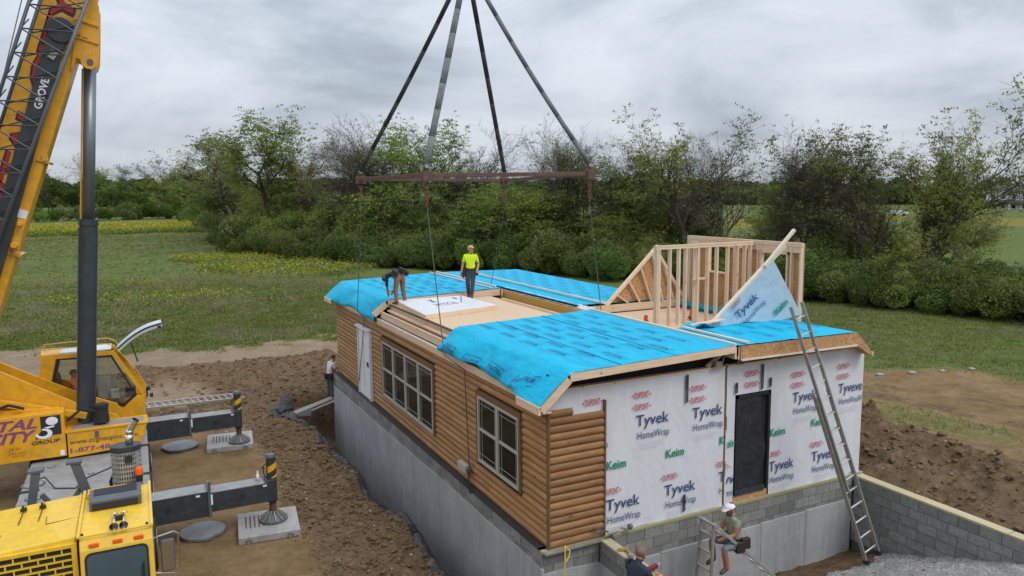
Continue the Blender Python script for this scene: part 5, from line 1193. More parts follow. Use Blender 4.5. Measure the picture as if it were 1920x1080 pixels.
part(ring(gp, .06, YC0-.012, .008), 'side_window_seal', MT['rubber'], oc); part(MB().add([(a, YC0+.02, b) for a, b in gp], [tuple(range(6))]), 'side_window', MT['clear'], oc)
part(ring(gp, .05, YC1+.002, .008), 'side_window_seal', MT['rubber'], oc); part(MB().add([(a, YC1-.02, b) for a, b in gp], [tuple(range(6))]), 'side_window', MT['clear'], oc)
part(MB().box((-7.9, YC0+.06, 2.12), (-6.75, YC1-.06, 2.15)), 'roof_window', basic('white_roof_panel', (.62, .63, .65), .4, bmp=.1), oc)
part(MB().box((-8.35, YC0, 2.11), (-7.9, YC1, 2.14)), 'roof_panel', MT['yellow'], oc)
for y in (YC0+.02, YC1-.02): part(MB().tube([(-8.32, y, 2.12), (-8.30, y, 2.26), (-6.85, y, 2.30), (-6.68, y, 2.22), (-6.60, y, 2.10)], .014, 6), 'guard_rail', MT['yellow'], oc)
m_ = MB(); m_.tube([(-6.68, YC0+.02, 2.22), (-6.2, YC0-.03, 1.55), (-5.98, YC0-.03, 1.05), (-6.0, YC0, .9)], .012, 6).tube([(-6.25, YC0-.03, 1.62), (-6.35, YC0, 1.5)], .01, 5).tube([(-6.10, YC0-.03, 1.3), (-6.22, YC0, 1.2)], .01, 5); part(m_, 'guard_rail', MT['yellow'], oc)
# raised front screen
m_ = MB(); pts = []
for k_ in range(13):
    u = k_/12; pts.append(Vector((-6.62+1.10*u, 0, 2.10+.60*u-.0*u+.20*math.sin(math.pi*u*.5)*u*0+.12*math.sin(math.pi*u))))
vs = []
for q in pts: vs += [(q.x, YC0+.05, q.z), (q.x, YC1-.05, q.z), (q.x+.02, YC1-.05, q.z-.07), (q.x+.02, YC0+.05, q.z-.07)]
fs = [(4*i+j, 4*i+(j+1) % 4, 4*i+4+(j+1) % 4, 4*i+4+j) for i in range(12) for j in range(4)]+[(0, 3, 2, 1), (48, 49, 50, 51)]
sc_ = part(MB().add(vs, fs), 'raised_front_screen', basic('pale_screen_frame', (.55, .58, .62), .3, bmp=0), oc, smooth=False)
m_ = MB(); [m_.cyl(pts[i]+Vector((0, YC0+.04, .02)), pts[i+1]+Vector((0, YC0+.04, .02)), .02, .02, 6) for i in range(12)]; m_.box((-5.62, YC0+.02, 2.60), (-5.54, YC0+.12, 2.66)); part(m_, 'screen_seal', MT['rubber'], sc_)
part(MB().cyl((-6.28, YC0+.02, 2.30), (-6.15, YC0+.02, 1.75), .014, .018, 8), 'gas_strut', MT['rubber'], oc)
m_ = MB(); m_.cyl((-5.98, YC0-.05, 1.02), (-5.90, YC0-.05, 1.02), .05, .06, 12).cyl((-5.92, YC0-.1, .84), (-5.84, YC0-.1, .84), .05, .06, 12).box((-6.0, YC0-.06, .8), (-5.96, YC0, 1.05)); part(m_, 'work_light', MT['rubber'], oc)
m_ = MB(); m_.box((-7.15, YC1-.25, .7), (-6.85, YC1-.2, 1.3)).box((-6.85, YC0+.5, .6), (-6.65, YC0+.6, .95)); part(m_, 'control_panel', MT['frame'], oc)
part(MB().box((-7.05, YC0+.1, .55), (-6.55, YC0+.5, .72)).box((-6.5, YC0+.25, .75), (-6.25, YC0+.6, 1.02)), 'console', MT['leather'], oc, bevel=.03)
part(MB().box((-7.9, YC0+.2, .5), (-7.3, YC0+.7, .8)).beam((-7.95, YC0+.45, .7), (-8.05, YC0+.45, 1.55), .45, .14, (1, 0, 0)), 'seat', MT['leather'], oc, bevel=.04)

# ------------------------------------------------------------------ lifting frame, slings, cables
A3, B3, C3, D3 = Vector((-.25, 4.9, 6.47)), Vector((3.85, 4.75, 6.52)), Vector((3.95, 9.6, 6.45)), Vector((-.28, 10.1, 6.50))
sf = thing('spreader_bar', 'rust red rectangular spreader frame hanging level above the roof', 'spreader frame', (1.8, 7.3, 6.4))
for a, b_, nm in ((A3, B3, 'beam'), (B3, C3, 'beam'), (C3, D3, 'beam'), (D3, A3, 'beam')): part(MB().beam(a, b_, .09, .095), nm, MT['rust'], sf, bevel=.01)
for q in (A3, B3, C3, D3):
    cn = part(MB().box(q+Vector((-.11, -.11, -.13)), q+Vector((.11, .11, .09))).prism([q+Vector((-.07, -.02, .1)), q+Vector((.07, -.02, .1)), q+Vector((.05, -.02, .27)), q+Vector((-.05, -.02, .27))], (0, .04, 0)).prism([q+Vector((-.05, -.02, -.30)), q+Vector((.05, -.02, -.30)), q+Vector((.07, -.02, -.17)), q+Vector((-.07, -.02, -.17))], (0, .04, 0)), 'corner_box', MT['rust'], sf, bevel=.01)
    part(MB().cyl(q+Vector((0, -.05, .20)), q+Vector((0, .05, .20)), .05, .05, 12), 'shackle_pin', MT['alu_w'], cn)
def shackle(q, label):
    t_ = thing('shackle', label, 'shackle', tuple(q), 'red shackles below the lifting frame'); m = MB()
    for k_ in range(3):
        c_ = q-Vector((0, 0, .06+.12*k_)); pts = []
        for i in range(9):
            a = 2*math.pi*i/8; u = Vector((math.cos(a)*.035, 0, math.sin(a)*.075)) if k_ % 2 else Vector((0, math.cos(a)*.035, math.sin(a)*.075)); pts.append(c_+u)
        m.tube(pts, .012, 6)
    part(m, 'link', basic('red_shackle_paint', (.22, .045, .035), .5, bmp=.2) if 'red_shackle_paint' not in bpy.data.materials else bpy.data.materials['red_shackle_paint'], t_)
qb = [(A3, 'red chain shackle under the near left corner of the lifting frame'), (B3, 'red chain shackle under the near right corner of the lifting frame'), (C3, 'red chain shackle under the far right corner of the lifting frame'), (D3, 'red chain shackle under the far left corner of the lifting frame')]
for q, l_ in qb: shackle(q-Vector((0, 0, .30)), l_)
def cable(pts, label): solo(MB().tube(pts, .011, 6), 'lifting_cable', MT['cable'], label, 'cable', 'thin steel cables from the frame to the house')
dn3 = Vector((0, 0, -.72))
cable([A3+dn3, (-.37, 3.75, 2.72), (-.085, 3.35, 2.45), (-.085, 3.15, .02)], 'steel cable from the near left frame corner down over the blue eave and log wall')
cable([B3+dn3, (3.93, 4.35, 3.25)], 'steel cable from the near right frame corner down to the roof seam')
cable([C3+dn3, (3.92, 10.6, 3.2)], 'steel cable from the far right frame corner, behind the man in the bright shirt')
cable([D3+dn3, (-.30, 10.85, 2.7), (-.085, 10.9, 2.45), (-.085, 11.9, .0)], 'steel cable from the far left frame corner down past the wrapped door')
AP = Vector((1.78, 7.2, 11.74))
def sling(q, w, th, mat, label, sag, double=False):
    a = q+Vector((0, 0, .22)); m = MB(); side = (AP-a).cross(cf).normalized()
    for o_ in ((-.028, .028) if double else (0,)):
        pts = [a.lerp(AP, t_/8)+side*(o_*(1-abs(2*t_/8-1)*.3))-Vector((0, 0, sag*math.sin(math.pi*t_/8))) for t_ in range(9)]
        m.tube(pts, w, 9)
    m.cyl(a+Vector((0, 0, -.06)), a+(AP-a).normalized()*.4, .035, w*1.0, 8)
    solo(m, 'lifting_sling', MT[mat], label, 'sling', 'heavy slings rising from the lifting frame', smooth=True)
sling(D3, .060, 0, 'sling_dark', 'thick dark sling slanting up from the far left frame corner', .10)
sling(A3, .052, 0, 'sling_grey', 'pale grey doubled sling rising from the near left frame corner', .03, True)
sling(C3, .064, 0, 'sling_dark', 'dark steep sling rising from the far right frame corner', .0)
sling(B3, .058, 0, 'sling_grey', 'grey sling slanting up from the near right frame corner', .14)

# ------------------------------------------------------------------ ladders, plank, plastic, small site things
def ladder(name, label, p0, p1, side, w, n_, mat, rail=(.03, .085), group=None, rung=.017, extra=None):
    t_ = thing(name, label, 'ladder', tuple(Vector(p0)), group); p0 = Vector(p0); p1 = Vector(p1); s_ = Vector(side).normalized()*w/2; up = s_.cross(p1-p0)
    for g in (-1, 1): part(MB().beam(p0+s_*g, p1+s_*g, rail[0], rail[1], up), 'rail', MT[mat], t_, bevel=.004)
    for i in range(n_):
        c_ = p0.lerp(p1, (i+.6)/n_); part(MB().cyl(c_-s_, c_+s_, rung, rung, 8), 'rung', MT['alu'], t_)
    return t_
L0, L1 = Vector((6.62, -1.30, -1.15)), Vector((5.17, -.42, 3.90)); sdv = Vector((.96, .10, .26))
lw = (L1-L0); el = ladder('extension_ladder', 'long extension ladder leaning on the roof edge by the far house section', L0, L0+lw*.66, (1, .06, .25), .40, 11, 'alu_w')
for g in (-1, 1):
    s_ = Vector((1, .06, .25)).normalized()*.155*g; off = Vector((0, -.05, .02)); part(MB().beam(L0+lw*.28+s_+off, L1+s_+off, .028, .075, Vector((1, .06, .25)).cross(lw)), 'fly_rail', MT['alu_w'], el, bevel=.004)
    part(MB().beam(L0+s_*1.25+Vector((0, 0, -.03)), L0+s_*1.25+Vector((0, -.0, .06)), .07, .10, (0, 1, 0)), 'ladder_foot', MT['rubber'], el)
for i in range(11):
    c_ = L0+lw*(.30+.70*(i+.4)/11.2)+Vector((0, -.05, .02)); s_ = Vector((1, .06, .25)).normalized()*.155; part(MB().cyl(c_-s_, c_+s_, .016, .016, 8), 'rung', MT['alu'], el)
ladder('aluminium_ladder', 'aluminium ladder lying nearly flat on the ground behind the crane cab', (-6.1, 16.0, -.72), (-2.95, 17.0, -1.0), (-.3, .95, .15), .42, 14, 'alu', (.03, .07))
# trestle ladder the man sits on
tl = thing('trestle_ladder', 'folding aluminium ladder under the man in the white cap', 'ladder', (3.3, -.8, -1.8))
T0 = Vector((2.86, -.78, .20)); T1 = Vector((4.85, -.95, -1.62))
for g, yy in ((-1, -.18), (1, .17)):
    off = Vector((0, yy, 0)); part(MB().beam(T0+off*.82, T1+off, .03, .055, (0, 0, 1)), 'rail', MT['alu'], tl, bevel=.004)
    part(MB().beam(T0+off*.9+Vector((-.02, 0, .0)), Vector((2.72, -.78+yy*1.25, -1.9)), .03, .055, (1, 0, 0)), 'rear_rail', MT['alu_w'], tl)
for i in range(8):
    c_ = T0.lerp(T1, (i+.5)/8); part(MB().beam(c_+Vector((0, -.17, 0)), c_+Vector((0, .16, 0)), .055, .025), 'step', MT['alu'], tl)
for i in range(6):
    c_ = T0.lerp(Vector((2.72, -.78, -1.9)), (i+.7)/6.5); part(MB().beam(c_+Vector((0, -.19, 0)), c_+Vector((0, .18, 0)), .045, .022), 'step', MT['alu_w'], tl)
part(MB().beam(T0+Vector((-.03, -.22, .0)), T0+Vector((-.03, .22, .0)), .05, .035), 'hinge_cap', MT['alu_w'], tl)
wp = solo(MB().beam((-1.70, 14.15, -1.10), (-.02, 15.22, -1.0), .28, .045), 'plank', MT['plank'], 'grey timber plank bridging the trench at the far house corner', 'plank', bevel=.004)
pk = solo(MB().beam((-1.1, 14.9, -1.35), (.2, 15.6, -1.22), .12, .05), 'plank', MT['plank'], 'narrow timber piece under the plank at the far house corner', 'plank')
# black plastic along the trench lip
vs = []; fs = []; ny = 110; nu = 14
for j in range(ny+1):
    y = -.6+15.8*j/ny; e_ = trench_edge(y)+.08; spread = .20+.10*noise.noise(Vector((0, y*.6, 2)))+.55*sst(12.8, 14.6, y)
    for i in range(nu+1):
        u = i/nu; x = e_-spread*(1-u)*1.0+.42*u*1.0
        z = ground_z(x, y)+.02+.03*abs(noise.noise(Vector((x*5, y*.8, 4))))
        if u > .45: z = max(z, -1.2-(u-.45)*2.4+.06*noise.noise(Vector((x*4, y*2, 9))))
        vs.append((x+.03*noise.noise(Vector((y*1.2, u*4, 3))), y+.03*noise.noise(Vector((y*2, u*5, 7))), z))
for j in range(ny):
    for i in range(nu): a = j*(nu+1)+i; fs.append((a, a+1, a+nu+2, a+nu+1))
solo(MB().add(vs, fs), 'black_plastic_sheet', MT['plastic'], 'crumpled black plastic sheet along the lip of the foundation trench', 'plastic sheet', smooth=True)
vs = []; fs = []
for j in range(15):
    for i in range(15):
        x = -2.1+1.0*i/14+.25*j/14; y = 14.6+1.1*j/14-.3*i/14; z = ground_z(x, y)+.06+.10*abs(noise.noise(Vector((x*3, y*3, 8)))); vs.append((x, y, max(z, -1.3)))
for j in range(14):
    for i in range(14): a = j*15+i; fs.append((a, a+1, a+16, a+15))
solo(MB().add(vs, fs), 'black_plastic_sheet', MT['plastic'], 'bunched end of black plastic sheet beside the plank', 'plastic sheet', smooth=True)
# rope, clamps, hose bits at the near corner
solo(MB().tube([(.28, -.10, .03), (.24, -.17, -.03), (.22, -.2, -.3), (.17, -.25, -.9), (.15, -.3, -1.3)], .011, 6).tube([(.28, -.12, .03), (.33, -.18, -.04), (.30, -.2, -.14), (.24, -.2, -.2)], .011, 6), 'yellow_rope', MT['yrope'], 'yellow rope hanging from the near house corner', 'rope')
ck = thing('pipe_clamp', 'steel clamp and chain at the foot of the near log corner', 'clamp', (1.3, -.2, 0))
part(MB().beam((.85, -.13, .24), (1.15, -.12, .10), .03, .03), 'bar', MT['slate'], ck)
part(MB().tube([(1.15, -.12, .06), (1.3, -.16, .09), (1.42, -.12, .13), (1.52, -.15, .10), (1.6, -.12, .06)], .022, 7).box((1.22, -.2, .0), (1.38, -.08, .05)), 'chain', MT['alu_w'], ck); part(MB().sphere((1.62, -.13, .10), .055, 10, 6), 'clamp_knob', MT['slate'], ck, smooth=True)
lv = thing('ratchet_tool', 'small brass coloured tool lying on the porch wall sill', 'tool', (1.1, -.75, -.006))
part(MB().beam((1.02, -.62, .02), (1.16, -.70, .03), .05, .05).beam((1.14, -.70, .03), (1.08, -.95, .03), .04, .04), 'tool_body', basic('brass_tool', (.45, .32, .10), .45, .4, bmp=.1), lv, bevel=.01); part(MB().cyl((1.06, -.95, .0), (1.06, -.95, .07), .05, .05, 10), 'tool_head', MT['alu_w'], lv)
solo(MB().cyl((8.9, 1.0, -.5), (8.95, 1.05, .68), .022, .022, 8), 'steel_stake', MT['slate'], 'thin dark stake standing in the spoil right of the ladder', 'stake')
for x, y, s_, l_ in ((20.2, 8.9, .22, 'leftmost of the four pale sandbags on the bare ground at the right'), (21.6, 8.5, .22, 'second pale sandbag from the left on the bare ground at the right'), (22.9, 8.1, .18, 'third pale sandbag from the left on the bare ground at the right'), (24.2, 7.7, .20, 'rightmost of the four pale sandbags on the bare ground at the right')):
    m_ = MB().sphere((0, 0, 0), (s_, s_*.6, s_*.28), 12, 8); m_.v = [v+Vector((.05*noise.noise(v*6), .05*noise.noise(v*6+Vector((3, 0, 0))), .03*noise.noise(v*9))) for v in m_.v]
    m_.xform(Matrix.Translation((x, y, ground_z(x, y)+s_*.15))); solo(m_, 'sandbag', MT['stone'], l_, 'sandbag', 'pale sandbags on the bare ground', smooth=True)
# ------------------------------------------------------------------ vegetation
def leaf_mat(name, c0, c1, c2, orand=.25):
    k, t, p, o = new_mat(name); v = coords(t, kind='Object')
    a = tnoise(t, v, .9, 4, .6); b = tnoise(t, v, 9, 2)
    c = ramp(t, a, (.32, c0), (.5, c1), (.7, c2)); c = mixc(t, M(t, 'MULTIPLY', ramp(t, b, (.35, g3(0)), (.65, g3(1))), .5), c, tuple(q*1.5 for q in c2))
    oi = t.nodes.new('ShaderNodeObjectInfo'); hs = t.nodes.new('ShaderNodeHueSaturation'); t.links.new(c, hs.inputs['Color'])
    t.links.new(M(t, 'ADD', M(t, 'MULTIPLY', oi.outputs['Random'], 2*orand), 1-orand), hs.inputs['Value'])
    t.links.new(M(t, 'ADD', M(t, 'MULTIPLY', M(t, 'FRACT', M(t, 'MULTIPLY', oi.outputs['Random'], 7.3)), .045), .478), hs.inputs['Hue'])
    df = t.nodes.new('ShaderNodeBsdfDiffuse'); tr = t.nodes.new('ShaderNodeBsdfTranslucent'); ms = t.nodes.new('ShaderNodeMixShader'); ms.inputs[0].default_value = .3
    t.links.new(hs.outputs[0], df.inputs[0]); t.links.new(hs.outputs[0], tr.inputs[0]); t.links.new(df.outputs[0], ms.inputs[1]); t.links.new(tr.outputs[0], ms.inputs[2]); t.links.new(ms.outputs[0], o.inputs[0])
    return k
LM = {'green': leaf_mat('mid_green_leaves', (.085, .122, .03), (.15, .21, .044), (.225, .275, .07)),
      'dark': leaf_mat('dark_green_leaves', (.048, .080, .022), (.090, .136, .036), (.15, .195, .056)),
      'sparse': leaf_mat('dull_green_leaves', (.095, .125, .042), (.15, .18, .06), (.215, .23, .095)),
      'yellow': leaf_mat('yellow_green_leaves', (.13, .155, .035), (.215, .24, .05), (.34, .33, .09)),
      'brown': leaf_mat('bronze_leaves', (.05, .045, .02), (.07, .06, .025), (.10, .09, .035)),
      'gold': leaf_mat('goldenrod', (.15, .14, .025), (.28, .22, .028), (.42, .30, .03)),
      'weed': leaf_mat('weed_green', (.080, .115, .026), (.125, .165, .04), (.185, .21, .07)),
      'seed': leaf_mat('dry_grass', (.15, .155, .07), (.22, .215, .115), (.30, .285, .17)),
      'white': leaf_mat('white_asters', (.25, .25, .22), (.4, .4, .36), (.55, .55, .5)),
      'far': leaf_mat('far_wood_leaves', (.030, .050, .028), (.042, .068, .034), (.060, .085, .038))}
BARK = basic('grey_bark', (.085, .072, .058), .95, 0, .3, 3, stretch=(1, 1, .3), bmp=.4, spec=.1); TWIG = basic('twig_grey', (.105, .088, .078), .95, 0, .2, 3, bmp=0, spec=.1)
def leafquad(mb, c, s, r_):
    a = Vector((r_.gauss(0, 1), r_.gauss(0, 1), r_.gauss(0, 1))).normalized(); b = a.orthogonal().normalized(); b = (Matrix.Rotation(r_.random()*6.28, 3, a) @ b); d = a.cross(b)
    s1 = s*r_.uniform(.6, 1.3); s2 = s1*r_.uniform(.5, .9); mb.v += [c-b*s1, c+d*s2*.8, c+b*s1, c-d*s2*.8]; n_ = len(mb.v); mb.f.append([n_-4, n_-3, n_-2, n_-1]); mb.m.append(0)
def tree_protos(seed, H, spread, fork, levels, leafn, leafs, mat, up=.5, droop=0, flat=0, twigs=True, clump=.5, bare_mix=0, trunks=1):
    r_ = random.Random(seed); wood_ = MB(); sites = []
    def grow(p, d, L, rad, lev):
        seg = 4 if lev < 2 else 3; q = p; dd = d.copy(); prev = q; r0 = rad
        for i in range(seg):
            dd = (dd+Vector((r_.gauss(0, .16), r_.gauss(0, .16), r_.gauss(0, .10)+up*.06-droop*.1*(lev > 1)))).normalized(); nq = q+dd*L/seg; r1 = rad*(1-.75*(i+1)/seg) if lev else rad*(1-.55*(i+1)/seg)
            wood_.cyl(q, nq, r0, max(r1, .008), 7 if lev == 0 else (5 if lev == 1 else 3), 0, caps=False); r0 = max(r1, .008); q = nq
            if lev >= levels-1: sites.append(q)
            if lev < levels:
                nb = {0: (2 if i >= 1 else (1 if fork < .3 else 0)), 1: 2, 2: 2, 3: 2}.get(lev, 1)
                if i == seg-1: nb += 1
                for _ in range(nb):
                    az = r_.random()*6.28; tilt = r_.uniform(.5, 1.05) if lev else r_.uniform(.45, 1.0)
                    o_ = dd.orthogonal().normalized(); o_ = Matrix.Rotation(az, 3, dd) @ o_; nd = (dd*math.cos(tilt)+o_*math.sin(tilt)); nd.z += up*.28; nd.z *= (1-flat*.5) ; nd.normalize()
                    grow(q, nd, L*r_.uniform(.42, .72)*(spread if lev == 0 else 1), r0*.7+.006, lev+1)
    for k_ in range(trunks):
        a = k_*2.1; grow(Vector((.3*k_, .2*(k_ % 2), 0)), Vector((r_.gauss(0, .10)+.25*math.cos(a)*(trunks > 1), r_.gauss(0, .10)+.25*math.sin(a)*(trunks > 1), 1)).normalized(), H*.62, H*.021, 0)
    zmax = max(v.z for v in wood_.v); k_ = H/zmax; wood_.v = [v*k_ for v in wood_.v]; sites = [s*k_ for s in sites]
    lf = MB(); sites = [s for s in sites if s.z > H*fork]
    if sites and leafn:
        cl = [s for s in sites if r_.random() > bare_mix] or sites
        for _ in range(leafn//8):
            s_ = r_.choice(cl)+Vector((r_.gauss(0, clump*.75), r_.gauss(0, clump*.75), r_.gauss(0, clump*.45)))
            for _ in range(8): leafquad(lf, s_+Vector((r_.gauss(0, .13), r_.gauss(0, .13), r_.gauss(0, .06))), leafs, r_)
    wm = wood_.mesh('tree_wood', TWIG if mat is None else BARK); lm = lf.mesh('tree_leaves', mat) if lf.f else None
    return wm, lm, H
def bush_proto(seed, H, Rr, n_, ls, mat, ratio=.85):
    r_ = random.Random(seed); lf = MB(); wd = MB(); lobes = []
    for _ in range(9): lobes.append((Vector((r_.uniform(-Rr, Rr)*.75, r_.uniform(-Rr, Rr)*.75, r_.uniform(.25, .72)*H)), r_.uniform(.28, .5)*Rr, r_.uniform(.2, .34)*H))
    for _ in range(n_):
        c_, a, b_ = r_.choice(lobes); d = Vector((r_.gauss(0, 1), r_.gauss(0, 1), r_.gauss(0, 1))).normalized(); k_ = r_.uniform(.6, 1.12)**.6
        q = c_+Vector((d.x*a*k_, d.y*a*k_, d.z*b_*k_)); q.z = max(.05, q.z); leafquad(lf, q, ls*r_.uniform(.6, 1.3), r_)
    for _ in range(26):
        c_, a, b_ = r_.choice(lobes); p0_ = c_+Vector((r_.gauss(0, a*.5), r_.gauss(0, a*.5), b_*.5)); hh_ = r_.uniform(.25, .9)*b_*1.6; lean = Vector((r_.gauss(0, .2), r_.gauss(0, .2), 1)).normalized()
        wd.cyl(p0_, p0_+lean*hh_, .012, .004, 3, caps=False)
        for _ in range(26): leafquad(lf, p0_+lean*hh_*r_.random()+Vector((r_.gauss(0, .09), r_.gauss(0, .09), 0)), ls*.75, r_)
    for _ in range(7):
        c_, a, b_ = r_.choice(lobes); wd.cyl((r_.gauss(0, .15), r_.gauss(0, .15), 0), c_, .03, .012, 4, caps=False)
        wd.cyl(c_, c_+Vector((r_.gauss(0, .3), r_.gauss(0, .3), b_*1.4)), .012, .005, 3, caps=False)
    return wd.mesh('shrub_stems', BARK), lf.mesh('shrub_leaves', mat), H
PR = {'A': [tree_protos(11, 15, .85, .28, 3, 17000, .095, LM['green'], clump=.42), tree_protos(12, 15, 1.0, .30, 3, 16000, .095, LM['green'], clump=.42, flat=.3)],
      'B': [tree_protos(21, 15, .8, .40, 3, 6000, .085, LM['sparse'], clump=.30, bare_mix=.3), tree_protos(22, 15, .95, .35, 3, 6500, .085, LM['sparse'], clump=.30, bare_mix=.35), tree_protos(23, 15, .7, .45, 3, 5200, .085, LM['yellow'], clump=.28, bare_mix=.35)],
      'C': [tree_protos(31, 14, .85, .4, 4, 900, .07, LM['sparse'], clump=.3), tree_protos(32, 14, .9, .4, 4, 700, .07, LM['yellow'], clump=.3), tree_protos(33, 14, .75, .4, 4, 1200, .07, LM['sparse'], clump=.3)],
      'D': [tree_protos(41, 10, .9, .12, 3, 15000, .11, LM['dark'], clump=.5)],
      'E': [tree_protos(51, 9, .9, .10, 3, 12000, .09, LM['yellow'], clump=.45, trunks=2), tree_protos(52, 9, .9, .10, 3, 12000, .09, LM['green'], clump=.45, trunks=2)],
      'E2': [tree_protos(53, 11, .9, .25, 3, 11000, .085, LM['yellow'], clump=.42, trunks=2)],
      'G': [tree_protos(61, 16, .9, .30, 3, 15000, .11, LM['brown'], clump=.45)],
      'S': [bush_proto(71, 3, 2.4, 9500, .085, LM['dark']), bush_proto(72, 3, 2.2, 9000, .085, LM['dark']), bush_proto(73, 3, 2.3, 9000, .08, LM['green']), bush_proto(74, 3, 2.4, 9500, .085, LM['dark']), bush_proto(75, 3, 2.1, 7000, .08, LM['sparse'])]}
cnt = {}
def tree(kind, x, y, h, label, group, name='tree', cat='tree', wide=1.0, which=None):
    pr = PR[kind]; i_ = cnt.get(kind, 0) if which is None else which; cnt[kind] = cnt.get(kind, 0)+1; wm, lm, H = pr[i_ % len(pr)]
    z = ground_z(x, y)-.1; s_ = h/H; o_ = thing(name, label, cat, (x, y, z), group)
    a = put('trunk' if name == 'tree' else 'stems', wm, o_); rz = rnd.random()*6.28
    if kind == 'S': wide *= 1.0
    q = [a]
    if lm: q.append(put('crown' if name == 'tree' else 'foliage', lm, o_))
    for c_ in q: c_.scale = (s_*wide, s_*wide, s_); c_.rotation_euler = (0, 0, rz)
    return o_
far_left = [('B', -42.1, 346.5, 14.9, 'small sparse tree just right of the crane boom in the far hedgerow'), ('B', -31.8, 330.9, 19.7, 'thin tree with a bare top between the boom and the lift cylinder'), ('B', -21.9, 337.3, 21.1, 'tree standing behind the steel lift cylinder in the far hedgerow'),
 ('A', -14.5, 321.9, 15.4, 'rounded green tree just right of the lift cylinder'), ('B', -8.8, 303.1, 17.3, 'slim tree near the distant white farm buildings'), ('B', 0.8, 294.1, 23.7, 'tallest tree of the far left hedgerow, with a wide airy crown'),
 ('E', 9.8, 313.4, 19.8, 'light green pointed tree beside the tallest far hedgerow tree'), ('B', 13.3, 306.9, 16.1, 'last small tree of the far hedgerow before the bronze oak')]
for k_, x, y, h, l_ in far_left: tree(k_, x, y, h*1.15, l_, 'trees of the far left hedgerow', wide=1.15)
for i, (x, y, h) in enumerate([(-36, 335, 12), (-27, 330, 13), (-18, 325, 11), (-11.5, 315, 12.5), (-4, 300, 12), (4, 300, 14), (-48, 345, 12), (17, 290, 15), (22, 280, 14), (12.5, 262, 13)]): tree('ADAEDAADEA'[i], x, y, h*1.15, 'full crowned tree in the far left hedgerow, '+('left of the boom' if i in (0, 6) else 'beside the lift cylinder' if i in (1, 2) else 'under the tallest airy crown' if i in (3, 4, 5) else 'next to the bronze oak'), 'trees of the far left hedgerow', wide=1.2)
for i in range(26):
    x = -75+3.6*i+rnd.uniform(-1, 1); tree('S', x, 262+rnd.uniform(-5, 5)-.6*x*.0, rnd.uniform(3.5, 6), 'low dark bush along the foot of the far left hedgerow', 'bushes of the far left hedgerow', 'shrub', 'shrub', 1.0)
tall = [('G', 11.2, 220.8, 23.1, 'bronze leaved oak at the left end of the wood'), ('B', 8.5, 131.4, 17.1, 'leaning thin tree between the bronze oak and the broad green tree'), ('A', 11.0, 97.2, 17.6, 'broad full green tree, tallest at the left of the wood'), ('B', 8.4, 106.7, 16.3, 'airy tree touching the left side of the broad green tree'),
 ('B', 14.2, 88.6, 14.8, 'half leafless tree right of the broad green tree'), ('C', 16.9, 82.5, 16.3, 'bare tree left of the darkest lifting sling'), ('C', 19.1, 78.2, 15.6, 'bare tree behind the left end of the lifting frame'), ('C', 21.2, 73.9, 14.6, 'bare tree between the two left slings'), ('A', 23.8, 69.8, 15.0, 'flat topped green tree behind the pale grey sling'),
 ('B', 25.9, 66.9, 14.0, 'thin leaved tree right of the pale grey sling'), ('C', 27.8, 64.2, 14.3, 'bare tree behind the steep dark sling'), ('C', 31.0, 59.5, 13.8, 'spiky leafless tree between the two right slings'), ('A', 33.0, 56.1, 11.4, 'low green crown left of the right end of the lifting frame'), ('C', 34.5, 53.5, 13.7, 'bare tree behind the right corner of the lifting frame'),
 ('C', 35.8, 51.4, 12.4, 'bare tree just right of the lifting frame'), ('D', 37.2, 48.9, 10.3, 'dark domed tree in the gap of the skyline'), ('B', 38.1, 45.8, 14.3, 'tall loose crowned tree right of the skyline gap'), ('B', 38.8, 42.7, 13.7, 'second tall loose crowned tree right of the skyline gap'), ('C', 39.8, 38.3, 12.2, 'nearly bare tree behind the stud framing'),
 ('C', 40.4, 35.4, 11.9, 'nearly bare tree above the right end of the stud framing'), ('A', 41.1, 32.5, 11.3, 'green topped tree above the slanting rake board'), ('C', 41.8, 29.5, 11.6, 'dark branched bare tree right of the rake board'), ('B', 42.2, 27.4, 11.3, 'slim tree left of the tallest right-hand tree'), ('B', 42.8, 24.8, 13.5, 'tallest tree of the right-hand row, with a reaching open crown'),
 ('B', 43.2, 22.9, 11.9, 'airy tree right of the tallest right-hand tree'), ('E2', 43.2, 22.6, 10.6, 'yellow green tree left of the distant white house'), ('C', 42.6, 25.0, 10.2, 'thin leafless tree left of the distant white house'), ('B', 48.5, 12.6, 15.5, 'tall leafy tree cut by the right edge of the picture'), ('B', 49.5, 9.5, 13.1, 'outermost leafy tree beyond the right edge')]
for k_, x, y, h, l_ in tall: tree(k_, x, y, h*1.10, l_, 'taller trees of the wood', wide=(1.15 if x < 30 else .62 if k_ == 'E2' else 1.0), which=(2 if x > 48 else None))
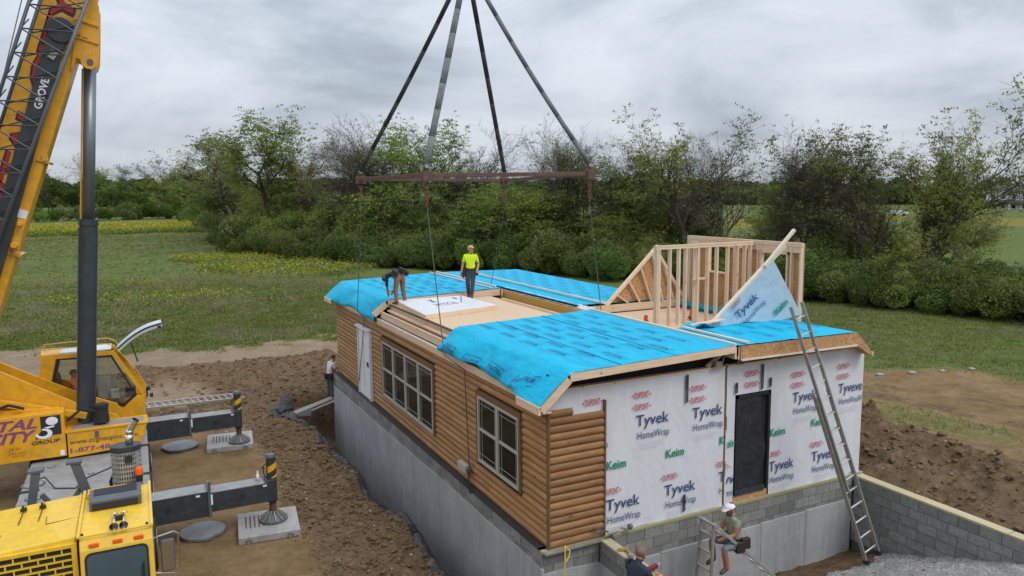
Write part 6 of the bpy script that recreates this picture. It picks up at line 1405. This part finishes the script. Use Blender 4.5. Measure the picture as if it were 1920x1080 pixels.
mid = [('B', 9.2, 183.2, 9.9), ('E', 8.8, 149.3, 11.0), ('D', 8.3, 115.9, 11.3), ('E', 9.0, 99.0, 8.2), ('A', 10.6, 94.6, 10.0), ('A', 13.9, 99.1, 9.6), ('E', 15.9, 98.4, 6.0), ('E', 17.1, 91.8, 8.9), ('A', 18.2, 87.6, 7.3), ('B', 17.3, 77.4, 8.3), ('E', 17.6, 71.2, 7.5), ('E', 19.1, 70.2, 8.9), ('E', 23.4, 78.8, 7.3), ('D', 23.8, 74.3, 7.1), ('A', 22.8, 65.4, 6.7), ('A', 27.5, 72.5, 8.0), ('D', 24.4, 61.3, 6.2), ('B', 26.8, 63.7, 9.8), ('E', 28.8, 63.9, 9.6), ('E', 26.6, 56.0, 9.3), ('A', 27.5, 53.9, 9.2), ('D', 31.8, 58.1, 7.1), ('D', 35.2, 60.8, 7.6), ('D', 32.2, 52.0, 6.9), ('B', 35.7, 53.9, 8.3), ('E', 38.6, 55.2, 8.8), ('E', 41.2, 55.5, 6.5), ('B', 36.9, 47.5, 6.3), ('B', 41.3, 51.1, 3.2), ('D', 39.1, 44.5, 4.9), ('B', 36.7, 37.4, 4.7), ('A', 41.0, 38.6, 3.9), ('B', 39.5, 33.5, 5.3), ('B', 44.4, 35.9, 4.7), ('D', 38.0, 27.1, 5.0), ('D', 43.7, 29.6, 4.5), ('E', 39.9, 24.0, 3.8), ('E', 46.2, 26.4, 3.5), ('B', 39.4, 19.5, 5.1), ('B', 40.0, 17.9, 3.8), ('E', 42.5, 17.4, 5.3), ('B', 42.2, 15.5, 5.6), ('E', 42.3, 14.1, 4.0)]
extra = [('E', 14.5, 84, 7.5), ('D', 20.5, 79, 7.8), ('A', 21.0, 86, 9.5), ('E', 25.5, 82, 8.5), ('D', 29.5, 70, 8.0), ('A', 12.5, 108, 10.5), ('D', 16.5, 105, 9.5), ('E', 31, 66, 8.0), ('E', 33.5, 64, 7.5), ('D', 37.5, 62, 7.5), ('E', 29.8, 56, 7.4), ('E', 34.2, 50, 6.4), ('D', 11.8, 125, 10), ('A', 13.5, 140, 11), ('D', 12.5, 170, 11), ('E', 36.0, 45.0, 5.0), ('D', 15.2, 78.5, 6.0), ('D', 21.6, 68.0, 6.2)]
for i in range(18):
    u = rnd.random(); x = 38+8*u+rnd.uniform(0, 16); y = 46-34*u+rnd.uniform(-2, 10); extra.append((rnd.choice('BBEBAC'), round(x, 1), round(y, 1), rnd.uniform(4.5, 8.5)))
def pxof(x, y): d = Vector((x, y, -1))-CAM; return 960+FPX*d.dot(cr2)/d.dot(cf)
def where(x, y):
    for lim, t_ in ((470, 'left of the broad green tree'), (600, 'below the broad green tree'), (700, 'left of the bent roofer'), (800, 'behind the bent roofer'), (930, 'behind the man in hi-vis'), (1060, 'right of the man in hi-vis'), (1200, 'left of the stud framing'), (1330, 'behind the framing, left half'), (1520, 'behind the framing, right half'), (1700, 'right of the stud framing'), (1850, 'left of the distant house'), (9999, 'toward the right edge')):
        if pxof(x, y) < lim: return t_
MLAB = {'C': 'nearly leafless young tree in the wood', 'A': 'mid green young tree in the wood', 'B': 'thin leaved young tree in the wood', 'D': 'dark young tree in the wood', 'E': 'yellow green bushy tree in the wood'}
for k_, x, y, h in mid+extra:
    if pxof(x, y) > 1820: h = min(h, 1.6); k_ = 'B' if k_ in 'ADE' else k_
    tree(k_, x, y, h, MLAB[k_]+', '+where(x, y), 'understorey trees of the wood', wide=1.2)
shr = [(9.1, 216.7, 6.2), (9.6, 194.6, 5.7), (8.5, 163.2, 4.6), (7.1, 127.7, 5.0), (6.6, 109.6, 3.4), (6.4, 94.3, 4.9), (6.8, 87.0, 3.3), (8.1, 88.1, 3.5), (8.8, 83.6, 3.6), (10.0, 82.3, 3.1), (11.3, 79.3, 3.2), (11.5, 74.0, 3.1), (13.1, 75.0, 2.6), (14.1, 73.0, 3.4), (14.3, 68.9, 3.2), (15.6, 67.4, 3.3), (16.0, 64.7, 2.4), (17.4, 65.8, 2.6), (17.4, 61.9, 2.5), (19.1, 61.5, 2.8), (20.2, 60.0, 2.5), (21.1, 58.9, 3.3), (22.0, 57.0, 3.3), (22.9, 55.2, 2.2), (23.0, 52.7, 3.3), (24.4, 53.2, 2.6), (25.3, 52.8, 2.8), (25.9, 51.5, 3.2), (26.8, 50.9, 2.8), (26.9, 48.2, 3.4), (28.6, 47.8, 2.5), (29.3, 45.9, 2.1), (29.6, 43.5, 2.9), (29.8, 41.8, 2.8), (31.5, 42.5, 3.0), (31.8, 41.2, 2.2), (32.5, 39.5, 2.8), (32.9, 38.4, 2.4), (32.4, 35.5, 2.3), (33.0, 33.9, 2.9), (33.0, 31.5, 3.2), (34.0, 30.9, 3.0), (34.6, 29.5, 2.6), (33.9, 27.1, 3.0), (34.9, 26.6, 2.7), (35.2, 25.0, 2.7), (35.2, 23.5, 2.3), (35.8, 22.6, 2.1), (36.4, 21.7, 2.3), (36.1, 20.6, 2.7), (36.0, 19.4, 2.1), (36.9, 18.9, 2.5), (36.9, 17.5, 2.5), (37.0, 16.2, 2.6), (36.8, 14.8, 2.1), (37.5, 14.4, 2.4), (37.2, 13.2, 2.5), (37.7, 12.5, 2.2), (38.0, 11.8, 2.3), (38.3, 10.8, 2.2), (38.7, 10.4, 2.1)]
SG = 'shrubs of the belt along the foot of the wood'; SLB = 'dark green shrub in the dense belt along the foot of the wood'
for i, (x, y, h) in enumerate(shr):
    wh = where(x, y); tree('S', x, y, h, 'dark green shrub at the belt front, '+wh, SG, 'shrub', 'shrub', 1.05)
    dx, dy = .75, .65
    if i > 3: tree('S', x+2.2*dx+rnd.uniform(-.3, .3), y+2.4*dy+rnd.uniform(-.4, .4), h*1.25, 'taller dark shrub in the second row, '+wh, SG, 'shrub', 'shrub', 1.05)
    if x < 31 and i > 3 and i % 2 == 0: tree('S', x+5*dx, y+6*dy, h*1.6, 'high dark shrub at the belt back, '+wh, SG, 'shrub', 'shrub', 1.0)
tree('E', 8.9, 76.5, 3.9, 'pale flowering bush at the left front of the shrub belt', None, 'shrub', 'shrub', .9)

# weeds, goldenrod and grass: stuff
def scatter(name, n_, where, fn, mats, label):
    m_ = MB(); c_ = 0; r_ = random.Random(hash(name) % 1000 if False else len(name)*7)
    for _ in range(n_*30):
        if c_ >= n_: break
        q = where(r_)
        if q is None: continue
        fn(m_, q[0], q[1], ground_z(*q), r_); c_ += 1
    me = m_.mesh(name, mats); o_ = put(name, me, None, (0, 0, 0), 'stuff'); o_['label'] = label; return o_
def gold_plant(m_, x, y, z, r_):
    s_ = r_.uniform(.5, 1.0)*(1 if y < 140 else 2.0); n0 = len(m_.f)
    for _ in range(3): leafquad(m_, Vector((x+r_.gauss(0, .15*s_), y+r_.gauss(0, .15*s_), z+r_.uniform(.05, .55)*s_)), .16*s_, r_)
    for i in range(n0, len(m_.f)): m_.m[i] = 1
    w_ = r_.random(); n1 = len(m_.f)
    if fb(x, y, .2, 3, 50)+.35*r_.gauss(0, 1) > -.15:
        for _ in range(2): leafquad(m_, Vector((x+r_.gauss(0, .12*s_), y+r_.gauss(0, .12*s_), z+r_.uniform(.45, .85)*s_)), .09*s_, r_)
        if w_ < .04:
            for i in range(n1, len(m_.f)): m_.m[i] = 2
def w_gold(r_):
    if r_.random() < .45: x, y = r_.uniform(-60, 14), r_.uniform(148, 198)
    else: x, y = r_.uniform(-12, 20), r_.uniform(36, 97)
    return (x, y) if zone(x, y)[3] > r_.uniform(.25, .9) else None
scatter('goldenrod', 26000, w_gold, gold_plant, [LM['gold'], LM['weed'], LM['white']], 'yellow flowering goldenrod and weeds in the rough field')
def tuft(m_, x, y, z, r_):
    h = r_.uniform(.04, .12)*(1+.005*(y-25)); n0 = len(m_.f); dry = fb(x, y, .22, 3, 60)+.25*r_.gauss(0, 1) > .34
    if dry: h *= 1.7
    for _ in range(6):
        a = r_.random()*6.28; dx, dy = math.cos(a)*.014*(1+max(0, y)*.03), math.sin(a)*.014*(1+max(0, y)*.03); t_ = Vector((x+r_.gauss(0, .16), y+r_.gauss(0, .16), z+h))
        b0_ = Vector((t_.x-dy, t_.y+dx, z)); b1_ = Vector((t_.x+dy, t_.y-dx, z)); n_ = len(m_.v); m_.v += [b0_, b1_, t_+Vector((dx*2, dy*2, 0))]; m_.f.append([n_, n_+1, n_+2]); m_.m.append(1 if dry else 0)
def w_grass(r_):
    u = r_.random()
    if u < .58: x, y = r_.uniform(-26, 12), r_.uniform(24, 24+36*r_.random()+8)
    elif u < .72: x, y = r_.uniform(-45, 14), r_.uniform(55, 150)
    else: x, y = r_.uniform(15, 38), r_.uniform(-2, 36)
    zq = zone(x, y); return (x, y) if zq[2] > r_.uniform(.3, .8) and zq[1] < r_.uniform(.35, 1.1) else None
scatter('grass_tufts', 48000, w_grass, tuft, [LM['weed'], LM['seed']], 'uneven grass tufts in the field')
def tall_weed(m_, x, y, z, r_):
    h = r_.uniform(.4, .9)
    for _ in range(9): leafquad(m_, Vector((x+r_.gauss(0, .10), y+r_.gauss(0, .10), z+h*r_.random())), .05, r_)
    if r_.random() < .35:
        for i in range(len(m_.f)-4, len(m_.f)): m_.m[i] = 1
def w_weed(r_):
    x, y = r_.uniform(-18, 8), r_.uniform(33, 62); return (x, y) if fb(x, y, .13, 3, 70) > .12 else None
scatter('tall_weeds', 2600, w_weed, tall_weed, [LM['seed'], LM['gold']], 'pale tall weeds standing in the grass')

# distant woods: foliage mass on the horizon
def far_wood(name, label, arc, dist, h0, h1, n_, ls, mat, seed):
    r_ = random.Random(seed); m_ = MB()
    for _ in range(n_):
        a = R(r_.uniform(*arc)); d = dist*(1+r_.uniform(-.05, .05)); x = CAM.x+d*math.sin(a); y = CAM.y+d*math.cos(a)
        hh = h0+(h1-h0)*(.5+.9*noise.noise(Vector((a*40, seed, 0)))+.35*noise.noise(Vector((a*160, seed, 1)))); q = r_.random()**.6
        leafquad(m_, Vector((x, y, ground_z(x, y)-1+hh*q)), ls, r_)
    o_ = put(name, m_.mesh(name, mat), None, (0, 0, 0), 'stuff'); o_['label'] = label
far_wood('far_woodland', 'dark line of distant woods on the horizon', (-12, 66), 760, 6, 15, 26000, 3.0, LM['far'], 3)
far_wood('far_tree_belt', 'low distant tree belt across the fields at the right', (30, 64), 450, 5, 15, 18000, 1.9, LM['dark'], 5)
far_wood('far_hedge', 'dark hedge beyond the goldenrod field', (-14, 11), 470, 3, 9, 9000, 1.8, LM['dark'], 6)

# distant buildings, vehicles and scraps seen between the trees
def hut(name, label, cx_, cy_, w, d, hh, roof, cat='building'):
    z = ground_z(cx_, cy_)-.2; t_ = thing(name, label, cat, (cx_, cy_, z)); part(MB().box((cx_-w/2, cy_-d/2, z), (cx_+w/2, cy_+d/2, z+hh)), 'wall', MT['white'], t_)
    part(MB().prism([(cx_-w/2-.4, cy_-d/2-.4, z+hh), (cx_+w/2+.4, cy_-d/2-.4, z+hh), (cx_+w/2+.4, cy_, z+hh+roof), (cx_-w/2-.4, cy_, z+hh+roof)], (0, 0, .25)).prism([(cx_-w/2, cy_-d/2, z+hh), (cx_-w/2, cy_+d/2, z+hh), (cx_-w/2, cy_, z+hh+roof)], (w, 0, 0)), 'roof', MT['alu_w'], t_); return t_
hut('farm_building', 'left of the two distant white farm buildings behind the hedgerow', -13, 600, 8, 6, 3, 1.6); hut('farm_building', 'right of the two distant white farm buildings behind the hedgerow', -5, 605, 5, 5, 3, 1.2)
nh = thing('farmhouse', 'distant two storey white house with a porch at the right edge', 'house', (276, 152, -2)); zz0 = ground_z(276, 152)-.3
rot = Matrix.Translation((276, 152, zz0)) @ Matrix.Rotation(R(-58), 4, 'Z')
part(MB().box((-7, -4, 0), (7, 4, 6.4)).xform(rot), 'wall', MT['white'], nh); part(MB().prism([(-7.6, -4.6, 6.4), (-7.6, 4.6, 6.4), (-7.6, 0, 8.8)], (15.2, 0, 0)).xform(rot), 'roof', MT['slate'], nh)
part(MB().prism([(-7.4, -7, 2.7), (7.4, -7, 2.7), (7.4, -4.05, 3.5), (-7.4, -4.05, 3.5)], (0, 0, .2)).xform(rot), 'porch_roof', MT['slate'], nh)
for i in range(5): part(MB().box((-7+3.4*i, -6.9, 0), (-6.75+3.4*i, -6.65, 2.7)).xform(rot), 'porch_post', MT['white'], nh)
for i in range(4): part(MB().box((-5.6+3.2*i, -4.06, 4.1), (-4.5+3.2*i, -4.0, 5.7)).xform(rot), 'window', MT['glass'], nh); part(MB().box((-5.6+3.2*i, -4.06, .8), (-4.5+3.2*i, -4.0, 2.4)).xform(rot), 'window', MT['glass'], nh)
def far_vehicle(name, label, x, y, L_, hh, cat):
    z = ground_z(x, y); rt = Matrix.Translation((x, y, z)) @ Matrix.Rotation(R(-55), 4, 'Z'); t_ = thing(name, label, cat, (x, y, z))
    part(MB().prism([(-L_/2, -1, .45), (L_/2, -1, .45), (L_/2, -1, 1.1), (L_/2-.9, -1, 1.25), (L_/2-1.6, -1, hh), (-L_/2, -1, hh)], (0, 2, 0)).xform(rt), 'body', MT['white'], t_, bevel=.05)
    part(MB().prism([(L_/2-1.1, -1.02, 1.3), (L_/2-1.7, -1.02, hh-.2), (L_/2-2.9, -1.02, hh-.2), (L_/2-2.9, -1.02, 1.3)], (0, .03, 0)).xform(rt), 'side_window', MT['glass'], t_)
    for xx in (-L_/2+1, L_/2-1): part(MB().cyl((xx, -1.03, .4), (xx, 1.03, .4), .4, .4, 14).xform(rt), 'wheels', MT['rubber'], t_)
far_vehicle('parked_van', 'long white van parked in the distance behind the right-hand trees', 204, 132, 8.5, 2.3, 'van'); far_vehicle('parked_car', 'small white car parked in the distance left of the white van', 188, 131, 4.4, 1.5, 'car')
sh = MB()
for i in range(6): sh.beam((69.0+.42*i, 75.0, 3.9-.15*(i % 2)), (68.8+.45*i, 74.8, 4.9+.1*(i % 3)), .10, .02)
sh.beam((68.8, 75, 4.9), (71.2, 74.9, 4.8), .05, .12); solo(sh, 'torn_tarp', basic('pale_blue_tarp', (.30, .48, .62), .5, bmp=0), 'torn pale blue sheeting caught in the trees behind the framing', 'tarp')
# ------------------------------------------------------------------ people
BASE = dict(pelvis=(0, 0, .95), spine=(0, -.01, 1.12), chest=(0, 0, 1.32), neckb=(0, -.01, 1.46), neck=(0, 0, 1.53), head=(0, .02, 1.62), crown=(0, .015, 1.70),
            shL=(-.17, 0, 1.41), elL=(-.23, -.03, 1.13), wrL=(-.25, .05, .89), shR=(.17, 0, 1.41), elR=(.23, -.03, 1.13), wrR=(.25, .05, .89),
            hipL=(-.095, 0, .90), knL=(-.11, .02, .50), anL=(-.115, -.02, .10), toL=(-.13, .16, .045), hipR=(.095, 0, .90), knR=(.11, .02, .50), anR=(.115, -.02, .10), toR=(.13, .16, .045))
RAD = dict(pelvis=(.155, .115), spine=(.145, .105), chest=(.178, .122), neckb=(.085, .075), neck=(.056, .056), head=(.082, .098), crown=(.068, .078), shL=(.076, .076), elL=(.046, .046), wrL=(.030, .034),
           shR=(.076, .076), elR=(.046, .046), wrR=(.030, .034), hipL=(.108, .108), knL=(.076, .076), anL=(.062, .062), toL=(.036, .045), hipR=(.108, .108), knR=(.076, .076), anR=(.062, .062), toR=(.036, .045))
BONES = [('pelvis', 'spine', 'torso'), ('spine', 'chest', 'torso'), ('chest', 'neckb', 'torso'), ('neckb', 'neck', 'neck'), ('neck', 'head', 'head'), ('head', 'crown', 'head'),
         ('chest', 'shL', 'sleeve'), ('shL', 'elL', 'uarm'), ('elL', 'wrL', 'farm'), ('chest', 'shR', 'sleeve'), ('shR', 'elR', 'uarm'), ('elR', 'wrR', 'farm'),
         ('pelvis', 'hipL', 'hips'), ('hipL', 'knL', 'thigh'), ('knL', 'anL', 'shin'), ('anL', 'toL', 'foot'), ('pelvis', 'hipR', 'hips'), ('hipR', 'knR', 'thigh'), ('knR', 'anR', 'shin'), ('anR', 'toR', 'foot')]
def person(label, loc, rz, pose, dress, scale=.90, sleeve=.55, shorts=False, hair='brownhair', cap=None, beard=None, curl=.6, flip=1):
    """dress: torso, legs, skin, foot material keys"""
    J = {k_: Vector(v) for k_, v in BASE.items()}; J.update({k_: Vector(v) for k_, v in pose.items() if k_ != 'face'})
    names = list(J); vs = [J[n_] for n_ in names]; ed = [(names.index(a), names.index(b_)) for a, b_, _ in BONES]; rad = [RAD[n_] for n_ in names]; segs = [(J[a], J[b_], t_, a, b_) for a, b_, t_ in BONES]
    if dress['torso'] != 'skin': pass
    for sd in 'LR':
        w = J['wr'+sd]; fd = (w-J['el'+sd]).normalized(); ref = Vector((0, 1, 0)) if abs(fd.y) < .8 else Vector((0, 0, 1)); sg = -1 if sd == 'L' else 1
        ac = fd.cross(ref).normalized(); pn_ = ac.cross(fd).normalized()
        palm = w+fd*.07; pi_ = len(vs); vs.append(palm); rad.append((.034, .022)); ed.append((names.index('wr'+sd), pi_)); segs.append((w, palm, 'hand', '', ''))
        for k_, (o_, L_) in enumerate(((-.030, .060), (-.010, .070), (.010, .066), (.028, .052))):
            a = palm+fd*.022+ac*o_; m_ = a+fd*L_*.55+pn_*(.016*curl); t_ = m_+(fd*(1-curl*.7)+pn_*curl).normalized()*L_*.5
            i0 = len(vs); vs += [a, m_, t_]; rad += [(.0115, .0115), (.0095, .0095), (.008, .008)]; ed += [(pi_, i0), (i0, i0+1), (i0+1, i0+2)]; segs.append((a, t_, 'hand', '', ''))
        i0 = len(vs); a = w+fd*.03+ac*(.036*-sg); vs += [a, a+(fd*.6+ac*(-sg)*.6+pn_*.3).normalized()*.045]; rad += [(.012, .012), (.0095, .0095)]; ed += [(names.index('wr'+sd), i0), (i0, i0+1)]; segs.append((vs[i0], vs[i0+1], 'hand', '', ''))
    me = bpy.data.meshes.new('body_skeleton'); me.from_pydata([tuple(v) for v in vs], ed, []); ob = bpy.data.objects.new('body_tmp', me); COL.objects.link(ob)
    sk = ob.modifiers.new('skin', 'SKIN'); sk.use_smooth_shade = True
    if not me.skin_vertices:
        bpy.context.view_layer.objects.active = ob
    for i, r_ in enumerate(rad): me.skin_vertices[0].data[i].radius = r_; me.skin_vertices[0].data[i].use_root = (i == 0)
    sb_ = ob.modifiers.new('sub', 'SUBSURF'); sb_.levels = 2
    dg = bpy.context.evaluated_depsgraph_get(); bme = bpy.data.meshes.new_from_object(ob.evaluated_get(dg)); bpy.data.objects.remove(ob); bme.name = 'body'
    bme.materials.clear(); mats = [dress['skin'], dress['torso'], dress['legs'], dress['foot']]
    for k_ in mats: bme.materials.append(MT[k_])
    def dseg(p, a, b_):
        d = b_-a; t_ = max(0, min(1, (p-a).dot(d)/max(1e-9, d.length_squared))); return (p-(a+d*t_)).length, t_
    for f in bme.polygons:
        c_ = f.center; best = None
        for a, b_, t_, na, nb in segs:
            d, u = dseg(c_, a, b_)
            r_ = RAD.get(na, (.03, .03))[0]*.5 if na else .01
            if best is None or d-r_ < best[0]: best = (d-r_, t_, u)
        t_, u = best[1], best[2]
        if t_ in ('torso', 'sleeve'): mi_ = 1
        elif t_ == 'hips': mi_ = 2
        elif t_ == 'neck': mi_ = 0
        elif t_ == 'uarm': mi_ = 1 if u < sleeve else 0
        elif t_ == 'farm': mi_ = 1 if sleeve > 1.5 else 0
        elif t_ in ('head', 'hand'): mi_ = 0
        elif t_ == 'thigh': mi_ = 2
        elif t_ == 'shin': mi_ = (0 if shorts and u > .12 else 2) if u < .93 else 3
        else: mi_ = 3
        if t_ == 'torso' and (c_-J['pelvis']).length < .11: mi_ = 2
        f.material_index = mi_; f.use_smooth = True
    root = thing('person', label, 'person', loc); mt = Matrix.Rotation(rz, 4, 'Z') @ Matrix.Scale(scale, 4)
    bme.transform(mt); bo = put('body', bme, root)
    hd_ = J['head']; hu = (J['crown']-J['neck']).normalized(); hf = pose.get('face', Vector((0, 1, 0))); hf = Vector(hf); hf = (hf-hu*hf.dot(hu)).normalized(); hr = hf.cross(hu)
    HM = Matrix((hr, hf, hu)).transposed().to_4x4(); HM.translation = hd_+hu*.02; FM = mt @ HM
    m_ = MB().sphere((0, .098, -.025), (.016, .024, .024), 8, 6); m_.sphere((-.088, .0, -.01), (.014, .03, .04), 8, 6).sphere((.088, .0, -.01), (.014, .03, .04), 8, 6); m_.sphere((0, .03, -.07), (.058, .060, .052), 12, 8)
    def sub(mb, nm, key, smooth=True):
        mb.xform(FM); o_ = put(nm, mb.mesh(nm, MT[key], (0, 0, 0), smooth), root); return o_
    sub(m_, 'nose_ears_and_jaw', dress['skin']); m_ = MB().sphere((-.032, .094, .012), .011, 8, 6).sphere((.032, .094, .012), .011, 8, 6); sub(m_, 'eyes', 'ink_black')
    m_ = MB().sphere((0, .096, -.066), (.026, .008, .007), 8, 5); sub(m_, 'mouth', 'ink_red')
    if hair:
        m_ = MB().sphere((0, -.012, .035), (.098, .118, .100), 16, 12, keep=lambda v: v.z > .028 or (v.y < -.015 and v.z > -.065)); sub(m_, 'hair', hair)
    if cap:
        m_ = MB().sphere((0, 0, .045), (.106, .122, .090), 16, 10, keep=lambda v: v.z > -.01); m_.prism([(-.08, .08, .045), (-.06, .18, .03), (0, .20, .03), (.06, .18, .03), (.08, .08, .045), (0, .05, .05)], (0, 0, .012)); sub(m_, 'cap', cap)
    if beard:
        m_ = MB().sphere((0, .04, -.07), (.068, .068, .062), 12, 8, keep=lambda v: v.z < .012); sub(m_, 'beard', beard)
    return root, mt, J
def belt(root, mt, c_, up, mat='leather', pouches=((-.19, .02, -.12), (.19, .02, -.12)), fwd=(0, 1, 0), size=(.05, .07, .10)):
    up = Vector(up).normalized(); f_ = Vector(fwd); f_ = (f_-up*f_.dot(up)).normalized(); r_ = f_.cross(up); BM = Matrix((r_, f_, up)).transposed().to_4x4(); BM.translation = Vector(c_)
    m_ = MB(); n_ = 20; vs = []
    for i in range(n_):
        a = 2*math.pi*i/n_; vs += [Vector((.172*math.cos(a), .135*math.sin(a), -.03)), Vector((.172*math.cos(a), .135*math.sin(a), .03))]
    m_.add(vs, [(2*i, 2*((i+1) % n_), 2*((i+1) % n_)+1, 2*i+1) for i in range(n_)])
    for x, y, z in pouches:
        m_.prism([(x-size[0]*.8, y-size[1], z+size[2]), (x+size[0]*.8, y-size[1], z+size[2]), (x+size[0], y-size[1]*1.0, z-size[2]), (x-size[0], y-size[1]*1.0, z-size[2])], (0, size[1]*2, 0))
    m_.xform(mt @ BM); o_ = put('tool_belt', m_.mesh('tool_belt', MT[mat]), root); b_ = o_.modifiers.new('bevel', 'BEVEL'); b_.width = .012; b_.segments = 2; return o_
LUM = math.atan2(-(math.cos(YAW)), -(-math.sin(YAW)))
def face_dir(dx, dy): return math.atan2(-dx, dy)      # rotation that turns local +Y to (dx,dy)

# man in the hi-vis shirt, standing, walking towards the camera, looking down to his left
pose = dict(chest=(0, .01, 1.32), shL=(-.18, .01, 1.41), shR=(.18, .01, 1.41), elL=(-.26, -.03, 1.14), wrL=(-.22, .10, .97), elR=(.25, -.02, 1.14), wrR=(.30, .03, .89),
            hipL=(-.09, 0, .90), knL=(-.06, .06, .50), anL=(-.02, .10, .10), toL=(-.03, .26, .045), hipR=(.09, 0, .90), knR=(.10, .0, .50), anR=(.07, -.14, .12), toR=(.08, .02, .05), neck=(-.01, .02, 1.53), head=(-.02, .045, 1.615), crown=(-.02, .05, 1.70), face=(-.75, .6, -.35))
r_, mt_, J_ = person('young man in a hi-vis yellow shirt standing by the white panel on the roof', (2.72, 9.42, 3.0), face_dir(-.35, -.9), pose, dict(skin='skin', torso='hivis', legs='charc_cloth', foot='boot'), scale=.895, hair='blond', sleeve=.62)
belt(r_, mt_, (0, 0, .98), (0, 0, 1), 'black_cloth', ((-.21, -.02, -.10), (.21, .0, -.12), (.24, .05, -.16)), size=(.045, .075, .11))
# man bent over, seen from behind and the side
h_ = Vector((0, 0, 1))
pose = dict(pelvis=(0, 0, .93), spine=(0, .16, .99), chest=(0, .36, .95), neckb=(0, .49, .88), neck=(0, .55, .85), head=(0, .63, .80), crown=(0, .70, .755), shL=(-.17, .42, .88), elL=(-.20, .38, .60), wrL=(-.12, .42, .36), shR=(.17, .42, .88), elR=(.20, .36, .60), wrR=(.12, .44, .38),
            hipL=(-.10, .0, .88), knL=(-.15, .05, .48), anL=(-.17, -.02, .10), toL=(-.2, .15, .045), hipR=(.10, .0, .88), knR=(.15, .04, .48), anR=(.17, -.02, .10), toR=(.2, .15, .045), face=(0, -.3, -1))
r_, mt_, J_ = person('man bent double over the blue roof edge in brown trousers and a dark shirt', (.52, 9.30, 3.0), face_dir(-.42, .90), pose, dict(skin='skin_tan', torso='black_cloth', legs='tan_cloth', foot='boot'), scale=.91, hair='brownhair', sleeve=1.2)
belt(r_, mt_, (0, .06, .97), (0, 1, .35), 'black_cloth', ((-.20, -.05, -.05), (.20, -.04, -.08), (0.02, -.14, -.10)), fwd=(0, .2, -1), size=(.055, .075, .11))
# man in white shirt at the far house corner, partly hidden
pose = dict(spine=(0, .02, 1.12), chest=(0, .08, 1.31), neckb=(0, .12, 1.44), neck=(0, .14, 1.50), head=(0, .19, 1.58), crown=(0, .21, 1.66), shL=(-.17, .10, 1.38), shR=(.17, .10, 1.38), elL=(-.20, .14, 1.10), wrL=(-.14, .34, 1.0), elR=(.22, .12, 1.10), wrR=(.18, .28, .96), face=(0, .9, -.4))
r_, mt_, J_ = person('man in a white shirt standing on the plank at the far house corner', (-.26, 15.02, -.97), face_dir(.8, .25), pose, dict(skin='skin_tan', torso='white_cloth', legs='grey_trouser', foot='boot'), scale=.88, hair='brownhair')
belt(r_, mt_, (0, 0, .99), (0, 0, 1), 'black_cloth', ((.21, -.04, -.10), (-.20, -.04, -.10), (.05, -.16, -.08)), size=(.055, .07, .11))
# seated man on the trestle ladder (faces -x)
pose = dict(pelvis=(0, 0, .10), spine=(0, .02, .28), chest=(0, .06, .50), neckb=(0, .08, .64), neck=(0, .10, .69), head=(0, .135, .78), crown=(0, .14, .86), shL=(-.18, .07, .58), elL=(-.21, .16, .34), wrL=(-.15, .38, .28), shR=(.18, .07, .58), elR=(.21, .15, .34), wrR=(.14, .36, .30),
            hipL=(-.11, .02, .07), knL=(-.20, .42, .10), anL=(-.20, .34, -.33), toL=(-.21, .52, -.42), hipR=(.11, .02, .07), knR=(.22, .42, .10), anR=(.22, .34, -.33), toR=(.24, .52, -.42), face=(-.05, 1, -.25))
r_, mt_, J_ = person('bearded man in a white cap and sage tank top sitting on the trestle ladder', (3.50, -.78, -.40), face_dir(-1, .08), pose, dict(skin='skin_tan', torso='sage_cloth', legs='greyshort', foot='boot'), scale=.90, hair='brownhair', cap='white_cloth', beard='brownhair', sleeve=-.1, shorts=True)
belt(r_, mt_, (0, 0, .17), (0, 0, 1), 'leather', ((-.22, .05, -.10), (.22, -.02, -.06), (-.20, -.10, -.05)), size=(.06, .10, .11))
# man in navy at the bottom edge
pose = dict(neckb=(0, .06, 1.44), neck=(0, .09, 1.50), head=(0, .14, 1.57), crown=(0, .16, 1.65), chest=(0, .04, 1.31), shL=(-.18, .05, 1.39), shR=(.18, .05, 1.39), elL=(-.2, .2, 1.15), wrL=(-.08, .42, 1.12), elR=(.22, .22, 1.15), wrR=(.12, .46, 1.12), face=(0, .85, -.5))
r_, mt_, J_ = person('man in a navy shirt leaning over the porch wall sill', (.66, -1.62, -1.04), face_dir(.85, .25), pose, dict(skin='skin_tan', torso='navy_cloth', legs='charc_cloth', foot='boot'), scale=.92, hair='greyhair')
hg = thing('drill', 'dark red hand tool held on the porch sill by the man in navy', 'power tool', (1.12, -1.55, -.0)); part(MB().beam((.98, -1.5, .07), (1.2, -1.45, .07), .07, .07).beam((1.02, -1.49, .05), (1.0, -1.49, -.06+.06), .05, .05), 'tool_body', basic('dark_red_tool', (.18, .02, .03), .5, bmp=0), hg, bevel=.01)
part(MB().cyl((1.2, -1.45, .07), (1.3, -1.42, .07), .015, .01, 8), 'bit', MT['alu'], hg)
# crane operator
pose = dict(pelvis=(0, 0, .10), spine=(0, 0, .28), chest=(0, .0, .48), neckb=(0, .0, .62), neck=(0, .01, .68), head=(0, .03, .77), crown=(0, .03, .85), shL=(-.18, 0, .57), elL=(-.22, .08, .32), wrL=(-.18, .32, .28), shR=(.18, 0, .57), elR=(.22, .08, .32), wrR=(.18, .32, .28),
            hipL=(-.10, .02, .08), knL=(-.14, .42, .10), anL=(-.14, .46, -.30), toL=(-.14, .62, -.36), hipR=(.10, .02, .08), knR=(.14, .42, .10), anR=(.14, .46, -.30), toR=(.14, .62, -.36))
person('crane operator in an orange vest seated inside the yellow cab', (-7.68, 11.5, .82), face_dir(1, 0), pose, dict(skin='skin', torso='orange_cloth', legs='charc_cloth', foot='boot'), scale=.88, hair='brownhair', cap='charc_cloth')
